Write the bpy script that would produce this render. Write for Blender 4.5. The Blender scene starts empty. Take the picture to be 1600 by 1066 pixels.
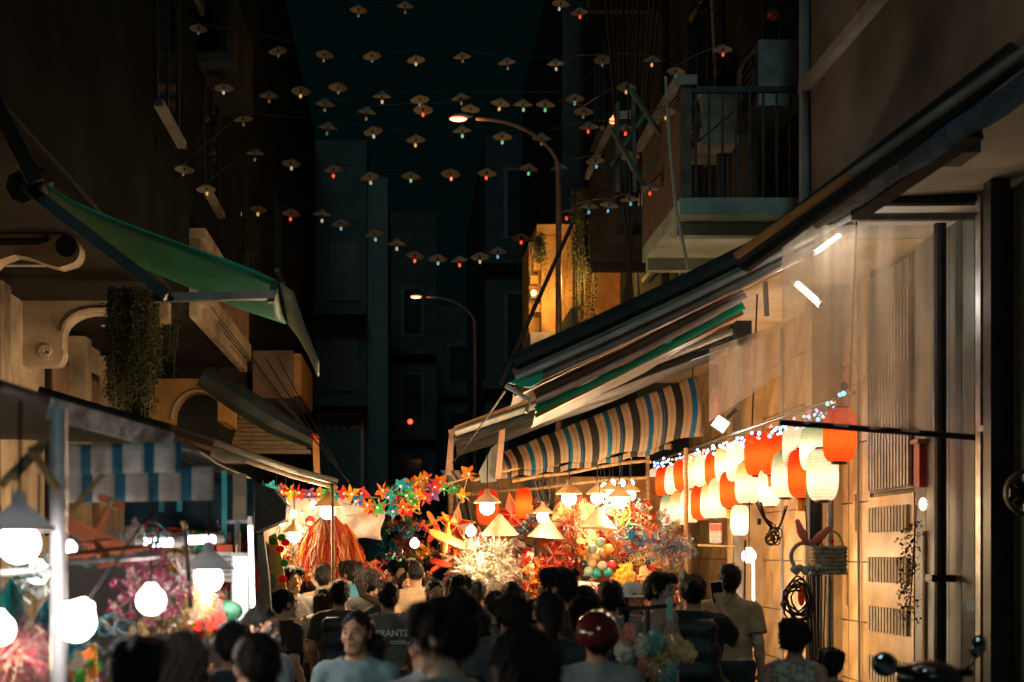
import bpy, math, random
import numpy as np
from mathutils import Vector, Matrix, Euler
random.seed(7)
R = math.radians
SC = bpy.context.scene
COL = SC.collection

# ------------------------------------------------------------------ camera, world, exposure
F, VX, VY, EYE = 2222.0, 640.0, 865.0, 1.80      # focal length in photo pixels, vanishing point, eye height
cam_d = bpy.data.cameras.new('camera'); cam = bpy.data.objects.new('camera', cam_d); COL.objects.link(cam)
cam.location = (0, 0, EYE); cam.rotation_euler = (R(90), 0, 0)
cam_d.sensor_width = 36; cam_d.lens = 50.0
cam_d.shift_x = (800 - VX) / 1600; cam_d.shift_y = (VY - 533) / 1600
cam_d.clip_end = 500; cam_d.clip_start = 0.1
cam_d.dof.use_dof = True; cam_d.dof.focus_distance = 14.2; cam_d.dof.aperture_fstop = 1.9
SC.camera = cam
w = bpy.data.worlds.new('World'); SC.world = w; w.use_nodes = True
nt = w.node_tree; nt.nodes.clear()
wo = nt.nodes.new('ShaderNodeOutputWorld'); b1 = nt.nodes.new('ShaderNodeBackground'); b2 = nt.nodes.new('ShaderNodeBackground')
ad = nt.nodes.new('ShaderNodeAddShader'); sk = nt.nodes.new('ShaderNodeTexSky')
sk.sky_type = 'NISHITA'; sk.sun_disc = False; sk.sun_elevation = R(-6); sk.sun_rotation = R(176)
nt.links.new(sk.outputs[0], b1.inputs[0]); b1.inputs[1].default_value = 0.004
b2.inputs[0].default_value = (0.10, 0.60, 0.62, 1); b2.inputs[1].default_value = 0.0045
nt.links.new(b1.outputs[0], ad.inputs[0]); nt.links.new(b2.outputs[0], ad.inputs[1]); nt.links.new(ad.outputs[0], wo.inputs[0])
sun_d = bpy.data.lights.new('teal_fill', 'SUN'); sun_d.energy = 0.34; sun_d.angle = R(15); sun_d.color = (.55, .95, 1)  # unseen teal fill, added to lift the dark facades and the crowd
sun = bpy.data.objects.new('teal_fill', sun_d); COL.objects.link(sun); sun.rotation_euler = (R(57), 0, R(-4))
SC.view_settings.view_transform = 'Standard'; SC.view_settings.look = 'None'
SC.view_settings.exposure = 0.0; SC.view_settings.gamma = 1.0
SC.render.engine = 'CYCLES'
SC.cycles.use_denoising = True
SC.cycles.max_bounces = 6; SC.cycles.transparent_max_bounces = 12
SC.cycles.sample_clamp_indirect = 4.0; SC.cycles.use_light_tree = True
SC.cycles.caustics_reflective = False; SC.cycles.caustics_refractive = False

def P(px, py, d):
    return Vector(((px - VX) * d / F, d, EYE - (py - VY) * d / F))
def ppm(d): return F / d

# ------------------------------------------------------------------ materials
MATS = {}
def mat(name, col, rough=.6, metal=0., spec=.4, nscale=6., var=.12, bump=.0, bscale=40., emis=None, estr=0., alpha=None, stretch=None, transl=0., dirt=None):
    if name in MATS: return MATS[name]
    m = bpy.data.materials.new(name); m.use_nodes = True; MATS[name] = m
    t = m.node_tree; N = t.nodes; L = t.links
    bs = N['Principled BSDF']; out = N['Material Output']
    bs.inputs['Roughness'].default_value = rough; bs.inputs['Metallic'].default_value = metal
    bs.inputs['Specular IOR Level'].default_value = spec
    c = tuple(col) + (1,)
    tc = N.new('ShaderNodeTexCoord'); vec = tc.outputs['Object']
    if stretch:
        mp = N.new('ShaderNodeMapping'); mp.inputs['Scale'].default_value = stretch
        L.new(vec, mp.inputs[0]); vec = mp.outputs[0]
    if var > 0:
        nz = N.new('ShaderNodeTexNoise'); nz.inputs['Scale'].default_value = nscale; nz.inputs['Detail'].default_value = 5
        L.new(vec, nz.inputs['Vector'])
        rp = N.new('ShaderNodeValToRGB')
        d = dirt or tuple(x * (1 - 2.2 * var) for x in col)
        rp.color_ramp.elements[0].position = .3; rp.color_ramp.elements[1].position = .7
        rp.color_ramp.elements[0].color = tuple(max(0, x) for x in d[:3]) + (1,)
        rp.color_ramp.elements[1].color = tuple(min(1, x * (1 + var)) for x in col) + (1,)
        L.new(nz.outputs[0], rp.inputs[0]); L.new(rp.outputs[0], bs.inputs['Base Color'])
    else:
        bs.inputs['Base Color'].default_value = c
    if bump > 0:
        nb = N.new('ShaderNodeTexNoise'); nb.inputs['Scale'].default_value = bscale; nb.inputs['Detail'].default_value = 4
        L.new(vec, nb.inputs['Vector'])
        bp = N.new('ShaderNodeBump'); bp.inputs['Strength'].default_value = bump; bp.inputs['Distance'].default_value = .02
        L.new(nb.outputs[0], bp.inputs['Height']); L.new(bp.outputs[0], bs.inputs['Normal'])
    if emis:
        bs.inputs['Emission Color'].default_value = tuple(emis) + (1,); bs.inputs['Emission Strength'].default_value = estr
    last = bs.outputs[0]
    if transl > 0:
        tr = N.new('ShaderNodeBsdfTranslucent'); tr.inputs[0].default_value = c
        mx = N.new('ShaderNodeMixShader'); mx.inputs[0].default_value = transl
        L.new(last, mx.inputs[1]); L.new(tr.outputs[0], mx.inputs[2]); last = mx.outputs[0]
    if alpha is not None:
        tp = N.new('ShaderNodeBsdfTransparent'); mx = N.new('ShaderNodeMixShader'); mx.inputs[0].default_value = alpha
        L.new(tp.outputs[0], mx.inputs[1]); L.new(last, mx.inputs[2]); last = mx.outputs[0]
    L.new(last, out.inputs[0])
    return m
def glow(name, col, strength):
    return mat(name, (.8, .8, .8), var=0, emis=col, estr=strength)
def stripes(name, cols, axis='U', rough=.75, noise=.1, transl=.35):
    """fabric with printed stripes: cols = [(start, (r,g,b)), ...] along the UV coordinate, repeating every 1.0"""
    if name in MATS: return MATS[name]
    m = bpy.data.materials.new(name); m.use_nodes = True; MATS[name] = m
    t = m.node_tree; N = t.nodes; L = t.links; bs = N['Principled BSDF']; bs.inputs['Roughness'].default_value = rough
    uv = N.new('ShaderNodeUVMap'); sp = N.new('ShaderNodeSeparateXYZ'); L.new(uv.outputs[0], sp.inputs[0])
    fr = N.new('ShaderNodeMath'); fr.operation = 'FRACT'; L.new(sp.outputs[0 if axis == 'U' else 1], fr.inputs[0])
    rp = N.new('ShaderNodeValToRGB'); rp.color_ramp.interpolation = 'CONSTANT'
    e = rp.color_ramp.elements
    while len(e) < len(cols): e.new(.5)
    for i, (p, c) in enumerate(cols): e[i].position = p; e[i].color = tuple(c) + (1,)
    L.new(fr.outputs[0], rp.inputs[0])
    nz = N.new('ShaderNodeTexNoise'); nz.inputs['Scale'].default_value = 9; nz.inputs['Detail'].default_value = 6
    mx = N.new('ShaderNodeMixRGB'); mx.blend_type = 'MULTIPLY'; mx.inputs[0].default_value = .5
    L.new(rp.outputs[0], mx.inputs[1]); L.new(nz.outputs[0], mx.inputs[2])
    g = N.new('ShaderNodeBrightContrast'); g.inputs[1].default_value = .0; L.new(mx.outputs[0], g.inputs[0])
    L.new(g.outputs[0], bs.inputs['Base Color'])
    tr = N.new('ShaderNodeBsdfTranslucent'); L.new(g.outputs[0], tr.inputs[0])
    ms = N.new('ShaderNodeMixShader'); ms.inputs[0].default_value = transl
    L.new(bs.outputs[0], ms.inputs[1]); L.new(tr.outputs[0], ms.inputs[2]); L.new(ms.outputs[0], N['Material Output'].inputs[0])
    return m
def paper(name, lo, hi, emis=.1):
    """lantern paper, printed from colour hi (top) to lo (bottom); lit by the bulb inside"""
    if name in MATS: return MATS[name]
    m = bpy.data.materials.new(name); m.use_nodes = True; MATS[name] = m
    t = m.node_tree; N = t.nodes; L = t.links; N.remove(N['Principled BSDF'])
    tc = N.new('ShaderNodeTexCoord'); sp = N.new('ShaderNodeSeparateXYZ'); L.new(tc.outputs['Object'], sp.inputs[0])
    mr = N.new('ShaderNodeMapRange'); mr.inputs[1].default_value = .02; mr.inputs[2].default_value = .19; L.new(sp.outputs[2], mr.inputs[0])
    rp = N.new('ShaderNodeValToRGB'); rp.color_ramp.elements[0].color = tuple(lo) + (1,); rp.color_ramp.elements[1].color = tuple(hi) + (1,)
    L.new(mr.outputs[0], rp.inputs[0])
    fr = N.new('ShaderNodeMath'); fr.operation = 'MULTIPLY'; fr.inputs[1].default_value = 44; L.new(sp.outputs[2], fr.inputs[0])     # wire ribs under the paper
    f2 = N.new('ShaderNodeMath'); f2.operation = 'FRACT'; L.new(fr.outputs[0], f2.inputs[0])
    f3 = N.new('ShaderNodeMapRange'); f3.inputs[1].default_value = 0; f3.inputs[2].default_value = .35; f3.inputs[3].default_value = .6; f3.inputs[4].default_value = 1; L.new(f2.outputs[0], f3.inputs[0])
    nz = N.new('ShaderNodeTexNoise'); nz.inputs['Scale'].default_value = 7; nz.inputs['Detail'].default_value = 4
    n2 = N.new('ShaderNodeMapRange'); n2.inputs[1].default_value = .3; n2.inputs[2].default_value = .7; n2.inputs[3].default_value = .78; n2.inputs[4].default_value = 1; L.new(nz.outputs[0], n2.inputs[0])
    f4 = N.new('ShaderNodeMath'); f4.operation = 'MULTIPLY'; L.new(f3.outputs[0], f4.inputs[0]); L.new(n2.outputs[0], f4.inputs[1])
    mm = N.new('ShaderNodeMixRGB'); mm.blend_type = 'MULTIPLY'; mm.inputs[0].default_value = 1; L.new(rp.outputs[0], mm.inputs[1]); L.new(f4.outputs[0], mm.inputs[2]); rp = mm
    tr = N.new('ShaderNodeBsdfTranslucent'); L.new(rp.outputs[0], tr.inputs[0])
    df = N.new('ShaderNodeBsdfDiffuse'); L.new(rp.outputs[0], df.inputs[0])
    em = N.new('ShaderNodeEmission'); L.new(rp.outputs[0], em.inputs[0]); em.inputs[1].default_value = emis
    tp = N.new('ShaderNodeBsdfTransparent'); L.new(rp.outputs[0], tp.inputs[0])
    m1 = N.new('ShaderNodeMixShader'); m1.inputs[0].default_value = .25; L.new(tr.outputs[0], m1.inputs[1]); L.new(df.outputs[0], m1.inputs[2])
    m2 = N.new('ShaderNodeMixShader'); m2.inputs[0].default_value = .28; L.new(m1.outputs[0], m2.inputs[1]); L.new(tp.outputs[0], m2.inputs[2])
    a = N.new('ShaderNodeAddShader'); L.new(m2.outputs[0], a.inputs[0]); L.new(em.outputs[0], a.inputs[1])
    L.new(a.outputs[0], N['Material Output'].inputs[0])
    return m

# ------------------------------------------------------------------ mesh builder
ORG = {}
class MB:
    def __init__(s): s.v = []; s.f = []; s.uv = None
    def add(s, vs, fs):
        n = len(s.v); s.v.extend([tuple(x) for x in vs]); s.f.extend([tuple(i + n for i in f) for f in fs]); return s
    def box(s, c, sz, M=None):
        x, y, z = sz[0] / 2, sz[1] / 2, sz[2] / 2; c = Vector(c)
        vs = [Vector((a * x, b * y, d * z)) for a in (-1, 1) for b in (-1, 1) for d in (-1, 1)]
        if M is not None: vs = [M @ v for v in vs]
        return s.add([v + c for v in vs], [(0, 1, 3, 2), (4, 6, 7, 5), (0, 4, 5, 1), (2, 3, 7, 6), (0, 2, 6, 4), (1, 5, 7, 3)])
    def span(s, lo, hi):
        return s.box([(a + b) / 2 for a, b in zip(lo, hi)], [abs(b - a) for a, b in zip(lo, hi)])
    def beam(s, a, b, w, h, up=(0, 0, 1)):
        a = Vector(a); b = Vector(b); d = (b - a).normalized(); u = Vector(up)
        sd = d.cross(u)
        if sd.length < 1e-4: sd = d.cross(Vector((1, 0, 0)))
        sd.normalize(); u = sd.cross(d)
        vs = [p + sd * (i * w / 2) + u * (j * h / 2) for p in (a, b) for i, j in ((-1, -1), (1, -1), (1, 1), (-1, 1))]
        return s.add(vs, [(0, 1, 2, 3), (7, 6, 5, 4), (0, 4, 5, 1), (1, 5, 6, 2), (2, 6, 7, 3), (3, 7, 4, 0)])
    def tube(s, pts, r, n=8, cap=True):
        pts = [Vector(p) for p in pts]; m = len(pts)
        rr = r if isinstance(r, (list, tuple)) else [r] * m
        up = None; vs = []; fs = []
        for i, p in enumerate(pts):
            d = (pts[min(i + 1, m - 1)] - pts[max(i - 1, 0)])
            d = d.normalized() if d.length > 1e-9 else Vector((0, 0, 1))
            if up is None: up = d.orthogonal().normalized()
            up = (up - d * up.dot(d)); up = up.normalized() if up.length > 1e-6 else d.orthogonal().normalized()
            sd = d.cross(up)
            for k in range(n):
                a = 2 * math.pi * k / n; vs.append(p + (up * math.cos(a) + sd * math.sin(a)) * rr[i])
        for i in range(m - 1):
            for k in range(n):
                k2 = (k + 1) % n; fs.append((i * n + k, i * n + k2, (i + 1) * n + k2, (i + 1) * n + k))
        if cap: fs.append(tuple(range(n - 1, -1, -1))); fs.append(tuple(range((m - 1) * n, m * n)))
        return s.add(vs, fs)
    def lathe(s, prof, n=16, c=(0, 0, 0), M=None, cap=True):
        c = Vector(c); vs = []; fs = []; m = len(prof)
        for r, z in prof:
            for k in range(n):
                a = 2 * math.pi * k / n; v = Vector((r * math.cos(a), r * math.sin(a), z)); vs.append((M @ v if M is not None else v) + c)
        for i in range(m - 1):
            for k in range(n):
                k2 = (k + 1) % n; fs.append((i * n + k, i * n + k2, (i + 1) * n + k2, (i + 1) * n + k))
        if cap: fs.append(tuple(range(n - 1, -1, -1))); fs.append(tuple(range((m - 1) * n, m * n)))
        return s.add(vs, fs)
    def ell(s, c, r, n=12, m=8, M=None):
        r = (r, r, r) if not isinstance(r, (tuple, list)) else r
        c = Vector(c); vs = []; fs = []
        for i in range(m + 1):
            t = math.pi * i / m; q = max(math.sin(t), 1e-3)
            for k in range(n):
                a = 2 * math.pi * k / n; v = Vector((r[0] * q * math.cos(a), r[1] * q * math.sin(a), -r[2] * math.cos(t)))
                vs.append((M @ v if M is not None else v) + c)
        for i in range(m):
            for k in range(n):
                k2 = (k + 1) % n; fs.append((i * n + k, i * n + k2, (i + 1) * n + k2, (i + 1) * n + k))
        return s.add(vs, fs)
    def sheet(s, grid, off=(0, .004, 0), uv=None):
        """grid of points [row][col] made solid by a second skin at off"""
        h = len(grid); wd = len(grid[0]); off = Vector(off); base = len(s.v)
        vs = [Vector(p) for r in grid for p in r]; vs += [p + off for p in vs]; fs = []; n = h * wd
        for i in range(h - 1):
            for j in range(wd - 1):
                a = i * wd + j; fs.append((a, a + 1, a + wd + 1, a + wd)); fs.append((n + a, n + a + wd, n + a + wd + 1, n + a + 1))
        edge = [j for j in range(wd)] + [i * wd + wd - 1 for i in range(1, h)] + [(h - 1) * wd + j for j in range(wd - 2, -1, -1)] + [i * wd for i in range(h - 2, 0, -1)]
        for a, b in zip(edge, edge[1:] + edge[:1]): fs.append((b, a, n + a, n + b))
        if uv is not None:
            if s.uv is None: s.uv = {}
            fl = [q for r in uv for q in r]
            for i, q in enumerate(fl): s.uv[base + i] = q; s.uv[base + n + i] = q
        return s.add(vs, fs)
    def prism(s, poly, off):
        """a flat outline of 3-D points, made solid along off"""
        off = Vector(off); n = len(poly); vs = [Vector(p) for p in poly]; vs += [p + off for p in vs]
        fs = [tuple(range(n - 1, -1, -1)), tuple(range(n, 2 * n))] + [(i, (i + 1) % n, n + (i + 1) % n, n + i) for i in range(n)]
        return s.add(vs, fs)
    def strip(s, pts, side, wd):
        """a thin ribbon along pts"""
        sd = Vector(side) * wd / 2; vs = []
        for p in pts: vs += [Vector(p) - sd, Vector(p) + sd]
        return s.add(vs, [(2 * i, 2 * i + 1, 2 * i + 3, 2 * i + 2) for i in range(len(pts) - 1)])
    def mesh(s, name, m, org=(0, 0, 0), smooth=False):
        me = bpy.data.meshes.new(name); o = Vector(org)
        me.from_pydata([tuple(Vector(v) - o) for v in s.v], [], s.f); me.validate(verbose=False)
        if m: me.materials.append(m)
        if s.uv is not None:
            lay = me.uv_layers.new(name='UVMap')
            for lp in me.loops: lay.data[lp.index].uv = s.uv.get(lp.vertex_index, (0, 0))
        if smooth: me.polygons.foreach_set('use_smooth', [True] * len(me.polygons))
        me.update(); return me
    def build(s, name, m, parent=None, smooth=False, label=None, cat=None, group=None, kind=None, org=None):
        if parent is not None: o3 = ORG.get(parent.name, Vector((0, 0, 0)))
        else:
            a = np.array(s.v); lo = a.min(0); hi = a.max(0)
            o3 = Vector(org) if org is not None else Vector(((lo[0] + hi[0]) / 2, (lo[1] + hi[1]) / 2, lo[2]))
        ob = bpy.data.objects.new(name, s.mesh(name, m, o3, smooth)); COL.objects.link(ob)
        if parent is not None: ob.parent = parent; ORG[ob.name] = o3
        else: ob.location = o3; ORG[ob.name] = o3
        tag(ob, label, cat, group, kind); return ob
def tag(o, label=None, cat=None, group=None, kind=None):
    if label: o['label'] = label
    if cat: o['category'] = cat
    if group: o['group'] = group
    if kind: o['kind'] = kind
    return o
def thing(name, loc, label, cat, group=None):
    o = bpy.data.objects.new(name, None); COL.objects.link(o); o.location = loc; o.empty_display_size = .1
    ORG[o.name] = Vector(loc); return tag(o, label, cat, group)
def obj(name, me, parent=None, loc=(0, 0, 0), rot=(0, 0, 0), sc=(1, 1, 1), m=None):
    o = bpy.data.objects.new(name, me); COL.objects.link(o); o.parent = parent
    o.location = loc; o.rotation_euler = rot; o.scale = sc if isinstance(sc, (tuple, list)) else (sc, sc, sc)
    if m is not None:
        o.material_slots[0].link = 'OBJECT'; o.material_slots[0].material = m
    return o
def tree_copy(o, parent=None):
    c = o.copy(); COL.objects.link(c); c.parent = parent
    for ch in o.children: tree_copy(ch, c)
    return c
def lamp(loc, col, power, parent=None, radius=.04, spot=None, aim=None):
    d = bpy.data.lights.new('light', 'SPOT' if spot else 'POINT'); d.energy = power; d.color = col; d.shadow_soft_size = radius
    if spot: d.spot_size = R(spot); d.spot_blend = .6
    o = bpy.data.objects.new('light', d); COL.objects.link(o)
    o.parent = parent; o.location = Vector(loc) - (ORG.get(parent.name, Vector((0, 0, 0))) if parent else Vector((0, 0, 0)))
    if aim is not None: o.rotation_euler = (Vector(aim) - Vector(loc)).to_track_quat('-Z', 'Y').to_euler()
    return o
ORD = ['first', 'second', 'third', 'fourth', 'fifth', 'sixth', 'seventh', 'eighth', 'ninth', 'tenth', 'eleventh', 'twelfth', 'thirteenth', 'fourteenth', 'fifteenth', 'sixteenth', 'seventeenth', 'eighteenth', 'nineteenth', 'twentieth']
ORD += ['twenty-' + x for x in ORD[:9]] + ['thirtieth'] + ['thirty-' + x for x in ORD[:9]]
def textmesh(txt, size, m, extrude=.002, bold=0.):
    c = bpy.data.curves.new('text', 'FONT'); c.body = txt; c.size = size; c.extrude = extrude; c.align_x = 'CENTER'; c.align_y = 'CENTER'; c.offset = bold
    o = bpy.data.objects.new('text', c); COL.objects.link(o)
    me = bpy.data.meshes.new_from_object(o.evaluated_get(bpy.context.evaluated_depsgraph_get()))
    bpy.data.objects.remove(o); me.materials.clear(); me.materials.append(m); me.name = 'lettering'
    return me
def lerp(a, b, t): return a + (b - a) * t
def vl(a, b, t): return Vector(a).lerp(Vector(b), t)
def sag(a, b, n, s): return [vl(a, b, i / n) - Vector((0, 0, s * 4 * (i / n) * (1 - i / n))) for i in range(n + 1)]
# ------------------------------------------------------------------ materials used by the setting
asphalt = mat('asphalt', (.05, .05, .052), .85, bump=.5, bscale=120, var=.25)
paving = mat('paving', (.22, .2, .18), .8, bump=.3, bscale=60)
cream = mat('cream_plaster', (.55, .47, .36), .85, var=.16, nscale=2.5, bump=.25, bscale=30, dirt=(.3, .24, .17))
greyw = mat('grey_plaster', (.32, .31, .29), .9, var=.2, nscale=1.6, bump=.35, bscale=25, dirt=(.14, .14, .13))
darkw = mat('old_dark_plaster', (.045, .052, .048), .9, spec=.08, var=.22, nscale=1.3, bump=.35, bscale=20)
brownw = mat('brown_plaster', (.3, .2, .14), .9, var=.2, nscale=1.8, bump=.3, bscale=25)
redw = mat('red_brown_plaster', (.34, .13, .08), .9, var=.15, nscale=2, bump=.2)
ochre = mat('ochre_plaster', (.6, .36, .12), .85, var=.15, nscale=2.2, bump=.3, bscale=30, dirt=(.36, .2, .07))
tilem = mat('beige_wall_tile', (.55, .36, .17), .42, var=.2, nscale=3.2, bump=.1, bscale=40, dirt=(.33, .2, .085))
grout = mat('tile_backing', (.3, .25, .18), .9)
soffm = mat('soffit_paint', (.5, .5, .42), .85, var=.12, nscale=1.5, bump=.15, dirt=(.34, .34, .28))
greend = mat('green_grey_shutter', (.085, .1, .085), .5, var=.2, nscale=3, bump=.1)
steel = mat('steel_tube', (.34, .34, .33), .4, .8, var=.2, nscale=8)
darkm = mat('dark_metal', (.035, .037, .036), .45, .5, var=.2, nscale=10)
blackr = mat('black_rubber', (.012, .012, .012), .6, var=.2)
wood = mat('bamboo', (.42, .25, .1), .6, var=.25, nscale=12, stretch=(1, 1, 4))
glassd = mat('dark_glass', (.015, .02, .02), .08, spec=.6, var=0)
whitep = mat('white_paint', (.7, .7, .68), .6, var=.08)
leafm = mat('dark_leaf', (.035, .07, .025), .55, var=.3, nscale=30, transl=.15)

MB().span((-200, -60, -.3), (200, 260, -.012)).build('ground', asphalt, kind='structure')
MB().span((-2.95, -10, -.2), (2.95, 130, 0)).build('road', asphalt, kind='structure')
for s, nm in ((-1, 'pavement_left'), (1, 'pavement_right')):
    pv = MB().span((s * 2.95, -10, -.2), (s * 4.6, 130, .13)).build(nm, paving, kind='structure')
kerb_me = MB().box((0, 0, 0), (.14, .98, .15)).mesh('kerb_stone', mat('kerb', (.3, .3, .29), .85))
for s, nm in ((-1, 'pavement_left'), (1, 'pavement_right')):
    root = bpy.data.objects[nm]
    for i in range(24):
        obj('kerb_stone', kerb_me, root, Vector((s * 2.885, 2 + i, .062)) - root.location)

def window(parent, x, y0, y1, z0, z1, s, frame=darkm):
    """window on a wall plane x facing side s (-1 faces the street from the right)"""
    f = MB(); t = .05; xo = x + s * .03
    f.span((x - .02, y0, z0), (xo, y0 + t, z1)); f.span((x - .02, y1 - t, z0), (xo, y1, z1))
    f.span((x - .02, y0 + t, z0), (xo, y1 - t, z0 + t)); f.span((x - .02, y0 + t, z1 - t), (xo, y1 - t, z1))
    f.span((x - .02, (y0 + y1) / 2 - .02, z0 + t), (xo - s * .004, (y0 + y1) / 2 + .02, z1 - t))
    wn = f.build('window', frame, parent)
    MB().span((x - .005, y0 + .02, z0 + .02), (x + s * .012, y1 - .02, z1 - .02)).build('pane', glassd, wn)
    MB().span((x - .02, y0 - .06, z0 - .07), (x + s * .09, y1 + .06, z0 - .004)).build('sill', greyw, wn)

# ------------------------------------------------------------------ right side of the street
h1 = thing('shop_house', (4, 7.5, 0), 'grey plaster shop house overhanging the right pavement, nearest to the viewer', 'building')
MB().span((4.02, 3.5, .0), (9, 11.1, 4.28)).build('ground_wall', greyw, h1)
MB().span((3.1, 3.5, 4.30), (9, 11.1, 12.5)).build('upper_wall', mat('grey_brown_plaster', (.2, .185, .17), .9, spec=.1, var=.18, nscale=1.4, bump=.35, bscale=25, dirt=(.1, .09, .08)), h1)
MB().span((3.104, 3.5, 4.26), (4.6, 11.096, 4.30)).build('soffit', soffm, h1)
for y0 in (8.1, 5.6):
    window(h1, 3.1, y0, y0 + 1.5, 5.75, 7.4, -1)
    window(h1, 3.1, y0, y0 + 1.5, 8.9, 10.5, -1)
MB().span((2.98, 3.5, 8.0), (3.098, 11.1, 8.18)).build('cornice', greyw, h1)
MB().span((3.03, 3.5, 5.38), (3.098, 11.1, 5.46)).build('cornice', greyw, h1)
MB().tube([(3.06, 11.03, 4.4), (3.06, 11.03, 12)], .04, 8).build('downpipe', greyw, h1)
# metal shutter panels of the near shop and its posts
for i in range(9):
    y = 9.02 + i * .235
    MB().span((3.955, y, .13), (3.995 - .012 * (i % 2), y + .225, 4.2)).build('shutter_panel', greend, h1)
pst = MB().span((3.86, 9.62, .13), (3.94, 9.70, 4.25)).build('post', steel, h1)
MB().span((3.80, 9.30, .13), (3.93, 9.42, 4.25)).build('post', darkm, h1)
MB().span((3.84, 9.44, 2.62), (3.95, 9.61, 2.66)).build('bracket', steel, h1)
MB().tube([(3.86, 10.35, .13), (3.86, 10.35, 4.2)], .045, 10).build('downpipe', darkm, h1)
MB().box((3.86, 10.35, 1.62), (.17, .13, .05)).build('pipe_clamp', darkm, h1)
MB().box((3.955, 10.0, 1.43), (.02, .16, .07)).build('sticker', mat('blue_sticker', (.05, .2, .35), .5, var=.1), h1)

h2 = thing('tiled_shop_house', (4, 15.5, 0), 'beige tiled shop front behind the paper lanterns, with recessed upper floors', 'building')
MB().span((4.03, 11.1, 0), (9, 20.5, 4.28)).build('ground_wall', grout, h2)
MB().span((3.1, 11.12, 4.26), (4.6, 20.5, 4.30)).build('soffit', mat('cream_soffit', (.6, .5, .34), .85, var=.12, nscale=2, dirt=(.42, .33, .2)), h2)
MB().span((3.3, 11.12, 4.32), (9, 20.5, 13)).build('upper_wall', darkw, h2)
tile_me = MB().box((0, 0, 0), (.03, .586, .516)).mesh('tile', tilem)
for j in range(8):
    for i in range(15):
        y = 11.45 + i * .6; z = .40 + j * .53
        if 11.15 < y < 12.35: continue
        obj('tile', tile_me, h2, Vector((4.012 + random.uniform(0, .004), y, z)) - ORG[h2.name], (0, 0, random.uniform(-.004, .004)))
for y0, wdt in ((16.1, .55), (13.15, .2)):
    MB().span((3.72, y0, .13), (4.0, y0 + wdt, 4.25)).build('pilaster', mat('tan_pilaster', (.52, .38, .2), .5, var=.14, nscale=4, bump=.05, dirt=(.36, .25, .12)), h2)
MB().span((3.66, 16.05, .13), (3.75, 16.098, 4.2)).build('pilaster_edge', steel, h2)
# keyhole shaped wall fixings, rust runs and small posters on the tiles
rust = mat('rust_stain', (.3, .14, .05), .9, var=.4, nscale=30, dirt=(.45, .28, .13))
for (y, z) in ((13.0, 1.62), (12.75, 2.3), (15.7, 1.55), (14.4, 2.0), (17.9, 1.7)):
    fx = MB().span((3.985, y - .03, z - .3), (3.996, y + .03, z - .01)).build('wall_fixing', tilem, h2)
    MB().lathe([(.0, -.006), (.035, -.006), (.035, .006), (0, .006)], 12, c=(3.988, y, z), M=Matrix.Rotation(R(90), 3, 'Y'), cap=False).build('fixing_boss', rust, fx)
    MB().span((3.988, y - .006, z - .28), (3.9835, y + .006, z - .05)).build('fixing_slot', rust, fx)
for (y, z, w_, h_, m_) in ((12.9, 3.1, .3, .42, mat('faded_red_poster', (.5, .2, .12), .8, var=.25, nscale=9)), (14.9, 2.55, .22, .3, mat('faded_poster', (.55, .47, .36), .8, var=.3, nscale=12, dirt=(.3, .24, .18))), (13.7, 1.2, .16, .22, MATS['faded_poster'])):
    MB().span((3.989, y, z), (3.996, y + w_, z + h_)).build('poster', m_, h2)
for k, y in enumerate((12.6, 14.05, 15.2)):
    MB().tube([(3.975, y, 4.2), (3.98, y + .02, 2.6), (3.975, y - .03, .4)], .012, 6).build('surface_cable', blackr if k % 2 else greyw, h2)
# vertical ribbed relief panel, folding gate above it
rp = MB().span((3.97, 11.2, .13), (4.03, 12.3, 2.28)).build('relief_panel', tilem, h2)
rib = mat('relief_rib', (.4, .34, .25), .8, var=.15)
for k in range(5):
    z0 = .30 + k * .42
    for q in range(13):
        y = 11.3 + q * .076
        MB().span((3.945, y, z0), (3.968, y + .045, z0 + .21)).build('rib', rib, rp)
gt = MB().span((3.985, 11.25, 2.32), (4.02, 12.3, 4.2)).build('folding_gate', darkm, h2)
for q in range(14):
    y = 11.27 + q * .075
    MB().span((3.95, y, 2.34), (3.98, y + .04, 4.15)).build('slat', mat('gate_slat', (.33, .3, .24), .5, .3, var=.15), gt)
for (x, y, z) in ((3.704, 16.4, 1.62), (3.704, 16.42, 1.28), (3.704, 16.4, .8), (3.99, 17.2, 1.62), (3.99, 17.3, 1.2)):
    MB().box((x - .006, y, z), (.008, .16, .07)).build('sticker', mat('phone_sticker', (.5, .56, .6), .5, var=.35, nscale=60, dirt=(.03, .06, .1)), h2)
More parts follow.
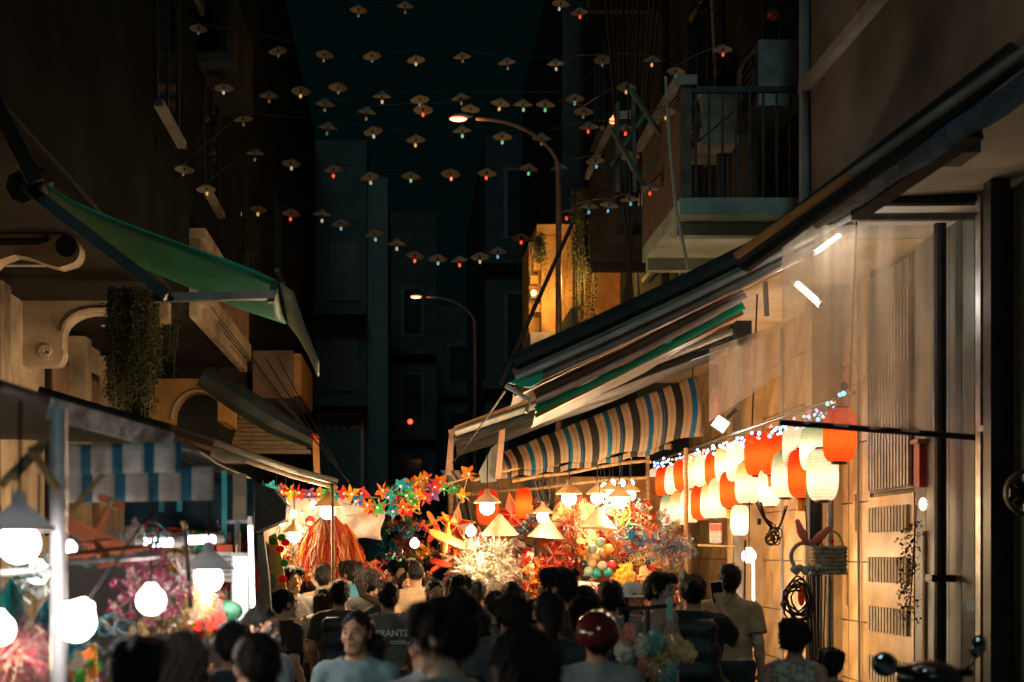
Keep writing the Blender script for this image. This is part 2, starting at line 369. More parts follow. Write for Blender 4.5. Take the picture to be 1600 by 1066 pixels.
# balconies over the street, green light on the lowest underside put into its colour
slabm = mat('green_lit_slab', (.33, .4, .33), .85, var=.2, nscale=1.8, bump=.3, dirt=(.17, .21, .17))
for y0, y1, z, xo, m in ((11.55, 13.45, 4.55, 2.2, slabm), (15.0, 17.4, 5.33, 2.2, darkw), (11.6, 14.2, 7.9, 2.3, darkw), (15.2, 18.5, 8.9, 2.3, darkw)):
    b = MB().span((xo, y0, z), (3.298, y1, z + .14)).build('balcony', m, h2)
    MB().span((xo, y0, z + .144), (xo + .09, y1, z + 1.05)).build('parapet', darkw if z > 5 else mat('shaded_brown_plaster', (.14, .1, .075), .9, var=.2), b)  # lowest parapet: darker copy of the brown plaster, shade put into its colour
    nb = 9
    for q in range(nb):
        xx = lerp(xo + .12, 3.2, q / (nb - 1)); MB().span((xx, y0 + .02, z + .144), (xx + .018, y0 + .038, z + 1.0)).build('railing_bar', darkm, b)
    MB().span((xo + .094, y0 + .012, z + 1.002), (3.296, y0 + .05, z + 1.05)).build('handrail', darkm, b)
    MB().span((xo - .05, y0 - .03, z + 1.054), (xo + .13, y1 + .03, z + 1.13)).build('coping', greyw, b)
    MB().span((xo + .02, y0 + .25, z - .11), (3.296, y0 + .37, z - .003)).build('rib_beam', m, b)
    MB().span((xo + .02, y1 - .2, z - .11), (3.296, y1 - .08, z - .003)).build('rib_beam', m, b)
for y0, z in ((12.0, 6.0), (15.6, 6.6), (18.4, 5.6), (12.0, 9.2), (15.6, 10.2)):
    window(h2, 3.3, y0, y0 + 1.2, z, z + 1.5, -1)
# air conditioners, pipes and a folded tarp cluttering the upper right facades
for k, (y, z) in enumerate(((11.9, 5.55), (14.2, 5.9), (15.9, 6.2), (19.0, 6.6), (14.0, 8.3))):
    ac = MB().span((2.92, y, z), (3.29, y + .8, z + .55)).build('air_conditioner', mat('aged_white_metal', (.3, .31, .28), .6, var=.25, nscale=4, dirt=(.1, .1, .08)), h2)
    MB().lathe([(.2, -.01), (.22, -.01), (.22, .01), (.2, .01), (.2, -.01)], 20, c=(2.905, y + .32, z + .27), M=Matrix.Rotation(R(90), 3, 'Y'), cap=False).build('fan_ring', darkm, ac)
    for q in range(7): MB().span((2.9, y + .1, z + .07 + q * .065), (2.918, y + .56, z + .08 + q * .065)).build('grille_bar', darkm, ac)
    MB().tube([(3.1, y + .82, z + .1), (3.14, y + .95, z), (3.2, y + .98, z - .9), (3.24, y + 1.0, z - 1.6)], .025, 6).build('coolant_pipe', greyw, ac)
for k, (y, x) in enumerate(((14.6, 3.2), (17.8, 3.2), (11.3, 3.22))):
    MB().tube([(x, y, 4.4), (x, y + .03, 12.5)], .05, 8).build('downpipe', darkw, h2)
# old steel lattice on the balcony
lat = thing('steel_lattice', P(1010, 250, 12.6), 'rusty green steel lattice frame leaning out over the upper right balcony', 'frame')
gstl = mat('green_steel', (.07, .16, .14), .6, .3, var=.3, nscale=10, dirt=(.1, .06, .03))
for (a, b, d) in (((985, 140), (1052, 240), 12.4), ((955, 200), (1010, 300), 12.6), ((1060, 110), (1095, 200), 12.5), ((1008, 180), (955, 260), 12.7), ((1052, 240), (1010, 262), 12.5), ((990, 150), (992, 300), 12.6), ((965, 160), (965, 300), 12.8), ((1040, 170), (1040, 320), 12.5)):
    MB().beam(P(*a, d), P(*b, d + .15), .035, .035).build('strut', gstl, lat)

h3 = thing('ochre_house', (3.2, 23, 0), 'ochre house with a lit corner pillar behind the tall street lamp', 'building')
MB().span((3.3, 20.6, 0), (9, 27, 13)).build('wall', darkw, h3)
pd = 22.0
MB().span((P(846, 0, pd).x, pd, P(0, 520, pd).z), (P(895, 0, pd).x, pd + 1.6, P(0, 368, pd).z)).build('pillar', ochre, h3)
MB().span((P(829, 0, pd).x, pd + .3, P(0, 520, pd).z), (P(845.6, 0, pd).x, pd + 1.6, P(0, 372, pd).z)).build('pillar_return', ochre, h3)
MB().span((P(838, 0, pd).x, pd - .1, P(0, 367, pd).z), (P(898, 0, pd).x, pd + 1.7, P(0, 353, pd).z)).build('capital', ochre, h3)
MB().span((P(828, 0, pd).x, pd - .12, P(0, 552, pd).z), (P(892, 0, pd).x, pd + 1.7, P(0, 521, pd).z)).build('slab', greyw, h3)
MB().span((P(893, 0, pd).x, pd + .2, P(0, 500, pd).z), (3.29, pd + .5, P(0, 415, pd).z)).build('back_wall', mat('orange_wall', (.5, .24, .08), .85, var=.15), h3)
for k in range(5):
    MB().box(P(836 + 3 * math.sin(k * 2), 395 + k * 22, pd + .2), (.12, .2, .13)).build('corbel', ochre, h3)
MB().span((2.3, 20.2, 4.5), (3.298, 21.9, 4.62)).build('balcony', greyw, h3)
MB().span((2.3, 20.2, 4.624), (2.38, 21.9, 5.3)).build('parapet', darkw, h3)
for y0, z in ((24, 6), (24, 9), (21.2, 8.4)): window(h3, 3.3, y0, y0 + 1.2, z, z + 1.5, -1)

# ------------------------------------------------------------------ far end
def far_house(x0, x1, y0, y1, hgt, m, label, face, nwin=0):
    h = thing('far_house', ((x0 + x1) / 2, y0, 0), label, 'building')
    MB().span((x0, y0, 0), (x1, y1, hgt)).build('wall', m, h)
    for k in range(nwin):
        z = 3.6 + 3.3 * k
        if z > hgt - 2: break
        f = MB().span((x0 + .5, y0 - .04, z), (x1 - .5, y0 - .004, z + 1.9)).build('window', darkm, h)
        MB().span((x0 + .6, y0 - .06, z + .08), (x1 - .6, y0 - .042, z + 1.82)).build('pane', glassd, f)
        MB().span((x0 - .1, y0 - .5, z - .75), (x1 - .05, y0 - .004, z - .55)).build('ledge', m, h)
    return h
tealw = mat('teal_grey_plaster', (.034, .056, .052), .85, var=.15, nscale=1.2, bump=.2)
eh = far_house(P(400, 0, 42).x, P(573, 0, 42).x, 42, 50, 14, tealw, 'dark teal-grey house closing the left side of the far street', -1, 0)
MB().span((P(478, 0, 42).x, 41.93, 2.2), (P(566, 0, 42).x, 41.99, P(0, 654, 42).z)).build('shop_sign', mat('dark_sign', (.05, .08, .08), .6, var=.1), eh)
MB().tube([P(566, 654, 41.9), P(566, 760, 41.9)], .05, 6).build('lit_edge', mat('salmon_lit_edge', (.6, .28, .2), .7), eh)  # light along the sign's edge, put into a salmon colour
MB().span((P(440, 0, 41.6).x, 41.6, P(0, 652, 42).z), (P(566, 0, 41.6).x, 41.98, P(0, 648, 42).z)).build('ledge', greyw, eh)
MB().span((P(440, 0, 41).x, 41, P(0, 500, 42).z), (P(572, 0, 41).x, 41.98, P(0, 487, 42).z)).build('ledge', tealw, eh)
MB().span((P(440, 0, 41).x, 41, P(0, 640, 42).z), (P(572, 0, 41).x, 41.98, P(0, 622, 42).z)).build('ledge', tealw, eh)
for k, (xa, xb, ya, yb) in enumerate(((482, 505, 520, 612), (515, 560, 515, 612), (470, 500, 380, 470), (515, 560, 380, 470))):
    f = MB().span((P(xa, 0, 42).x, 41.95, P(0, yb, 42).z), (P(xb, 0, 42).x, 41.998, P(0, ya, 42).z)).build('window', darkm, eh)
lr = random.Random(5)
for k in range(22):                       # far, blurred lettering: only worn strokes can be made out
    if k in (4, 8, 12, 15): continue
    q = P(491 + k * 3.5, 668, 41.9); f_ = MB().span((q.x - .018, 41.90, q.z - .06), (q.x + .0, 41.925, q.z + .06))
    f_.span((q.x + .001, 41.90, q.z + lr.choice((-.06, 0, .035))), (q.x + .03, 41.925, q.z + .06 - lr.choice((0, .05))))
    f_.build('sign_letter', mat('sign_letter', (.3, .36, .3), .7, var=.1), eh)
far_house(P(574, 0, 42.3).x, P(606, 0, 42.3).x, 42.3, 50, 13, mat('lit_teal_pilaster', (.06, .09, .085), .8, var=.1), 'slim lit pilaster, its light painted pale green, beside the dark shop sign', -1, 0)  # lit pilaster: its light is put into a paler teal
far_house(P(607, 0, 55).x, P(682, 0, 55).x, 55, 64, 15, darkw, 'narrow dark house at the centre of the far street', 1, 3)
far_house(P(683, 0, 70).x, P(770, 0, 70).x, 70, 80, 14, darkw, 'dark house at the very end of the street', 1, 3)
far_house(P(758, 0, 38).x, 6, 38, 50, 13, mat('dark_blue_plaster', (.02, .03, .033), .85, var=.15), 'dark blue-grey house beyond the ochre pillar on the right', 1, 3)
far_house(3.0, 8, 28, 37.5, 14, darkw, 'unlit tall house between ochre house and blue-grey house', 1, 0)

# ------------------------------------------------------------------ left side of the street
l1 = thing('balcony_house', (-4.05, 14, 0), 'cream house with scrolled beam ends under its dark overhanging balcony', 'building')
LX = -4.08
MB().span((-9, 6.5, 0), (LX, 20.4, 4.46)).build('ground_wall', cream, l1)
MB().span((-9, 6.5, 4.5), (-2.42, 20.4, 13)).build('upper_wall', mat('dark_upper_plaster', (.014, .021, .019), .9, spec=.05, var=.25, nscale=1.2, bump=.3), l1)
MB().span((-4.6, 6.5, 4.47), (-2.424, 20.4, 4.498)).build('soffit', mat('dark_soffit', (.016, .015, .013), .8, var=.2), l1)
for k, (z0, z1, xo) in enumerate(((4.40, 4.56, -2.33), (4.565, 4.78, -2.27), (4.785, 5.25, -2.30), (5.255, 5.37, -2.24))):
    MB().span((-2.418, 15.6, z0), (xo, 20.38, z1)).build('cornice', cream if k != 2 else brownw, l1)  # shaped to the lit stretch only; the shaded nearer run is left out
def bracket(pts, d, thick, m):
    return MB().prism([P(x, y, d) for x, y in pts], (0, thick, 0)).build('scroll_beam', m, l1)
def arc(cx, cy, rx, ry, a0, a1, n): return [(cx + rx * math.cos(R(lerp(a0, a1, i / n))), cy - ry * math.sin(R(lerp(a0, a1, i / n)))) for i in range(n + 1)]
b2c = [(150, 489)] + arc(150, 525, 52, 36, 100, 180, 6) + [(97, 545)] + arc(85, 552, 14, 20, 10, -90, 5)
o2 = [(22, 470), (262, 470), (262, 502), (235, 502), (195, 493)] + b2c + [(22, 572)]
sb = bracket(o2, 15.0, .22, cream)
trim = [P(x, y - 6, 14.99) for x, y in [(235, 500), (195, 489)] + b2c[:8]]
MB().tube(trim, .03, 6).build('moulding', cream, sb)
MB().tube([P(72 + (11 - i * .45) * math.cos(i * .6 + 1.2), 549 + (11 - i * .45) * math.sin(i * .6 + 1.2), 14.98) for i in range(20)], .022, 6).build('volute', cream, sb)
s1 = [(98, 378)] + arc(103, 392, 22, 22, 60, -60, 6) + [(92, 418), (70, 412), (45, 402), (22, 398), (0, 406), (-25, 430), (-45, 470), (-130, 470), (-130, 340), (98, 340)]
sb = bracket(s1, 11.9, .2, cream)
MB().tube([P(x, y, 11.88) for x, y in ((-100, 378), (60, 378), (75, 372))], .025, 6).build('moulding', darkm, sb)
MB().prism([P(x, y, 11.87) for x, y in arc(103, 384, 17, 17, 0, 340, 12)], (0, .03, 0)).build('rosette', darkm, sb)
a3 = [(232, 592), (352, 592), (352, 632)] + arc(310, 655, 38, 42, 20, 180, 9) + [(272, 690), (232, 690)]
sb = bracket(a3, 19.0, .25, ochre)
MB().tube([P(x, y, 18.98) for x, y in arc(310, 655, 41, 45, 15, 180, 10)], .03, 6).build('moulding', cream, sb)
MB().span((P(345, 0, 18.9).x, 18.6, P(0, 662, 18.9).z), (P(358, 0, 18.9).x, 19.8, P(0, 612, 18.9).z)).build('fascia_box', ochre, l1)
for d, x0, x1 in ((13.1, -3.75, -3.1), (16.6, -3.6, -2.9)):
    MB().span((x0, d, 4.455), (x1, d + .08, 4.468)).build('soffit_light_strip', whitep, l1)  # strips of light on the soffit, put in as white colour
for y0 in (12.4, 15.9, 17.6):
    f = MB().span((LX, y0, 2.0), (LX + .05, y0 + .9, 4.1)).build('door_frame', darkm, l1)
    MB().span((LX + .052, y0 + .1, 2.05), (LX + .07, y0 + .8, 4.0)).build('door_leaf', brownw, f)
    MB().span((LX, y0 + 1.1, .13), (LX + .2, y0 + 1.45, 4.4)).build('pilaster', cream, l1)
for y0, z in ((13.5, 6.1), (16.6, 6.1), (13.5, 9.2), (16.6, 9.2), (9.5, 6.1)): window(l1, -2.42, y0, y0 + 1.3, z, z + 1.7, 1)
MB().span((-2.416, 9.0, 7.6), (-2.36, 10.9, 10)).build('red_wall_panel', redw, l1)
MB().span((-2.416, 14.9, 8.0), (-2.36, 16.4, 9.6)).build('green_wall_panel', mat('olive_plaster', (.16, .18, .11), .9, var=.25, nscale=3), l1)  # olive tone with random variation
lb = MB().span((-2.42, 16.2, 7.4), (-2.0, 18.2, 7.52)).build('balcony', darkw, l1)
MB().span((-2.41, 18.0, 7.524), (-2.08, 18.15, 8.1)).build('parapet', redw, lb)
MB().span((-2.08, 16.2, 7.524), (-2.0, 18.15, 8.25)).build('parapet', darkw, lb)

l2 = thing('far_left_house', (-3, 24, 0), 'dark house beyond the cream house on the left, with a brown boxed balcony', 'building')
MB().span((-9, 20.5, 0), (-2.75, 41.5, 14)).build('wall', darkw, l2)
bx = MB().span((P(395, 0, 24).x, 24, P(0, 622, 24).z), (P(458, 0, 24).x, 27, P(0, 548, 24).z)).build('balcony', brownw, l2)
MB().span((P(458.5, 0, 24).x, 24.05, P(0, 618, 24).z), (P(470, 0, 24).x, 26.9, P(0, 552, 24).z)).build('end_panel', mat('orange_panel', (.6, .3, .1), .7), bx)
for y0, z in ((22, 6.3), (22, 9.6), (29, 4.4), (29, 7.6), (34, 5)): window(l2, -2.75, y0, y0 + 1.4, z, z + 1.6, 1)
pc = MB().tube([P(365, 60, 23), P(365, 470, 23)], .12, 8).build('downpipe', darkw, l2)

# slatted awning on the far left house
sa = thing('slatted_awning', P(420, 680, 22), 'sloping tan slatted awning above the left market tents', 'awning')
slm = mat('tan_slat', (.5, .36, .19), .6, var=.15, nscale=6)
n = 12
for k in range(n):
    t = k / n; y = lerp(632, 712, t); xl = lerp(352, 360, t); xr = lerp(416, 492, t)
    d = lerp(23.4, 21.6, t)
    MB().beam(P(xl, y, d), P(xr, y + 1, d), .03, .062).build('slat', slm, sa)
MB().beam(P(352, 628, 23.6), P(360, 720, 21.7), .05, .05).build('rail', darkm, sa)
MB().beam(P(414, 628, 23.6), P(494, 720, 21.7), .05, .05).build('rail', darkm, sa)
# ------------------------------------------------------------------ plants
def leaf_cloud(pts, size, rnd, droop=.5):
    m = MB()
    for p in pts:
        a = rnd.uniform(0, 6.28); l = size * rnd.uniform(.6, 1.3); wd = l * .55
        d = Vector((math.cos(a), math.sin(a), -droop + rnd.uniform(-.5, .5))).normalized(); s = d.cross(Vector((0, 0, 1))).normalized()
        p = Vector(p); q = p + d * l
        mid = p + d * l * .5 + Vector((0, 0, .1 * l))
        m.add([p, mid + s * wd / 2, q, mid - s * wd / 2], [(0, 1, 2), (0, 2, 3)])
    return m
rnd = random.Random(3)
def vine(xs, y0s, y1s, d, n, size, label, dd=.35):
    v = thing('hanging_vine', P((xs[0] + xs[1]) / 2, y1s, d), label, 'vine')
    pts = []; st = MB()
    for k in range(n):
        px = rnd.uniform(*xs); L0 = y0s + rnd.uniform(-8, 8); L1 = lerp(y0s, y1s, rnd.uniform(.55, 1.0)); dz = d + rnd.uniform(-dd, dd)
        ph = rnd.uniform(0, 6)
        line = [P(px + 3 * math.sin(ph + t * 5), lerp(L0, L1, t), dz) for t in [i / 10 for i in range(11)]]
        st.tube(line, .004, 4)
        for i in range(34):
            t = i / 34 * 10; a = line[int(t)]; b = line[min(int(t) + 1, 10)]
            pts.append(a.lerp(b, t - int(t)) + Vector((rnd.uniform(-.03, .03), rnd.uniform(-.03, .03), 0)))
    leaf_cloud(pts, size, rnd).build('foliage', leafm, v); st.build('stem', mat('vine_stem', (.06, .05, .03), .8), v)
vine((168, 246), 455, 668, 13.6, 120, .055, 'thick dark vine curtain hanging from the cream house balcony')
vine((895, 930), 300, 545, 21.0, 40, .06, 'dark vine trailing down beside the ochre pillar')
vine((834, 850), 365, 420, 21.6, 12, .06, 'small vine tuft growing over the top of the ochre pillar')
vine((845, 900), 385, 520, 21.6, 5, .045, 'sparse vine strands crossing the front of the ochre pillar', .1)
vine((246, 275), 470, 600, 15.0, 6, .045, 'sparse vine strands beside the thick left vine', .2)
vine((290, 340), 185, 232, 17.4, 14, .07, 'leafy balcony plant on the upper left building')
vine((385, 400), 330, 440, 19.0, 8, .06, 'dry plant strands above the tip of the green awning')

# ------------------------------------------------------------------ awnings, right side
def canvas(m, a0, a1, b0, b1, n=14, k=6, dip=.06, off=(0, 0, .008), uvs=(1, 1), wav=.01):
    """near edge a0..a1, far edge b0..b1"""
    g = []; u = []
    for j in range(k + 1):
        r = []; q = []
        for i in range(n + 1):
            t = i / n; s = j / k
            p = vl(vl(a0, a1, t), vl(b0, b1, t), s) - Vector((0, 0, dip * 4 * s * (1 - s) + dip * .5 * math.sin(math.pi * t) + wav * math.sin(t * 17 + s * 5)))
            r.append(p); q.append((t * uvs[0], s * uvs[1]))
        g.append(r); u.append(q)
    return MB().sheet(g, off, u)
tarp_brown = mat('brown_tarp', (.22, .16, .1), .6, var=.2, nscale=4, bump=.25, bscale=14)
tarp_grey = mat('grey_tarp', (.2, .2, .17), .55, var=.2, nscale=4, bump=.3, bscale=14)
tarp_blue = mat('blue_tarp', (.03, .14, .27), .5, var=.2, nscale=4, bump=.3, bscale=10)
tarp_green = mat('green_tarp', (.02, .55, .33), .5, var=.15, nscale=4, bump=.35, bscale=8, transl=.25)
tarp_navy = mat('navy_tarp', (.012, .06, .09), .6, var=.2, nscale=4, bump=.25, bscale=10, transl=.1)
tarp_dark = mat('dark_green_tarp', (.013, .022, .02), .55, var=.25, nscale=3, bump=.3, bscale=10)
orange_bar = mat('orange_toned_steel', (.55, .26, .09), .45, .3, var=.15)
D = 8.2
aw = thing('blue_awning', P(1145, 403, D), 'dark awning with blue canvas and an orange-lit bar under the near right overhang', 'awning')
a0, a1 = P(1150, 400, D), P(1625, 63, 6.8)
MB().beam(a0, vl(a0, a1, .42), .035, .035).build('arm', orange_bar, aw); MB().beam(vl(a0, a1, .4215), a1, .035, .035).build('arm', tarp_grey, aw)  # orange light on the street end put into the bar's colour
MB().tube([a0 + Vector((.1, .25, .02)), a1 + Vector((0, .25, .02))], .075, 10).build('roller', tarp_dark, aw)
canvas(None, P(1265, 345, D + .05), P(1625, 95, 6.85), P(1290, 352, D + .6), P(1600, 160, 7.3), dip=.03, off=(0, 0, .01)).build('canvas', tarp_blue, aw)
MB().beam(P(1340, 322, 8.5), P(1520, 196, 7.6), .12, .14).build('motor_beam', tarp_dark, aw)
MB().box(P(1488, 216, 7.95), (.2, .3, .24)).build('motor_box', darkm, aw)
MB().tube([P(1575, 85, 8), P(1592, 128, 8)], .02, 8).build('fluorescent_tube', glow('dim_green_tube', (.7, 1, .8), .35), aw)
lamp(P(1584, 112, 7.95) + Vector((0, -.05, -.08)), (.75, 1, .8), 22, aw, .08)
# long roll bundle
def rolled(name, label, pa, pb, d0, d1, m, depth, parts):
    o = thing(name, P(*pa, d0), label, 'awning')
    A, B = P(*pa, d0), P(*pb, d1)
    canvas(None, A, B, A + Vector((.1, depth, -.03)), B + Vector((0, depth, .0)), dip=.07).build('canvas', m, o)
    for k, (nm, mm, dz, dy, r) in enumerate(parts):
        pts = [vl(A, B, t) + Vector((0, dy, dz - .03 * math.sin(math.pi * t))) for t in (0, .25, .5, .75, 1)]
        if r > 0: MB().tube(pts, r, 9).build(nm, mm, o)
        else: MB().beam(pts[0], pts[-1], -r, -r).build(nm, mm, o)
    return o
lightbar = mat('aluminium_bar', (.55, .55, .5), .4, .5, var=.15)
o = rolled('rolled_awning', 'long brown awning rolled on poles, sloping from the overhang to the street', (806, 585), (1340, 328), 10.6, 10.2, tarp_brown, 2.2,
       [('roller', tarp_dark, .10, .1, .075), ('arm', lightbar, -.03, .0, .022), ('rolled_canvas', tarp_brown, .0, .12, .06), ('arm', tarp_grey, -.09, .08, .035), ('rail', orange_bar, -.14, .16, -.03)])
MB().prism([P(795, 598, 10.6), P(850, 572, 10.6), P(846, 596, 10.6), P(828, 606, 10.6)], (0, .05, 0)).build('green_end', tarp_green, o)
MB().tube([P(790, 602, 10.6), P(828, 626, 10.6), P(822, 645, 10.6)], .018, 6).build('hook', lightbar, o)
o = rolled('folded_awning', 'pale folded awning with green edge above the striped cloth', (838, 632), (1165, 468), 11.6, 11.2, tarp_grey, 2.0,
       [('arm', lightbar, .03, -.02, .028), ('roller', tarp_green, -.04, .05, .03), ('rail', orange_bar, -.09, .08, -.035), ('rolled_canvas', tarp_brown, .1, .12, .05)])
o = rolled('side_awning', 'dark framed awning holding the striped cloth over the toy stall', (712, 684), (1160, 520), 14.6, 13.4, tarp_dark, 2.4,
       [('roller', lightbar, .05, .0, .035), ('arm', darkm, -.06, .02, -.05), ('rail', orange_bar, .10, .1, -.05), ('rail', tarp_brown, -.01, .12, .05)])
MB().box(P(1157, 525, 13.4), (.14, .3, .24)).build('end_bracket', darkm, o)
MB().beam(P(704, 680, 15), P(790, 652, 14.8), .09, .1).build('front_bar', mat('salmon_steel', (.5, .27, .17), .5, .2, var=.2), o)
MB().beam(P(706, 680, 15), P(700, 742, 15), .1, .06, (1, 0, 0)).build('drop_bar', MATS['salmon_steel'], o)
MB().beam(P(786, 655, 14.8), P(778, 748, 14.8), .1, .06, (1, 0, 0)).build('drop_bar', MATS['salmon_steel'], o)
MB().prism([P(780, 690, 14.85), P(768, 700, 14.85), P(748, 738, 14.85), P(752, 755, 14.85), P(776, 752, 14.85)], (0, .03, 0)).build('rag', tarp_grey, o)

# striped cloth
tan, blk, blu = (.62, .44, .27), (.05, .045, .04), (.02, .19, .34)
strp = stripes('awning_stripes', [(0, blu), (.12, tan), (.2, tan), (.22, (.25, .16, .1)), (.235, tan), (.32, blk), (.345, blu), (.38, blk), (.44, tan), (.52, (.3, .2, .12)), (.535, tan), (.62, blk), (.80, tan), (.89, (.3, .2, .12)), (.905, tan)], transl=.45)
sc_ = thing('striped_cloth', P(940, 680, 15), 'blue, black and tan striped awning cloth slung above the toy stall', 'awning cloth')
top0, top1 = P(762, 716, 15.6), P(1088, 586, 13.8); bot0, bot1 = P(782, 738, 15.2), P(1096, 680, 13.5)
g = []; u = []
for j in range(11):
    r = []; q = []
    for i in range(49):
        t = i / 48; s = j / 10
        p = vl(vl(top0, top1, t), vl(bot0, bot1, t), s)
        bulge = math.sin(math.pi * s * .9) * (.12 + .08 * t)
        p += Vector((0, -bulge + .015 * math.sin(t * 40 + s * 2), -.05 * s * math.sin(math.pi * t) + .02 * math.sin(t * 23) * s))
        r.append(p); q.append((t * 5.2 + .12 * s * s, s))
    g.append(r); u.append(q)
MB().sheet(g, (0, .006, 0), u).build('cloth', strp, sc_, smooth=True)
g = []; u = []
for j in range(4):
    g.append([vl(bot0, bot1, i / 40) + Vector((0, .01 + .03 * math.sin(i * 1.3) * j / 3, -.06 * j / 3 - .05 * math.sin(math.pi * i / 40) - .012 * math.sin(i * 1.1))) for i in range(36)])
    u.append([(i / 40 * 5.2 + .12, j) for i in range(36)])
MB().sheet(g, (0, .005, 0), u).build('valance', strp, sc_, smooth=True)
for (x0, x1, y0, y1, d) in ((716, 748, 775, 850, 18.0), (838, 872, 752, 800, 18.2), (700, 745, 735, 752, 15.8)):
    gr = [[P(lerp(x0, x1, i / 8) - 12 * (1 - j / 5), lerp(y0, y1, j / 5), d + .03 * math.sin(i * 2)) for i in range(9)] for j in range(6)]
    MB().sheet(gr, (0, .006, 0), [[(i / 8, j) for i in range(9)] for j in range(6)]).build('side_flap', strp, sc_)

# bamboo poles of the right stall
st = thing('bamboo_stall_frame', P(900, 720, 15.5), 'bamboo pole frame of the right-hand toy stall under the striped cloth', 'stall frame')
for (a, b, d, r) in (((760, 742), (1022, 690), 15.4, .022), ((778, 735), (1030, 686), 15.6, .02), ((800, 752), (1015, 718), 15.9, .02), ((740, 750), (800, 742), 15.5, .02), ((930, 722), (1020, 706), 15.5, .018), ((716, 775), (1010, 745), 17.2, .02)):
    p, q = P(*a, d), P(*b, d + .2)
    MB().tube([vl(p, q, t) + Vector((0, 0, .012 * math.sin(t * 11))) for t in (0, .2, .4, .6, .8, 1)], r, 7).build('pole', wood, st)
for (x, d) in ((705, 16.4), (1072, 16.2), (1012, 18.0), (870, 18.1)):
    MB().tube([P(x, 700, d), (P(x, 0, d).x, d, .0)], .026, 7).build('post', wood, st)
MB().span((P(700, 0, 16.6).x, 16.5, .74), (P(1070, 0, 16.6).x, 18.2, .8)).build('table_top', wood, st)
for k in range(9):
    a = P(770 + k * 30, 738 - k * 5, 15.5)
    MB().tube([a + Vector((rnd.uniform(-.1, .1), .05, .06)), a, a + Vector((rnd.uniform(-.1, .1), 0, -.1)), a + Vector((.03, 0, -.02))], .006, 5).build('lashing', mat('rope', (.5, .36, .2), .8), st)
bk = thing('stall_backdrop', P(880, 850, 18.4), 'warm brown cloth backdrop behind the hanging toys of the right stall', 'backdrop')
g = [[P(700 + i * 19, 745 + j * 50, 18.4 + .05 * math.sin(i * 1.7)) for i in range(21)] for j in range(7)]
MB().sheet(g, (0, .01, 0)).build('cloth', mat('brown_cloth', (.3, .16, .06), .85, var=.25, nscale=3), bk)

# plastic rain curtains
def plastic(name, a, tint=(.75, .66, .55)):
    if name in MATS: return MATS[name]
    m = bpy.data.materials.new(name); m.use_nodes = True; MATS[name] = m
    t = m.node_tree; N = t.nodes; L = t.links; bs = N['Principled BSDF']
    bs.inputs['Base Color'].default_value = tint + (1,); bs.inputs['Roughness'].default_value = .22
    tc = N.new('ShaderNodeTexCoord'); mp = N.new('ShaderNodeMapping'); mp.inputs['Scale'].default_value = (2.2, 2.2, .8); L.new(tc.outputs['Object'], mp.inputs[0])
    nz = N.new('ShaderNodeTexNoise'); nz.inputs['Scale'].default_value = 1.6; nz.inputs['Detail'].default_value = 2; L.new(mp.outputs[0], nz.inputs[0])
    bp = N.new('ShaderNodeBump'); bp.inputs['Strength'].default_value = .3; bp.inputs['Distance'].default_value = .05; L.new(nz.outputs[0], bp.inputs['Height']); L.new(bp.outputs[0], bs.inputs['Normal'])
    tr = N.new('ShaderNodeBsdfTranslucent'); tr.inputs[0].default_value = tint + (1,)
    m1 = N.new('ShaderNodeMixShader'); m1.inputs[0].default_value = .5; L.new(bs.outputs[0], m1.inputs[1]); L.new(tr.outputs[0], m1.inputs[2])
    tp = N.new('ShaderNodeBsdfTransparent'); tp.inputs[0].default_value = (.96, .93, .88, 1)
    mr = N.new('ShaderNodeMapRange'); mr.inputs[1].default_value = .3; mr.inputs[2].default_value = .75; mr.inputs[3].default_value = a * .6; mr.inputs[4].default_value = min(1, a * 1.5)
    L.new(nz.outputs[0], mr.inputs[0])
    m2 = N.new('ShaderNodeMixShader'); L.new(mr.outputs[0], m2.inputs[0]); L.new(tp.outputs[0], m2.inputs[1]); L.new(m1.outputs[0], m2.inputs[2])
    L.new(m2.outputs[0], N['Material Output'].inputs[0]); return m
plas = plastic('clear_plastic', .33)
cu = thing('plastic_curtain', P(1340, 660, 9.9), 'dusty clear plastic rain curtain with a dark bottom bar, by the near orange lantern', 'curtain')
g = []
for j in range(15):
    g.append([P(lerp(1222, 1456, i / 30), lerp(352, lerp(660, 678, i / 30), j / 14), 9.9 + (.03 + .02 * j / 14) * math.sin(i * .9 + .6 * math.sin(j * .5)) + .02 * math.sin(i * 2.3)) for i in range(31)])
MB().sheet(g, (0, .003, 0)).build('sheet', plas, cu, smooth=True)
MB().tube([P(1218, 660, 9.88), P(1530, 684, 9.95)], .022, 8).build('bottom_bar', darkm, cu)
MB().tube([P(1330, 340, 9.9), P(1548, 338, 9.7)], .03, 8).build('top_roller', steel, cu)
MB().tube([P(1335, 313, 9.9), P(1548, 311, 9.7)], .045, 8).build('top_bar', darkm, cu)
for x0, x1, y0, y1, d, lab in ((1108, 1220, 545, 660, 13.2, 'short clear plastic flap over the tiled wall above the far lanterns'),):
    g = [[P(lerp(x0, x1, i / 14), lerp(y0 - 40 * i / 14, lerp(y1, y1 - 75, i / 14), j / 6), d + .04 * math.sin(i * 1.3)) for i in range(15)] for j in range(7)]
    c2 = MB().sheet(g, (0, .003, 0)).build('plastic_flap', plas, label=lab, cat='curtain', smooth=True)

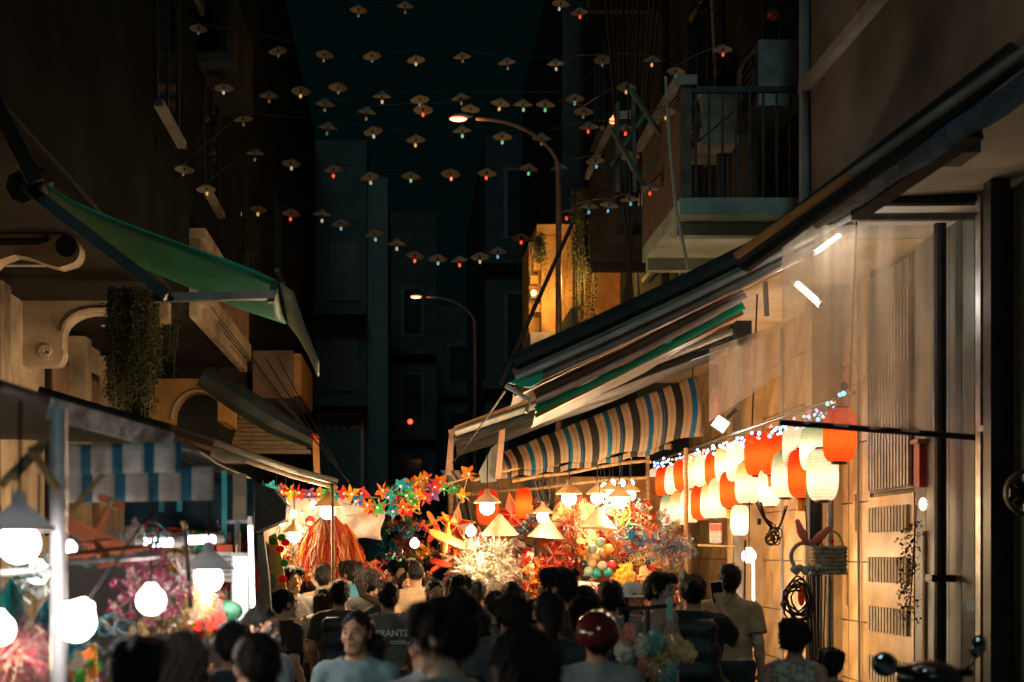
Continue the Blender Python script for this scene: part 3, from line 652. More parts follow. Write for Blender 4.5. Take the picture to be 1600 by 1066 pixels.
# ------------------------------------------------------------------ green awning and tents, left side
D = 8.6
ga = thing('green_awning', P(250, 400, D), 'sagging green canvas awning with a steel arm, upper left', 'awning')
up = [(70, 288), (110, 315), (180, 345), (260, 375), (340, 403), (400, 426), (432, 441)]
lo = [(95, 320), (140, 372), (200, 410), (262, 435), (330, 465), (395, 490), (447, 507)]
g = []
for j in range(9):
    s = j / 8
    g.append([P(lerp(a[0], b[0], s), lerp(a[1], b[1], s) + 9 * math.sin(math.pi * s), D + 1.5 * s * (.35 + .65 * i / 6) + .02 * math.sin(i * 2 + j)) for i, (a, b) in enumerate(zip(up, lo))])
def refine(g, k=3):
    out = []
    for r in g:
        q = []
        for a, b in zip(r, r[1:]): q += [vl(a, b, t / k) for t in range(k)]
        out.append(q + [r[-1]])
    return out
MB().sheet(refine(g), (0, 0, .012)).build('canvas', tarp_green, ga, smooth=True)
g = [[P(lerp(436, 449, s), lerp(442, 506, s), D + 1.4 * s), P(lerp(456, 466, s), lerp(456, 528, s), D + .1 + 1.4 * s), P(lerp(474, 482, s), lerp(512, 556, s), D + .3 + 1.3 * s), P(496, lerp(565, 588, s), D + .6 + 1.2 * s)] for s in (0, .33, .66, 1)]
MB().sheet(refine(g, 4), (.012, 0, 0)).build('valance', mat('lit_green_tarp', (.3, .36, .24), .6, var=.25, nscale=5, transl=.25, dirt=(.06, .22, .14)), ga, smooth=True)  # warm light on the awning tip put into a paler green
MB().beam(P(240, 466, D), P(430, 461, D), .055, .05).build('arm', mat('brown_steel', (.28, .22, .18), .5, .3, var=.2), ga)
MB().beam(P(38, 290, D - .1), P(262, 462, D - .1), .07, .07).build('arm', darkm, ga)
MB().tube([P(34, 292, D), P(60, 285, D + .3)], .1, 8).build('roller_end', darkm, ga)
MB().prism([P(424, 440, D - .02), P(434, 440, D - .02), P(428, 472, D - .02), P(418, 472, D - .02)], (0, .04, 0)).build('hinge', darkm, ga)
aw = thing('dark_upper_awning', P(20, 220, 8.4), 'unlit dark awning above the green one at the left edge', 'awning')
canvas(None, P(-60, 40, 8.2), P(60, 280, 8.4), P(-60, 60, 10), P(150, 330, 10.4), dip=.05).build('canvas', tarp_dark, aw)
MB().tube([P(-60, 60, 8.2), P(55, 285, 8.4)], .05, 8).build('roller', darkm, aw)
aw = thing('dark_rolled_awning', P(400, 640, 16), 'dark rolled-up awning on an arm with an orange tip, below the scrolled house', 'awning')
pts = [P(318, 588, 16), P(370, 622, 16), P(430, 660, 16), P(490, 690, 16)]
MB().tube(pts, [.13, .16, .15, .09], 9).build('roll', tarp_dark, aw)
MB().prism([P(488, 678, 15.95), P(498, 682, 15.95), P(500, 745, 15.95), P(490, 740, 15.95)], (0, .05, 0)).build('tip', mat('orange_wood', (.5, .22, .05), .6), aw)
MB().ell(P(491, 682, 15.9), .04, 8, 6).build('knob', mat('red_plastic', (.5, .03, .02), .4), aw)
for k in range(4):
    MB().tube(sag(P(330 + 10 * k, 480 + 20 * k, 16), P(492, 684, 16), 8, .02), .006, 4).build('stay_cable', blackr, aw)
# tents
stw = stripes('blue_white_stripes', [(0, (.02, .17, .27)), (.33, (.62, .6, .56)), (.9, (.5, .46, .42))], transl=.4)
tn = thing('near_tent', P(200, 720, 6), 'dark canvas market tent with a blue and white striped valance, near left', 'tent')
def roof(pts_near, dep, m, nm, par, rise=.25, off=(0, 0, .012)):
    g = [[p + Vector((-.05 * s, dep * s, rise * math.sin(math.pi * s * .5) + .01 * math.sin(i * 2.1 + s * 6))) for i, p in enumerate(pts_near)] for s in [k / 6 for k in range(7)]]
    return MB().sheet(refine(g), off).build(nm, m, par, smooth=True)
near_edge = [P(-680, 592, 5.4), P(-300, 592, 5.4), P(-60, 594, 5.4), P(0, 606, 5.5), P(70, 628, 5.8), P(140, 652, 6.1), P(220, 680, 6.5), P(300, 702, 6.9)]
roof(near_edge, 3.0, tarp_dark, 'roof', tn, .0)
MB().tube([p + Vector((0, 0, .01)) for p in near_edge], .022, 8).build('edge_pole', darkm, tn)
MB().beam(P(85, 640, 5.75), P(262, 690, 6.5), .06, .085, (0, -.5, 1)).build('pale_hem', mat('pale_hem', (.45, .42, .38), .7, var=.35, nscale=14, dirt=(.12, .12, .11)), tn)
for x0, x1, y0, y1, d, n in ((76, 284, 695, 742, 6.0, 4.2), (76, 334, 733, 786, 6.5, 5.0)):
    g = [[P(lerp(x0, x1, i / 24), lerp(y0, y1, j / 4) - 4 * i / 24, d + .3 * i / 24 + .02 * math.sin(i * 1.4) * j / 4) for i in range(25)] for j in range(5)]
    MB().sheet(g, (0, .006, 0), [[(i / 24 * n, j) for i in range(25)] for j in range(5)]).build('valance', stw, tn, smooth=True)
g = [[P(lerp(195, 397, i / 12), lerp(742 + 6 * i / 12, 822 + 10 * i / 12, j / 5), 8.2 + .02 * math.sin(i * 1.9)) for i in range(13)] for j in range(6)]
MB().sheet(g, (0, .008, 0)).build('back_curtain', tarp_navy, tn, smooth=True)
pl = MB().tube([P(92, 640, 4.9), (P(92, 0, 4.9).x, 4.9, 0)], .028, 12).build('pole', mat('white_steel', (.6, .6, .62), .4, .4, var=.1), tn)
for (a, b, d, w_, m_) in (((20, 745), (70, 690), 4.7, .04, wood), ((48, 700), (90, 765), 4.7, .03, wood), ((104, 806), (160, 742), 5.0, .02, wood), ((0, 895), (104, 888), 4.8, .02, steel), ((100, 880), (250, 868), 5.2, .018, steel), ((0, 760), (60, 700), 4.9, .035, wood)):
    MB().tube([P(*a, d), P(*b, d + .1)], w_ * .5, 8).build('brace', m_, tn)
for x, y0, y1, m_ in ((350, 735, 850, mat('teal_strap', (.03, .3, .33), .6)), (252, 745, 800, MATS['teal_strap']), (280, 760, 800, MATS['teal_strap']), (374, 740, 812, tarp_brown)):
    MB().strip([P(x, y0, 8.0), P(x + 1, (y0 + y1) / 2, 7.98), P(x, y1, 8.0)], (1, 0, 0), .03 if m_ is not tarp_brown else .075).build('strap', m_, tn)
tb = thing('brown_tent', P(400, 720, 11), 'brown tarpaulin stall roof sloping towards the pinwheel garland', 'tent')
e = [P(60, 610, 9.9), P(160, 640, 10.0), P(262, 668, 10.2), P(330, 690, 10.6), P(400, 715, 11.2), P(460, 735, 11.8), P(524, 752, 12.4)]
roof(e, 1.3, tarp_brown, 'roof', tb, .05)
MB().tube(e, .03, 8).build('edge_pole', darkm, tb)
MB().tube([p + Vector((0, .1, -.05)) for p in e[1:]], .02, 8).build('edge_pole', wood, tb)
MB().tube([P(330, 708, 7.3), P(352, 715, 7.3), P(385, 721, 7.3)], [.018, .03, .012], 8).build('tied_cloth', mat('ochre_rag', (.5, .3, .14), .8, var=.2), tb)
MB().prism([P(396, 752, 10), P(428, 764, 10), P(448, 790, 10), P(446, 812, 10), P(396, 832, 10)], (0, .4, 0)).build('gathered_canvas', mat('dark_gathered', (.09, .075, .065), .6, var=.3, nscale=20, bump=.6, bscale=22, stretch=(6, 1, 1)), tb)
MB().tube([P(520, 750, 12.4), (P(520, 0, 12.4).x, 12.4, 0)], .014, 8).build('post', wood, tb)
# ------------------------------------------------------------------ street lamps
def street_lamp(px, hx, hy, top, d, label, power):
    base = P(px, 0, d); o = thing('street_lamp', (base.x, d, 0), label, 'street lamp')
    z1 = P(0, top, d).z; hd = P(hx, hy, d)
    pm = mat('lamp_pole', (.16, .09, .06), .6, .2, var=.2)
    pts = [(base.x, d, 0), (base.x, d, z1)]
    for k in range(1, 9):
        t = k / 8; pts.append((lerp(base.x, hd.x + .25, 1 - math.cos(t * math.pi / 2)) if False else base.x + (hd.x + .25 - base.x) * (t ** 1.6), d, z1 + (hd.z - z1) * math.sin(t * math.pi / 2)))
    MB().tube(pts, [.06] + [.04] + [.026] * 8, 8).build('pole', pm, o, smooth=True)
    MB().ell(hd + Vector((.05, 0, .05)), (.19, .08, .045), 12, 6).build('head', darkm, o, smooth=True)
    MB().ell(hd + Vector((0, 0, .0)), (.13, .06, .035), 12, 6).build('lens', glow('sodium_lens', (1, .16, .08), 5), o)
    lamp(hd + Vector((0, -.02, -.12)), (1, .42, .12), power, o, .1)
    return o
street_lamp(873, 716, 186, 262, 20.3, 'tall curved street lamp glowing red-orange, nearer of the two', 16)
street_lamp(742, 650, 464, 505, 34, 'farther curved street lamp, glowing small and orange', 10)
# the ochre pillar's own uplight (photo: warm glow low on the pillar)
ul = thing('wall_lamp', P(833, 462, 21.9), 'small warm lamp glowing on the ochre pillar', 'wall lamp')
MB().box(P(834, 462, 21.95), (.1, .08, .1)).build('housing', darkm, ul)
MB().ell(P(834, 458, 21.88), .045, 8, 6).build('bulb', glow('amber_bulb', (1, .5, .1), 10), ul)
lamp(P(842, 455, 21.4), (1, .5, .12), 30, ul, .05)
lamp(P(905, 440, 20.5), (1, .5, .12), 60, ul, .1)  # extra light without a fixture, added to strengthen the pillar's glow
rl = thing('signal_light', P(641, 659, 54), 'tiny red light far down the dark street', 'light')
MB().ell(P(641, 659, 54), .09, 8, 6).build('bulb', glow('red_bulb_far', (1, .05, .02), 5), rl)
MB().box(P(641, 659, 54.12), (.14, .1, .14)).build('housing', darkm, rl)
rc = thing('red_balcony_light', P(957, 189, 15), 'small red light on the upper right balcony', 'light')
MB().ell(P(957, 189, 15), .035, 8, 6).build('bulb', glow('red_bulb', (1, .08, .03), 9), rc); MB().ell(P(960, 184, 15.02), .028, 8, 6).build('bulb', MATS['red_bulb'], rc)
MB().tube([P(957, 189, 15.04), P(975, 215, 15.1)], .012, 5).build('wire', blackr, rc)

# ------------------------------------------------------------------ hats strung over the street
straw = mat('straw', (.4, .37, .31), .75, var=.18, nscale=30, stretch=(1, 1, 5), bump=.3, bscale=60, transl=.35)
hat_prof = [(.0, .095), (.02, .088), (.06, .062), (.11, .03), (.16, .0), (.163, -.006), (.157, -.004), (.108, .022), (.058, .052), (.018, .078), (.0, .084)]
hat_me = MB().lathe(hat_prof, 18, cap=False).mesh('hat', straw, smooth=True)
cap_me = MB().lathe([(.0, -.02), (.014, -.02), (.014, .03), (0, .03)], 8, cap=False).mesh('socket', darkm)
BC = {'red': (1, .05, .02), 'white': (.9, .85, .7), 'yellow': (1, .6, .12), 'green': (.1, .75, .35), 'blue': (.08, .5, .75), 'orange': (1, .25, .05), 'clear': (.3, .3, .28)}
bulb_mes = {c: MB().ell((0, 0, -.05), (.026, .026, .036), 8, 6).mesh('bulb', glow('hat_bulb_' + c, v, {'clear': .03, 'white': .35, 'yellow': .5, 'blue': .5, 'green': .5}.get(c, 1.1)), smooth=True) for c, v in BC.items()}
rows = {
 'lowest': (24.5, 1.0, [(402, 328, 'yellow'), (455, 334, 'red'), (503, 336, 'white'), (532, 351, 'blue'), (585, 366, 'green'), (620, 382, 'white'), (649, 400, 'red'), (684, 405, 'blue'), (718, 408, 'red'), (750, 402, 'white'), (778, 394, 'blue'), (814, 373, 'red'), (885, 335, 'red'), (921, 323, 'blue'), (952, 321, 'blue'), (984, 312, 'blue'), (1016, 295, 'red')]),
 'second lowest': (23.4, 1.0, [(322, 296, 'yellow'), (398, 240, 'clear'), (455, 256, 'white'), (521, 266, 'red'), (578, 277, 'white'), (642, 276, 'green'), (704, 272, 'orange'), (761, 271, 'red'), (826, 264, 'green'), (875, 265, 'green'), (930, 252, 'blue'), (984, 245, 'red')]),
 'middle': (22.6, 1.0, [(288, 265, 'clear'), (380, 186, 'clear'), (512, 200, 'clear'), (583, 206, 'white'), (650, 219, 'yellow'), (722, 205, 'green'), (785, 214, 'green'), (846, 217, 'clear'), (920, 199, 'red'), (978, 202, 'red'), (1040, 176, 'yellow')]),
 'fourth': (21.8, .98, [(420, 150, 'clear'), (470, 143, 'yellow'), (508, 163, 'clear'), (573, 176, 'clear'), (661, 172, 'red'), (735, 171, 'clear'), (782, 162, 'yellow'), (817, 164, 'green'), (852, 164, 'green'), (912, 175, 'clear'), (979, 137, 'yellow')]),
 'fifth': (21.4, .95, [(350, 138, 'white'), (434, 80, 'clear'), (528, 137, 'clear'), (597, 151, 'white'), (656, 156, 'clear'), (720, 154, 'clear'), (898, 155, 'blue')]),
 'sixth': (20.6, .88, [(310, 45, 'clear'), (507, 86, 'clear'), (581, 88, 'clear'), (650, 94, 'yellow'), (722, 89, 'clear'), (792, 98, 'clear'), (868, 100, 'white'), (942, 94, 'clear'), (1019, 95, 'orange'), (1056, 112, 'clear'), (1130, 78, 'red')]),
 'topmost': (19.8, .85, [(560, 16, 'clear'), (633, 10, 'clear'), (876, 6, 'white'), (905, 20, 'red')]),
}
for rn, (d, s0, L) in rows.items():
    top = []
    for k, (px, py, c) in enumerate(L):
        dd = d + rnd.uniform(-.3, .3); s = s0 * min(1, .42 + dd / 42)
        if px < 400: dd = min(dd, 2.15 * F / (VX - px))
        if px > 900: dd = min(dd, 2.1 * F / (px - VX))
        s *= (dd / d); p = P(px, py, dd)
        h = thing('conical_hat', p, f'straw cone hat with {c} bulb, {ORD[k]} from left, {rn} overhead row', 'hat', 'straw hats strung over the street')
        h.rotation_euler = (rnd.uniform(-.16, .16), rnd.uniform(-.16, .16), rnd.uniform(0, 6)); h.scale = (s,) * 3
        obj('hat', hat_me, h); obj('socket', cap_me, h); obj('bulb', bulb_mes[c], h, (rnd.uniform(-.02, .02), 0, -.02 - rnd.uniform(0, .03)))
        top.append(p + Vector((0, 0, .1 * s)))
    a = top[0] + Vector((-3.2 - top[0].x, 0, 1.2)); b = top[-1] + Vector((max(3.3 - top[-1].x, .4), 0, 1.0))
    pts = [a] + top + [b]; line = []
    for q0, q1 in zip(pts, pts[1:]): line += sag(q0, q1, 4, -.015)[:-1]
    MB().tube(line + [b], .006, 4).build('overhead_wire', blackr, label=f'thin black wire carrying the {rn} row of straw hats', cat='wire')

# ------------------------------------------------------------------ paper lanterns
def lantern_mesh(name, m, hh=.41, rr=.125, ribs=18):
    pr = []
    for i in range(ribs * 2 + 1):
        t = i / (ribs * 2); z = hh * (t - .5)
        e = (1 - abs(2 * t - 1) ** 3.2) ** .5 if 0 < t < 1 else 0
        pr.append((rr * (.42 + .58 * e) * (1.0 if i % 2 else .975), z))
    return MB().lathe(pr, 22, cap=False).mesh(name, m, smooth=True)
PAP = {'white': paper('paper_white', (1, .93, .8), (1, .9, .74)), 'yellow': paper('paper_yellow', (1, .92, .74), (.85, .55, .14)),
       'green': paper('paper_green', (1, .95, .82), (.3, .5, .28)), 'orange': paper('paper_orange', (1, .17, .03), (.95, .07, .012)), 'red': paper('paper_red', (1, .10, .025), (.85, .03, .01))}
LMES = {k: lantern_mesh('paper_shell', v) for k, v in PAP.items()}
capm = mat('lantern_cap', (.12, .02, .015), .5, var=.1)
rim_me = MB().lathe([(.05, -.012), (.058, -.012), (.058, .012), (.05, .012), (.05, -.012)], 16, cap=False).mesh('rim', capm)
tass_me = MB().lathe([(.05, 0), (.055, -.02), (.05, -.1), (.0, -.1)], 10, cap=False).mesh('tag', mat('gold_tag', (.75, .42, .06), .5, var=.2, transl=.3))
LPOW = 2.1
def lantern(px, y0, y1, col, d, label, group, tag_=False, power=LPOW, wsc=1.0):
    c = P(px, (y0 + y1) / 2, d); s = (y1 - y0) * d / F / .43
    o = thing('paper_lantern', c, label, 'lantern', group); o.rotation_euler = (rnd.uniform(-.06, .06), rnd.uniform(-.06, .06), rnd.uniform(0, 6)); o.scale = (s * wsc, s * wsc, s)
    obj('paper_shell', LMES[col], o)
    obj('rim', rim_me, o, (0, 0, .205)); obj('rim', rim_me, o, (0, 0, -.205))
    if tag_: obj('tag', tass_me, o, (0, 0, -.215))
    l = lamp((0, 0, 0), (1, .78, .5) if col not in ('orange', 'red') else (1, .6, .3), power, None, .03); l.parent = o; l.location = (0, 0, -.03)
    return o
U = [(1312, 636, 725, 'orange'), (1271, 664, 738, 'green'), (1244, 662, 736, 'white'), (1208, 671, 744, 'orange'), (1183, 676, 745, 'orange'), (1154, 688, 755, 'white'), (1134, 697, 757, 'yellow'), (1117, 705, 761, 'orange'), (1101, 706, 763, 'white'), (1084, 708, 765, 'yellow'), (1067, 717, 769, 'orange'), (1053, 725, 775, 'white'), (1038, 728, 777, 'orange'), (1025, 731, 778, 'white')]
Lw = [(1285, 700, 785, 'white'), (1254, 700, 780, 'orange'), (1227, 705, 780, 'green'), (1202, 731, 793, 'white'), (1168, 721, 789, 'yellow'), (1142, 735, 796, 'orange'), (1126, 745, 811, 'white'), (1111, 754, 812, 'yellow'), (1096, 756, 814, 'orange'), (1079, 762, 818, 'white'), (1062, 768, 822, 'yellow'), (1046, 772, 823, 'green'), (1031, 773, 824, 'yellow'), (1017, 777, 826, 'white')]
for nm, L, dx in (('upper', U, 0), ('lower', Lw, .12)):
    for k, (px, y0, y1, c) in enumerate(L):
        d = 3.25 * F / (px - VX) + dx
        lantern(px, y0, y1, c, d, f'lit {c} paper lantern, {ORD[k]} from the right, {nm} row', 'paper lanterns along the tiled shop front', c == 'orange' and k % 2 == 1)
lantern(1156, 788, 838, 'white', 14.0, 'lit white paper lantern hanging alone below the lower lantern row', 'paper lanterns along the tiled shop front')
lantern(762, 765, 822, 'red', 15.6, 'red paper lantern behind a bulb at the left end of the toy stall', 'paper lanterns in the toy stall', wsc=1.05)
lantern(818, 762, 812, 'orange', 15.8, 'slim orange paper lantern beside the red one in the toy stall', 'paper lanterns in the toy stall', wsc=.9)
lr_ = thing('lantern_rail', P(1170, 650, 14), 'dark rail and wire carrying the row of paper lanterns', 'rail')
MB().tube([(3.25, 10.4, 2.98), (3.25, 19.2, 3.02)], .014, 6).build('rail', darkm, lr_)
for y in (10.5, 13.5, 16.5, 19.0): MB().tube([(3.25, y, 3.0), (3.3, y, 4.26)], .008, 5).build('hanger', darkm, lr_)
# fairy lights above the lanterns
fl = thing('fairy_light_string', P(1160, 680, 14), 'string of small blue, pink and white fairy lights above the paper lanterns', 'fairy lights')
fcol = [glow('fairy_blue', (.12, .5, 1), 5), glow('fairy_cyan', (.2, .9, 1), 4), glow('fairy_white', (1, .9, .8), 5), glow('fairy_pink', (1, .35, .7), 4), glow('fairy_red', (1, .1, .05), 4), glow('fairy_green', (.2, 1, .4), 3)]
fb = [MB().ell((0, 0, 0), .014, 7, 5).mesh('bulb', m) for m in fcol]
pts = []
for i in range(120):
    t = i / 119; px = lerp(1318, 1018, t ** .8); d = 3.2 * F / (px - VX)
    p = P(px, lerp(615, 728, ((1318 - px) / 300) ** .62), d) + Vector((.02 * math.sin(i * 2.2), .05 * math.sin(i), .035 * math.sin(i * 1.7) + .02 * math.sin(i * .6)))
    pts.append(p); obj('bulb', fb[(i * 7 + (i // 5)) % 6 if i % 3 else 0], fl, p - ORG[fl.name], sc=rnd.uniform(.8, 1.4))
MB().tube(pts, .006, 4).build('wire', blackr, fl)
MB().ell(P(1319, 604, 10.5), (.03, .03, .035), 10, 8).build('plug', blackr, fl)

# ------------------------------------------------------------------ bulbs with cone shades
shade_me = MB().lathe([(.012, .13), (.02, .13), (.025, .09), (.11, .02), (.125, .0), (.12, .0), (.105, .018), (.018, .085), (.012, .085)], 16, cap=False).mesh('shade', mat('tin_shade', (.6, .42, .24), .5, var=.15, transl=.45), smooth=True)
shade_b = MB().lathe([(.012, .13), (.02, .13), (.025, .09), (.11, .02), (.125, .0), (.12, .0), (.105, .018), (.018, .085), (.012, .085)], 16, cap=False).mesh('shade', mat('grey_tin_shade', (.45, .45, .45), .5, var=.15, transl=.3), smooth=True)
globe_me = MB().lathe([(.0, -.105), (.02, -.103), (.038, -.096), (.054, -.082), (.064, -.064), (.068, -.044), (.066, -.024), (.059, -.006), (.035, .02), (.02, .04), (0, .04)], 28, cap=False).mesh('bulb', glow('warm_led', (1, .82, .6), 12), smooth=True)
globe_c = MB().lathe([(.0, -.105), (.02, -.103), (.038, -.096), (.054, -.082), (.064, -.064), (.068, -.044), (.066, -.024), (.059, -.006), (.035, .02), (.02, .04), (0, .04)], 28, cap=False).mesh('bulb', glow('cool_led', (1, .93, .92), 12), smooth=True)
def bulb_lamp(px, py, d, label, s=1.0, power=30, shade=True, cool=False, cord=.3, tilt=0):
    p = P(px, py, d); o = thing('hanging_bulb', p, label, 'lamp', 'bare bulbs hung over the stalls'); o.scale = (s,) * 3; o.rotation_euler = (0, tilt, 0)
    if shade: obj('shade', shade_b if cool else shade_me, o)
    obj('bulb', globe_c if cool else globe_me, o)
    obj('cord', MB().tube([(0, 0, .03), (.005, 0, .13 + cord / s)], .006, 5).mesh('cord', blackr), o)
    l = lamp((0, 0, 0), (1, .86, .78) if cool else (1, .66, .35), power, None, .07 * s); l.parent = o; l.location = (0, 0, -.13)
    l.data.energy *= 1.15 if cool else 2.0
    return o
bulb_lamp(761, 786, 13.4, 'bulb with tin cone shade in front of the red lantern', 1.05, 46)
bulb_lamp(848, 802, 14.6, 'bulb just above the middle conical hat in the toy stall', .9, 22)
bulb_lamp(889, 772, 13.6, 'cone-shaded bulb near the middle top of the toy stall', 1.05, 46)
bulb_lamp(933, 772, 15.3, 'cone-shaded bulb, left one of the bright cluster at the stall top', 1.0, 22)
bulb_lamp(952, 766, 16.2, 'cone-shaded bulb, second from left in the bright stall-top cluster', .95, 20)
bulb_lamp(968, 777, 14.9, 'cone-shaded bulb, lowest one of the bright stall-top cluster', 1.1, 24)
bulb_lamp(984, 768, 16.2, 'cone-shaded bulb, rightmost of the bright stall-top cluster', 1.0, 22)
for k, (x, y) in enumerate(((944, 757), (957, 752), (972, 752), (986, 752))):
    bulb_lamp(x, y, 16.5, f'bare bulb above the bright stall-top cluster, {ORD[k]} from the left', .55, 6, shade=False)
bulb_lamp(736, 825, 14.9, 'bare bulb over the clear tinsel at the left of the toy stall', .8, 24, shade=False)
bulb_lamp(697, 838, 19, 'small bulb between the pinwheel bunch and the orange toy planes', .8, 10, shade=False)
bulb_lamp(648, 845, 21, 'far bulb glowing down the street below the pinwheels', 1.0, 12, shade=False)
bulb_lamp(1170, 862, 13.6, 'bare bulb in a brown socket on a looped cord by the tiled pilaster', 1.0, 26, shade=False, cord=.35)
bulb_lamp(1163, 950, 12.8, 'white lamp at shoulder height behind the man in the tan shirt', 1.6, 22, shade=False, cord=.4)
# left stalls: cool white bulbs
bulb_lamp(30, 830, 4.7, 'large blurred cool bulb at the left edge under the striped valance', 1.0, 6, cool=True)
bulb_lamp(128, 955, 4.65, 'large tilted cool bulb right of the white tent pole', 1.0, 2, shade=False, cool=True, tilt=.6)
bulb_lamp(236, 925, 5.6, 'round cool bulb over the pink toys in the left stall', .85, 8, shade=False, cool=True)
bulb_lamp(326, 890, 7.0, 'cool bulb under a grey funnel shade in the left stall', 1.05, 14, cool=True)
bulb_lamp(-2, 968, 5.2, 'orange-tinged bulb cut by the left edge of the picture', .9, 3, shade=False)
bulb_lamp(60, 885, 6.0, 'small cool bulb behind the teal tinsel at the far left', .7, 6, shade=False, cool=True)
bulb_lamp(110, 850, 6.6, 'tiny cool bulb behind the brown toy plane', .45, 3, shade=False, cool=True)
for k, (x, y, d) in enumerate(((432, 788, 14.2), (446, 786, 14.4), (458, 800, 14.2), (440, 812, 14.0), (490, 786, 14.5))):
    bulb_lamp(x, y, d, f'small bulb in front of the white panel of the mask stall, {ORD[k]} from the left', .55, 8, shade=False)
bulb_lamp(460, 832, 12.6, 'cone-shaded bulb hanging low in front of the mask stall panel', .85, 26)
bulb_lamp(512, 792, 12.6, 'wide bright bulb above the red foil bunch in the mask stall', 1.05, 62)
# tube lights
def tube_light(a, b, da, db, label, r=.016, col='tube_white', st_=9, power=0):
    A, B = P(*a, da), P(*b, db); o = thing('tube_light', A.lerp(B, .5), label, 'lamp')
    MB().tube([A, B], r, 8).build('tube', glow(col, (1, .95, .92), st_), o)
    dn = (B - A).normalized()
    MB().tube([A - dn * .05, A], r * 1.2, 8).build('end_cap', whitep, o); MB().tube([B, B + dn * .05], r * 1.2, 8).build('end_cap', whitep, o)
    back = Vector((0, .03, .02)); MB().beam(A + back, B + back, .04, .02).build('batten', whitep, o)
    if power: lamp(A.lerp(B, .5) + Vector((-.05, -.1, -.1)), (1, .9, .8), power, o, .1)
    return o
tube_light((1272, 396), (1322, 360), 10.05, 10.35, 'slanting fluorescent tube seen through the plastic curtain top', power=5, st_=8)
tube_light((1246, 444), (1278, 472), 11.4, 11.2, 'short fluorescent tube lower in the plastic curtain', .024, power=14, st_=8)
tube_light((391, 822), (396, 985), 7.6, 7.6, 'upright white light tube on the left stall post', .011, power=3, st_=4)
tube_light((1177, 872), (1178, 1010), 15.0, 15.0, 'upright bright tube beside the tiled pilaster', .012, power=14, st_=6)
tube_light((222, 848), (268, 848), 7.4, 7.5, 'flat horizontal tube deep in the left stall', .022, st_=8)
tube_light((290, 845), (335, 843), 7.8, 7.9, 'second horizontal tube in the left stall, right of the first', .022, st_=8)
fld = thing('flood_light', P(1125, 663, 14.4), 'square white LED flood light above the far lanterns', 'lamp')
M_ = Matrix.Rotation(R(35), 3, 'Y')
MB().box(P(1125, 663, 14.4), (.15, .05, .13), M_).build('housing', darkm, fld)
MB().box(P(1125, 663, 14.4) + Vector((0, -.032, 0)), (.135, .01, .115), M_).build('panel', glow('flood_panel', (1, .95, .95), 8), fld)
MB().beam(P(1135, 655, 14.45), P(1150, 640, 14.5), .03, .03).build('bracket', darkm, fld)
lamp(P(1125, 668, 14.2), (1, .9, .8), 22, fld, .08)
# white light box in the left stall
lb = thing('light_box', P(375, 900, 7.6), 'tall white light box panel on the left stall post', 'light box')
MB().box(P(376, 930, 7.7), (.075, .03, .42)).build('panel', glow('light_box_face', (1, .96, .93), .5), lb)
MB().box(P(376, 930, 7.74), (.095, .03, .46)).build('frame', whitep, lb)
# ------------------------------------------------------------------ foil, tinsel and toy materials
def island(name, cols, rough=.3, metal=.6, transl=.0, alpha=None, emis=0):
    """every separate strip or blade takes one of the printed colours"""
    if name in MATS: return MATS[name]
    m = bpy.data.materials.new(name); m.use_nodes = True; MATS[name] = m
    t = m.node_tree; N = t.nodes; L = t.links; bs = N['Principled BSDF']; bs.inputs['Roughness'].default_value = rough; bs.inputs['Metallic'].default_value = metal
    ge = N.new('ShaderNodeNewGeometry'); rp = N.new('ShaderNodeValToRGB'); rp.color_ramp.interpolation = 'CONSTANT'
    e = rp.color_ramp.elements
    while len(e) < len(cols): e.new(.5)
    for i, c in enumerate(cols): e[i].position = i / len(cols); e[i].color = tuple(c) + (1,)
    nz = N.new('ShaderNodeTexNoise'); nz.inputs['Scale'].default_value = 38; nz.inputs['Detail'].default_value = 3
    bp = N.new('ShaderNodeBump'); bp.inputs['Strength'].default_value = .7; bp.inputs['Distance'].default_value = .02; L.new(nz.outputs[0], bp.inputs['Height']); L.new(bp.outputs[0], bs.inputs['Normal'])
    L.new(ge.outputs['Random Per Island'], rp.inputs[0]); L.new(rp.outputs[0], bs.inputs['Base Color']); last = bs.outputs[0]
    if transl:
        tr = N.new('ShaderNodeBsdfTranslucent'); L.new(rp.outputs[0], tr.inputs[0]); mx = N.new('ShaderNodeMixShader'); mx.inputs[0].default_value = transl
        L.new(last, mx.inputs[1]); L.new(tr.outputs[0], mx.inputs[2]); last = mx.outputs[0]
    if alpha is not None:
        tp = N.new('ShaderNodeBsdfTransparent'); mx = N.new('ShaderNodeMixShader'); mx.inputs[0].default_value = alpha
        L.new(tp.outputs[0], mx.inputs[1]); L.new(last, mx.inputs[2]); last = mx.outputs[0]
    L.new(last, N['Material Output'].inputs[0]); return m
red, dred, gold, yel, orn, grn, teal, blue, pink, wht, slv, purp = (.62, .025, .015), (.3, .01, .01), (.7, .36, .05), (.75, .45, .04), (.75, .19, .02), (.05, .35, .07), (.02, .36, .38), (.02, .13, .5), (.75, .2, .3), (.8, .74, .64), (.62, .58, .5), (.2, .06, .3)
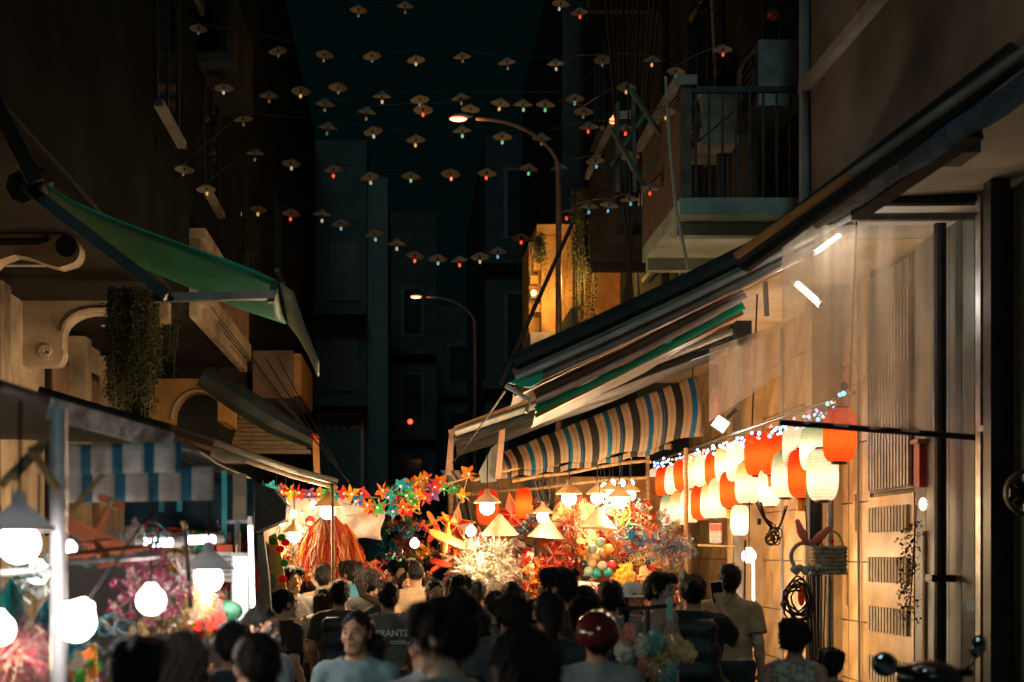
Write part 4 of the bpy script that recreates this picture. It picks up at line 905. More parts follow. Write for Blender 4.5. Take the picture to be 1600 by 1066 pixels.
PALS = {'red and gold': island('foil_red_gold', [red, red, gold, dred, orn, wht]), 'deep red': island('foil_red', [red, dred, red, orn, (.8, .5, .4)], metal=.2, transl=.2), 'silver': island('foil_silver', [slv, wht, (.5, .4, .28), (.7, .55, .35)], rough=.22),
        'orange': island('foil_orange', [orn, red, yel, (.8, .4, .15)], metal=.1, transl=.25), 'multicoloured': island('foil_multi', [red, gold, teal, slv, grn, blue, wht, orn], rough=.25), 'gold': island('foil_gold', [gold, yel, (.8, .55, .25), wht], metal=.35, transl=.2),
        'dark metallic': island('foil_dark', [(.05, .1, .12), teal, slv, dred, (.03, .03, .04), blue, (.4, .3, .25)], rough=.22), 'teal': island('foil_teal', [teal, (.05, .5, .5), (.02, .15, .2), slv, teal], rough=.25), 'pink': island('foil_pink', [pink, (.8, .35, .45), (.6, .06, .2), wht], metal=.2, transl=.25), 'white': island('foil_white', [wht, (.7, .7, .7), (.75, .6, .6)], metal=.1, transl=.3)}
tr = random.Random(11)
def rv(s=1): return Vector((tr.gauss(0, 1), tr.gauss(0, 1), tr.gauss(0, 1))).normalized() * s
def m_pompom(r, n=300):
    m = MB()
    for _ in range(n):
        d = rv(); s = d.orthogonal().normalized(); k = r * tr.uniform(.55, 1.05); bend = rv(.45 * r); b2 = rv(.3 * r)
        if _ % 3: m.strip([d * k * .1, d * k * .5 + bend * .4, d * k * .85 + bend * .8, d * k + bend * .5 + b2 - Vector((0, 0, .2 * r))], s, .003 + .01 * r)
        else:
            c = d * k * .8; m.strip([c, c + b2 * .6, c + b2 * .5 + bend * .3, c + bend * .5], s, .003 + .01 * r)
    return m
def m_fall(r, h, n=240):
    m = MB()
    for _ in range(n):
        a = tr.uniform(0, 6.28); q = r * math.sqrt(tr.random()); L = h * tr.uniform(.75, 1.05); s = Vector((-math.sin(a + 1), math.cos(a + 1), 0))
        jt = lambda: tr.uniform(-.018, .018)
        m.strip([(jt() * .3, jt() * .3, 0), (q * .45 * math.cos(a) + jt(), q * .45 * math.sin(a) + jt(), -L * .3), (q * .7 * math.cos(a) + jt(), q * .7 * math.sin(a) + jt(), -L * .55), (q * .9 * math.cos(a) + jt(), q * .9 * math.sin(a) + jt(), -L * .78), (q * math.cos(a) + jt(), q * math.sin(a), -L)], s, .0065)
    return m
def m_flowers(r, n=22):
    m = MB()
    for _ in range(n):
        c = rv(r * tr.uniform(.6, 1)); d = c.normalized(); u = d.orthogonal().normalized(); v = d.cross(u); rr = r * tr.uniform(.18, .3)
        m.strip([Vector((0, 0, 0)), c * .5, c * .98], u, .012)
        for k in range(6):
            a = k * 1.047; b = a + .9
            p0 = c; p1 = c + (u * math.cos(a) + v * math.sin(a)) * rr + d * rr * .3; p2 = c + (u * math.cos(b) + v * math.sin(b)) * rr + d * rr * .4
            m.add([p0, p1, (p1 + p2) / 2 + d * .02, p2], [(0, 1, 2), (0, 2, 3)])
    return m
def m_bag(r, h):
    m = MB(); n = 14; prof = []
    vs = []; k = 12
    for i in range(k + 1):
        t = i / k
        for j in range(n):
            a = 2 * math.pi * j / n; q = r * (.12 + math.sin(math.pi * min(1, t * .93 + .02)) ** .7) * (1 + .2 * math.sin(a * 5 + t * 7) + .3 * tr.uniform(-1, 1))
            vs.append((q * math.cos(a), q * .6 * math.sin(a), -h * t + .028 * tr.uniform(-1, 1)))
    fs = [(i * n + j, i * n + (j + 1) % n, (i + 1) * n + (j + 1) % n, (i + 1) * n + j) for i in range(k) for j in range(n)]
    return m.add(vs, fs)
def m_fan(r):
    m = MB(); n = 18
    for i in range(n):
        a = math.pi * i / n; b = math.pi * (i + 1) / n
        m.add([(0, 0, 0), (r * math.cos(a), .012 * (i % 2), r * math.sin(a)), (r * math.cos(b), .012 * ((i + 1) % 2), r * math.sin(b))], [(0, 1, 2)])
    return m
def m_rings(r, n=9):
    m = MB()
    for _ in range(n):
        c = rv(r * .6); u = rv(); v = u.orthogonal().normalized(); w_ = u.cross(v).normalized(); rr = r * tr.uniform(.25, .5)
        m.tube([c + (v * math.cos(k * .524) + w_ * math.sin(k * .524)) * rr for k in range(13)], .006, 4, cap=False)
    return m
def m_packets(r, n=10):
    m = MB()
    for _ in range(n):
        m.box(rv(r * .5), (r * tr.uniform(.3, .5), .01, r * tr.uniform(.45, .7)), Euler((tr.uniform(-.5, .5), tr.uniform(-.6, .6), tr.uniform(-.7, .7))).to_matrix())
    return m
VAR = {}
def toy_mesh(kind, i):
    key = (kind, i % 4)
    if key not in VAR:
        f = {'tinsel pompom': lambda: m_pompom(.16), 'tinsel tassel': lambda: m_fall(.13, .34), 'flower bunch': lambda: m_flowers(.15), 'wrapped toy bag': lambda: m_bag(.095, .28), 'paper fan': lambda: m_fan(.15), 'bundle of toy rings': lambda: m_rings(.17), 'bundle of card packets': lambda: m_packets(.17)}[kind]()
        VAR[key] = f.mesh(kind.replace(' ', '_'), PALS['deep red'])
    return VAR[key]
CATS = {'tinsel pompom': 'pompom', 'tinsel tassel': 'tassel', 'flower bunch': 'paper flowers', 'wrapped toy bag': 'toy bag', 'paper fan': 'fan', 'bundle of toy rings': 'toy rings', 'bundle of card packets': 'card packets'}
cnt = [0]
def toy(kind, pal, p, s, label, group, rot=None):
    cnt[0] += 1
    o = obj(kind.replace(' ', '_'), toy_mesh(kind, cnt[0]), None, p, rot or (tr.uniform(-.2, .2), tr.uniform(-.2, .2), tr.uniform(0, 6.28) if kind != 'paper fan' else 0), s, PALS[pal])
    return tag(o, label, CATS[kind], group)
SEEN = {}
def fill(tiers, stall, group, kinds, pals, s0):
    for tn_, y, x0, x1, n, d0, d1 in tiers:
        for k in range(n):
            kd = tr.choice(kinds); pl_ = tr.choice(pals)
            x = lerp(x0, x1, (k + .5) / n) + tr.uniform(-6, 6); yy = y + tr.uniform(-14, 14); d = tr.uniform(d0, d1)
            toy(kd, pl_, P(x, yy, d), s0 * tr.uniform(.75, 1.2), f'{pl_} {kd}, {ORD[k]} from left, {tn_} tier of {stall}', group)
K_ALL = ['tinsel pompom', 'tinsel tassel', 'flower bunch', 'wrapped toy bag', 'bundle of toy rings', 'bundle of card packets', 'paper fan', 'tinsel pompom', 'flower bunch']
fill([('top', 796, 815, 1012, 21, 16.2, 17.2), ('second', 818, 800, 1060, 27, 16.0, 17.0), ('third', 842, 795, 1075, 32, 15.9, 16.8), ('fourth', 868, 790, 1075, 35, 15.8, 16.6), ('fifth', 894, 700, 1075, 39, 15.8, 16.6), ('sixth', 920, 700, 1075, 34, 15.8, 16.5), ('lowest', 950, 700, 1075, 30, 15.8, 16.5)],
     'right toy stall', 'toys hung in the right toy stall', K_ALL, ['red and gold', 'deep red', 'deep red', 'orange', 'gold', 'red and gold', 'multicoloured', 'silver', 'dark metallic'], .6)
# specific bunches
for k, (x, y, d, kd, pl_, s, lab) in enumerate([
    (742, 862, 15.2, 'tinsel pompom', 'silver', 1.5, 'big silver tinsel pompom, left of the clear tinsel mass'), (770, 868, 15.1, 'tinsel pompom', 'silver', 1.55, 'big silver tinsel pompom, middle of the clear tinsel mass'),
    (735, 892, 15.1, 'tinsel pompom', 'silver', 1.45, 'silver tinsel pompom low at the left of the clear tinsel mass'), (765, 902, 15.0, 'tinsel pompom', 'silver', 1.5, 'silver tinsel pompom at the bottom of the clear tinsel mass'),
    (790, 885, 15.2, 'tinsel pompom', 'silver', 1.25, 'silver tinsel pompom at the right of the clear tinsel mass'), (722, 872, 15.3, 'bundle of toy rings', 'silver', 1.3, 'silver toy rings on the left of the clear tinsel mass'),
    (760, 842, 15.4, 'tinsel tassel', 'silver', 1.2, 'silver tinsel tassel under the left conical hat'), (748, 850, 15.1, 'bundle of toy rings', 'multicoloured', .7, 'small multicoloured toy rings within the clear tinsel'),
    (890, 818, 15.2, 'tinsel pompom', 'red and gold', 1.25, 'large red and gold pompom between two conical hats'), (826, 826, 15.6, 'flower bunch', 'dark metallic', 1.0, 'dark glossy flower bunch under the slim orange lantern'),
    (890, 848, 15.3, 'flower bunch', 'red and gold', 1.35, 'large red flower bunch left of the coloured balls'), (865, 868, 15.2, 'flower bunch', 'deep red', 1.1, 'deep red flower bunch above the dark-haired young man'),
    (920, 828, 15.6, 'wrapped toy bag', 'gold', 1.2, 'yellow wrapped bag left under the right conical hat'), (880, 788, 15.7, 'wrapped toy bag', 'gold', 1.3, 'golden wrapped bag below the middle stall bulb'), (915, 785, 15.7, 'wrapped toy bag', 'gold', 1.3, 'golden wrapped bag right of the middle stall bulb'),
    (985, 815, 15.3, 'bundle of toy rings', 'multicoloured', 1.2, 'multicoloured toy rings under the bright bulb cluster'), (1000, 800, 15.5, 'flower bunch', 'red and gold', 1.1, 'red spiral flower bunch right of the bulb cluster'),
    (965, 800, 15.2, 'bundle of toy rings', 'orange', 1.3, 'orange toy rings right of the right conical hat'), (995, 842, 15.4, 'bundle of card packets', 'dark metallic', 1.1, 'dark card packets left of the dark pompoms'),
    (1025, 850, 15.0, 'tinsel pompom', 'dark metallic', 1.15, 'dark teal tinsel pompom, left of the dark pompom row'), (1045, 853, 15.0, 'tinsel pompom', 'dark metallic', 1.2, 'dark tinsel pompom, middle of the dark pompom row'), (1065, 856, 15.0, 'tinsel pompom', 'dark metallic', 1.1, 'dark tinsel pompom, right of the dark pompom row'),
    (980, 880, 15.0, 'wrapped toy bag', 'orange', 1.0, 'orange wrapped bag right of the coloured balls'), (1005, 885, 15.2, 'wrapped toy bag', 'gold', .9, 'golden wrapped bag above the man with glasses'), (825, 880, 15.3, 'bundle of card packets', 'red and gold', 1.2, 'red and gold card packets right of the clear tinsel'),
    (840, 905, 15.2, 'flower bunch', 'orange', 1.2, 'orange flower bunch left of the dark-haired young man'), (700, 812, 16.4, 'tinsel tassel', 'multicoloured', 1.4, 'multicoloured tinsel tassel above the orange toy planes'), (716, 790, 16.4, 'tinsel tassel', 'multicoloured', 1.3, 'multicoloured tinsel tassel beside the left star lantern')]):
    toy(kd, pl_, P(x, y, d), s, lab, 'toys hung in the right toy stall')
# clustered balls
bl = thing('ball_bunch', P(935, 870, 15.2), 'bunch of shiny green, orange, red and dark toy balls in the right stall', 'toy balls')
bcol = [(.2, .28, .2), (.7, .2, .03), (.6, .03, .02), (.02, .2, .17), (.35, .22, .08), (.02, .02, .02), (.35, .3, .22), (.2, .25, .2), (.3, .12, .06)]
for k, (x, y) in enumerate(((938, 848), (951, 858), (955, 884), (932, 896), (926, 881), (913, 883), (941, 884), (925, 858), (942, 866), (920, 893), (912, 860), (947, 893), (950, 895), (930, 870), (915, 900))):
    MB().ell(P(x, y, 15.2 + .05 * (k % 3)), .055, 14, 10).build('ball', mat('ball_%d' % (k % 9), bcol[k % 9], .18, var=.05), bl, smooth=True)
MB().tube([P(935, 760, 15.5), P(934, 850, 15.2)], .004, 4).build('string', blackr, bl)
# conical hats for sale
sale_b = MB().lathe(hat_prof, 56, cap=False); sale_b.v = [(x * q, y * q, z * q) if i % 2 else (x, y, z) for i, (x, y, z) in enumerate(sale_b.v) for q in (.985,)]
sale_me = sale_b.mesh('hat', mat('pale_straw', (.66, .52, .34), .7, var=.2, nscale=26, bump=.3, bscale=50, transl=.3, dirt=(.4, .28, .15)))
for k, (x, y, w_, dr, lab) in enumerate(((781, 834, 58, 0, 'left'), (853, 839, 58, 1, 'middle'), (934, 824, 58, 0, 'right'))):
    d = 15.0; s = (w_ * d / F) / .326
    h = thing('conical_hat', P(x, y, d), f'pale straw cone hat hanging in the toy stall, {lab} one of three', 'hat', 'straw hats for sale'); h.scale = (s, s, s * 1.12 * (.30 / .30)); h.scale[2] = s * 1.9
    h.rotation_euler = (R(4), R(tr.uniform(-4, 4)), k)
    obj('hat', sale_me, h); obj('cord', MB().tube([(0, 0, .09), (0, 0, .3)], .003, 4).mesh('cord', blackr), h)
# star lanterns
def star(px, py, d, r, label):
    o = thing('star_lantern', P(px, py, d), label, 'star lantern', 'star lanterns'); c = Vector((0, 0, 0))
    pts = [Vector((math.sin(k * math.pi / 5) * (r if k % 2 == 0 else r * .42), 0, math.cos(k * math.pi / 5) * (r if k % 2 == 0 else r * .42))) for k in range(10)]
    m = MB()
    for k in range(10):
        a, b = pts[k], pts[(k + 1) % 10]
        m.add([(0, -r * .22, 0), a, b], [(0, 1, 2)]); m.add([(0, r * .22, 0), a, b], [(0, 2, 1)])
    obj('film', m.mesh('film', island('star_film', [red, red, (.7, .2, .15), wht, red], .2, .1, .45)), o)
    f = MB()
    for k in range(10): f.tube([pts[k], pts[(k + 1) % 10]], .006, 5)
    for k in range(0, 10, 2): f.tube([(0, -r * .22, 0), pts[k]], .005, 5)
    obj('frame', f.mesh('frame', mat('gold_frame', (.8, .4, .05), .4, .2)), o)
    o.rotation_euler = (0, tr.uniform(-.2, .2), tr.uniform(-.4, .4)); return o
star(800, 806, 15.9, .26, 'red film star lantern behind the slim orange lantern'); star(712, 822, 16.0, .24, 'red film star lantern above the clear tinsel at the stall edge'); star(946, 838, 16.1, .22, 'red film star lantern below the right conical hat'); star(830, 818, 16.3, .2, 'small red film star lantern between two conical hats'); star(750, 848, 16.6, .2, 'red film star lantern behind the clear tinsel mass')

# ------------------------------------------------------------------ pinwheels
bl_me = {}
PW = {'orange': (.8, .17, .01), 'red': (.68, .03, .02), 'yellow': (.78, .4, .02), 'green': (.06, .34, .07), 'teal': (.02, .3, .36), 'blue': (.03, .14, .42), 'purple': (.18, .06, .24)}
for c, v in PW.items():
    m = MB(); r = .075
    m.add([(0, 0, 0), (r * .3, -.032, r * .5), (r * .16, -.018, r * 1.12), (-r * .34, .008, r * .48)], [(0, 1, 2), (0, 2, 3)])
    bl_me[c] = m.mesh('blade', mat('foam_' + c, v, .6, var=.12, nscale=30, transl=.3))
hub_me = MB().lathe([(.0, -.012), (.012, -.01), (.012, .01), (0, .012)], 8, cap=False).mesh('hub', whitep)
stk_me = MB().tube([(0, .01, 0), (.01, .16, -.04)], .004, 5).mesh('stick', wood)
G1 = [(75, 130, 'green'), (118, 122, 'teal'), (165, 130, 'teal'), (212, 155, 'red'), (290, 150, 'yellow'), (360, 160, 'red'), (440, 172, 'purple'), (520, 170, 'orange'), (590, 185, 'green'), (655, 180, 'teal'), (730, 170, 'red'), (800, 170, 'yellow'), (880, 165, 'red'), (830, 230, 'blue'), (930, 262, 'orange'), (975, 285, 'red'), (1012, 282, 'green'), (1035, 265, 'yellow'), (1060, 140, 'orange'), (1130, 150, 'green'), (1098, 200, 'teal'), (1200, 105, 'teal'), (1262, 118, 'teal'), (1200, 205, 'red'), (1290, 230, 'green'), (1340, 190, 'yellow'), (1370, 60, 'yellow'), (1300, 85, 'orange'), (1400, 205, 'red'), (1445, 95, 'purple'), (1222, 275, 'orange'), (1150, 262, 'teal'), (1180, 300, 'red'), (1490, 110, 'red'), (1420, 40, 'orange'), (1250, 180, 'green'), (1330, 130, 'red'), (1470, 170, 'purple'), (1535, 70, 'orange'), (1560, 130, 'green'), (1140, 320, 'teal'), (1270, 300, 'red'), (1320, 260, 'yellow')]
def pinwheel(px, py, d, c, label, group, s=1.0):
    o = thing('pinwheel', P(px, py, d), label, 'pinwheel', group); o.scale = (s,) * 3
    o.rotation_euler = (tr.uniform(-.6, .6), tr.uniform(-.3, .3), tr.uniform(-.75, .75)); a0 = tr.uniform(0, 6)
    for k in range(5): obj('blade', bl_me[c], o, rot=(0, a0 + k * 1.2566, 0))
    obj('hub', hub_me, o, rot=(R(90), 0, 0)); obj('stick', stk_me, o)
G1.sort(); num = {}
for k, (zx, zy, c) in enumerate(G1):
    px, py = 400 + zx / 5.33, 740 + zy / 5.33; num[c] = num.get(c, 0) + 1
    pinwheel(px, py, lerp(13.4, 14.6, k / len(G1)) + tr.uniform(-.1, .1), c, f'{c} foam pinwheel, {ORD[num[c] - 1]} {c} one from the left, near garland', 'pinwheels in the near garland', tr.uniform(1.0, 1.25))
pinwheel(732, 741, 14.4, 'orange', 'orange foam pinwheel apart under the salmon awning bar', 'pinwheels in the near garland', 1.3)
pinwheel(724, 776, 15.0, 'yellow', 'yellow foam pinwheel hanging below the orange one at the awning', 'pinwheels in the near garland', 1.2)
pinwheel(710, 762, 15.0, 'green', 'green foam pinwheel at the left end of the right stall', 'pinwheels in the near garland', 1.2)
num = {}
far = sorted((tr.uniform(604, 668), tr.uniform(808, 834), tr.choice(list(PW))) for _ in range(26))
for k, (px, py, c) in enumerate(far):
    num[c] = num.get(c, 0) + 1
    pinwheel(px, py, 19 + tr.uniform(-.3, .3), c, f'small far {c} pinwheel, {ORD[num[c] - 1]} {c} one from the left, far bunch', 'pinwheels in the far bunch', 1.0)
gw = MB().tube([P(402, 765, 13.6), P(450, 772, 13.8), P(520, 775, 14), P(600, 778, 14.2), P(680, 762, 14.5), P(735, 745, 14.7)], .008, 5).build('garland_pole', wood, label='thin pole holding the near garland of pinwheels across the street', cat='pole')
MB().tube([P(590, 822, 19.2), P(680, 816, 19.2)], .01, 5).build('garland_pole', wood, label='thin pole holding the far bunch of pinwheels', cat='pole')
# far market glimpses down the street
fill([('upper', 852, 610, 665, 5, 22, 26), ('lower', 872, 600, 680, 6, 20, 25)], 'far street stalls', 'toys of the far stalls', ['tinsel pompom', 'flower bunch', 'wrapped toy bag'], ['red and gold', 'orange', 'multicoloured', 'teal'], 1.3)
tp = thing('far_tarp', P(640, 850, 24), 'slack grey tarp strung across the far street', 'tarp')
MB().sheet([[P(lerp(590, 690, i / 8), lerp(852, 838, i / 8) + 10 * j + 5 * math.sin(i), 24 + j) for i in range(9)] for j in range(3)], (0, 0, .01)).build('sheet', tarp_grey, tp)

# ------------------------------------------------------------------ toy planes
def plane(px, py, d, s, rot, m, m2, label):
    o = thing('toy_plane', P(px, py, d), label, 'toy plane', 'foam toy planes'); o.rotation_euler = rot; o.scale = (s,) * 3
    def plank(L, W, T, curve=0.):
        pts = []
        for k in range(9): pts.append(Vector((lerp(-L / 2, L / 2, k / 8), 0, 0)))
        g = MB(); top = []
        for k in range(11):
            t = lerp(-1, 1, k / 10); wd = W * (1 - abs(t) ** 6 * .6); top.append((t * L / 2, wd / 2, curve * t * t))
        bot = [(x, -y, z) for x, y, z in reversed(top)]
        return g.prism(top + bot, (0, 0, T))
    obj('fuselage', MB().tube([(0, -.3, 0), (0, -.24, .005), (0, 0, .01), (0, .22, .02), (0, .3, .03)], [.01, .035, .042, .025, .015], 10).mesh('fuselage', m, smooth=True), o)
    obj('wing', plank(.62, .13, .018).mesh('wing', m), o, (0, -.06, .03)); obj('tailplane', plank(.24, .075, .014).mesh('tailplane', m), o, (0, .27, .03))
    obj('fin', MB().prism([(0, .2, .03), (0, .3, .03), (0, .31, .13), (0, .27, .13)], (.014, 0, 0)).mesh('fin', m2), o)
    obj('propeller', MB().box((0, -.305, 0), (.16, .008, .022)).mesh('propeller', m2), o)
forange = mat('orange_foam', (.8, .22, .02), .5, var=.1); fred = mat('red_foam', (.6, .05, .02), .5, var=.1); fbrown = mat('brown_foam', (.36, .09, .03), .6, var=.15)
plane(697, 838, 15.0, .75, (R(70), R(20), R(30)), forange, fred, 'orange foam toy plane standing on its tail left of the clear tinsel')
plane(705, 852, 15.2, .7, (R(20), R(75), R(10)), forange, fred, 'orange foam toy plane with an upright wing by the clear tinsel')
plane(672, 832, 15.6, .5, (R(60), R(-40), R(60)), fred, forange, 'small red foam toy plane left of the orange planes')
plane(694, 880, 15.1, .65, (R(30), R(10), R(-60)), fred, forange, 'red-orange foam toy plane lowest in the plane bunch')
plane(680, 815, 15.8, .45, (R(70), R(60), 0), forange, fred, 'small orange foam toy plane topmost in the plane bunch')
plane(160, 868, 5.7, .6, (R(12), R(-6), R(20)), fbrown, fbrown, 'large blurred brown toy plane behind the white tent pole')
plane(152, 830, 6.0, .5, (R(80), R(25), R(10)), fbrown, mat('green_foam', (.03, .2, .07), .6), 'brown toy plane standing upright above the other brown plane')

# ------------------------------------------------------------------ mask stall in the middle left
ms = thing('mask_stall_panel', P(515, 850, 15.2), 'lit pinkish white cloth panel behind the red foil bunch', 'panel')
pw = mat('pinkish_cloth', (.72, .55, .46), .8, var=.15, nscale=4, bump=.2)
MB().sheet([[P(lerp(412, 548, i / 10), lerp(778, 935, j / 6), 15.2 + .03 * math.sin(i + j)) for i in range(11)] for j in range(7)], (0, .01, 0)).build('cloth', pw, ms, smooth=True)
cw = thing('white_sheet', P(580, 815, 14.8), 'pale slack sheet hanging right of the red foil bunch', 'cloth')
MB().sheet([[P(lerp(528, 598, i / 8) + 4 * math.sin(j), lerp(784 + 3 * i / 8, 842, j / 6) + 2 * math.sin(i), 14.8 + .05 * math.sin(i * 1.1 + j)) for i in range(9)] for j in range(7)], (0, .008, 0)).build('cloth', mat('grey_pink_cloth', (.5, .38, .33), .8, var=.2, nscale=5, bump=.3), cw, smooth=True)
MB().tube([P(540, 806, 14.75), P(600, 800, 14.75)], .008, 5).build('rod', wood, cw)
for k, (x, y, s, pl_, lab) in enumerate(((505, 806, 1.75, 'red and gold', 'large red and gold foil tassel bunch in the mask stall'), (522, 806, 1.75, 'deep red', 'large deep red foil tassel bunch in the mask stall'), (540, 818, 1.5, 'orange', 'orange foil tassel bunch at the right of the mask stall'), (515, 804, 1.6, 'multicoloured', 'multicoloured foil tassel strands over the red bunch'))):
    toy('tinsel tassel', pl_, P(x, y, 14.0 + .06 * k), s, lab, 'toys hung in the mask stall')
fill([('upper', 838, 440, 490, 4, 14.2, 14.8), ('middle', 862, 425, 500, 7, 14.0, 14.8), ('lower', 890, 420, 600, 10, 14.2, 14.9)], 'mask stall', 'toys hung in the mask stall', ['tinsel pompom', 'flower bunch', 'bundle of toy rings', 'bundle of card packets'], ['red and gold', 'deep red', 'white', 'multicoloured', 'orange'], .8)
rm = thing('rabbit_mask', P(483, 815, 13.9), 'red and white rabbit mask with a long curled ear in the mask stall', 'mask')
mred = mat('mask_red', (.65, .07, .03), .35, var=.1); mwh = mat('mask_white', (.8, .7, .62), .4, var=.08)
MB().ell(P(484, 815, 13.9), (.055, .03, .06), 14, 10).build('face', mred, rm, smooth=True)
for a, b in (((480, 808), (470, 798)), ((488, 807), (496, 796))):
    MB().tube([P(*a, 13.9), P((a[0] + b[0]) / 2 - 1, (a[1] + b[1]) / 2 - 2, 13.9), P(*b, 13.9)], [.02, .026, .012], 8).build('ear', mwh, rm, smooth=True)
MB().ell(P(484, 818, 13.86), (.03, .02, .025), 10, 8).build('muzzle', mwh, rm, smooth=True)
for x in (480, 488): MB().ell(P(x, 812, 13.865), .008, 8, 6).build('eye', blackr, rm)
yc = thing('yellow_cutout', P(425, 930, 11.8), 'yellow foam board with round holes and green leaves beside the smiling man', 'display board')
ym = mat('yellow_board', (.62, .46, .12), .6, var=.12)
MB().prism([P(x, y, 11.8) for x, y in ((420, 838), (432, 832), (440, 870), (448, 925), (452, 990), (436, 990), (414, 990), (414, 930), (418, 880))], (0, .03, 0)).build('board', ym, yc)
for x, y, rx, ry in ((416, 868, 5, 22), (424, 910, 7, 14)): MB().ell(P(x, y, 11.79), (rx * 11.8 / F, .008, ry * 11.8 / F), 14, 8).build('hole', tarp_grey, yc)
for k, (x, y, m_) in enumerate(((427, 846, 'green'), (440, 840, 'green'), (438, 858, 'red'), (444, 880, 'green'), (446, 848, 'red'), (442, 905, 'red'))): MB().ell(P(x, y, 11.74), (.035, .01, .03), 10, 6).build('leaf', MATS['foam_' + m_], yc)
gs = MB().prism([P(x, y, 9.2) for x, y in ((402, 835), (412, 835), (420, 900), (424, 960), (422, 1000), (402, 1000))], (0, .06, 0)).build('board_edge', mat('tan_board', (.3, .24, .16), .6), label='tall brown board edge left of the yellow cutout', cat='board')

# ------------------------------------------------------------------ left stall goods
lt = thing('left_stall_table', (-1.35, 6.6, 0), 'low trestle table loaded with toys in the left stall', 'table')
MB().span((-2.4, 5.0, .78), (-.9, 8.6, .82)).build('table_top', wood, lt)
for x in (-2.3, -1.0):
    for y in (5.1, 8.5): MB().span((x - .03, y - .03, 0), (x + .03, y + .03, .776)).build('leg', steel, lt)
bc = thing('left_stall_backing', (-2.3, 7.5, .8), 'pale patterned cloth wall at the back of the left stall', 'backdrop')
MB().sheet([[(-2.35 + i * .145, 9.4 + .05 * math.sin(i), .82 + j * .28) for i in range(9)] for j in range(5)], (0, .01, 0)).build('cloth', island('cloth_pale', [(.45, .4, .4), (.4, .4, .42)], .8, 0), bc)
for k, (x, y, d, kd, pl_, s, lab) in enumerate([
    (18, 905, 5.6, 'tinsel tassel', 'teal', 1.0, 'teal tinsel tassel hanging under the leftmost bulb'), (52, 898, 5.8, 'tinsel pompom', 'teal', .8, 'teal tinsel pompom right of the leftmost bulb'), (28, 1015, 5.4, 'tinsel pompom', 'pink', .95, 'big pink tinsel pompom at the lower left corner'), (60, 985, 5.8, 'tinsel tassel', 'white', .9, 'white tinsel tassel above the big pink pompom'),
    (0, 1040, 5.6, 'tinsel pompom', 'pink', .8, 'dark pink pompom in the very corner at lower left'), (225, 885, 6.4, 'flower bunch', 'pink', .75, 'pink flower bunch behind the round bulb'), (255, 930, 6.2, 'flower bunch', 'pink', .8, 'pink flower bunch right below the round bulb'), (205, 935, 6.3, 'flower bunch', 'pink', .7, 'pink flower bunch left of the round bulb'),
    (215, 975, 6.2, 'wrapped toy bag', 'gold', .9, 'golden wrapped bag under the round bulb'), (262, 965, 6.6, 'flower bunch', 'gold', .8, 'gold flower bunch beside the pink flowers'), (305, 940, 7.0, 'tinsel pompom', 'gold', .7, 'gold pompom below the grey funnel shade'), (285, 900, 7.2, 'flower bunch', 'white', .8, 'whitish flower bunch behind the dark pole'),
    (150, 1005, 5.8, 'tinsel tassel', 'multicoloured', .9, 'multicoloured tinsel tassel under the tilted bulb'), (140, 1045, 5.7, 'bundle of card packets', 'multicoloured', .7, 'bright card packets low beside the white pole'), (180, 1000, 6.1, 'bundle of toy rings', 'teal', .7, 'teal toy rings right of the tilted bulb'), (205, 835, 7.4, 'bundle of card packets', 'white', .7, 'white card packets high in the left stall'),
    (255, 835, 7.2, 'bundle of toy rings', 'multicoloured', .7, 'multicoloured toy rings below the navy curtain'), (335, 855, 8.2, 'flower bunch', 'red and gold', .8, 'red and gold flower bunch beneath the navy curtain'), (300, 862, 8.0, 'paper fan', 'multicoloured', .8, 'round multicoloured fan beneath the navy curtain'), (272, 872, 7.8, 'flower bunch', 'orange', .6, 'orange flower bunch deep in the left stall'),
    (310, 975, 7.2, 'bundle of card packets', 'red and gold', .8, 'red and gold card packets over the table in the left stall'), (345, 985, 7.4, 'bundle of card packets', 'white', .7, 'white card packets over the table in the left stall'), (335, 945, 7.3, 'tinsel pompom', 'red and gold', .6, 'red and gold pompom left of the green lantern'), (375, 1000, 7.6, 'wrapped toy bag', 'white', .8, 'white wrapped bag below the green lantern'),
    (300, 1035, 6.9, 'flower bunch', 'orange', .6, 'orange flower bunch beside the short dark-haired person'), (118, 985, 6.4, 'wrapped toy bag', 'teal', .8, 'teal wrapped bag behind the white pole'), (85, 930, 6.6, 'wrapped toy bag', 'teal', .9, 'teal wrapped bag left of the white pole'), (385, 845, 8.6, 'tinsel tassel', 'deep red', .9, 'deep red tassel by the upright light tube')]):
    toy(kd, pl_, P(x, y, d), s, lab, 'toys in the left stall')
for k, (x, y) in enumerate(((320, 950), (330, 955), (341, 948), (326, 975), (338, 972), (348, 965))):
    MB().box(P(x, y, 7.1), (.028, .008, .07), Euler((0, tr.uniform(-.3, .3), 0)).to_matrix()).build('red_packet', MATS['foam_red'], label=f'small red paper packet on the white string, {ORD[k]} hung', cat='packet', group='red packets on a string')
rf = thing('red_toy_rack', P(352, 875, 7.9), 'red plastic rack with white boxes in the left stall', 'rack')
MB().box(P(352, 860, 7.92), (.125, .03, .06)).build('header', mat('rack_red', (.7, .08, .02), .4), rf)
for x in (337, 366): MB().box(P(x, 880, 7.92), (.015, .03, .2)).build('side', MATS['rack_red'], rf)
for k in range(6): MB().box(P(352, 866 + k * 8, 7.9), (.09, .012, .022)).build('box', whitep, rf)
gl = thing('green_fish_lantern', P(357, 955, 7.2), 'green cellophane fish lantern at the edge of the left stall', 'lantern')
MB().ell(P(357, 955, 7.2), (.075, .05, .055), 16, 10).build('body', mat('green_cellophane', (.2, .5, .33), .2, var=.35, nscale=25, transl=.5, dirt=(.04, .2, .1)), gl, smooth=True)
MB().tube([P(357, 972, 7.2), P(350, 1000, 7.2), P(362, 1030, 7.2)], .006, 5).build('stick', wood, gl)
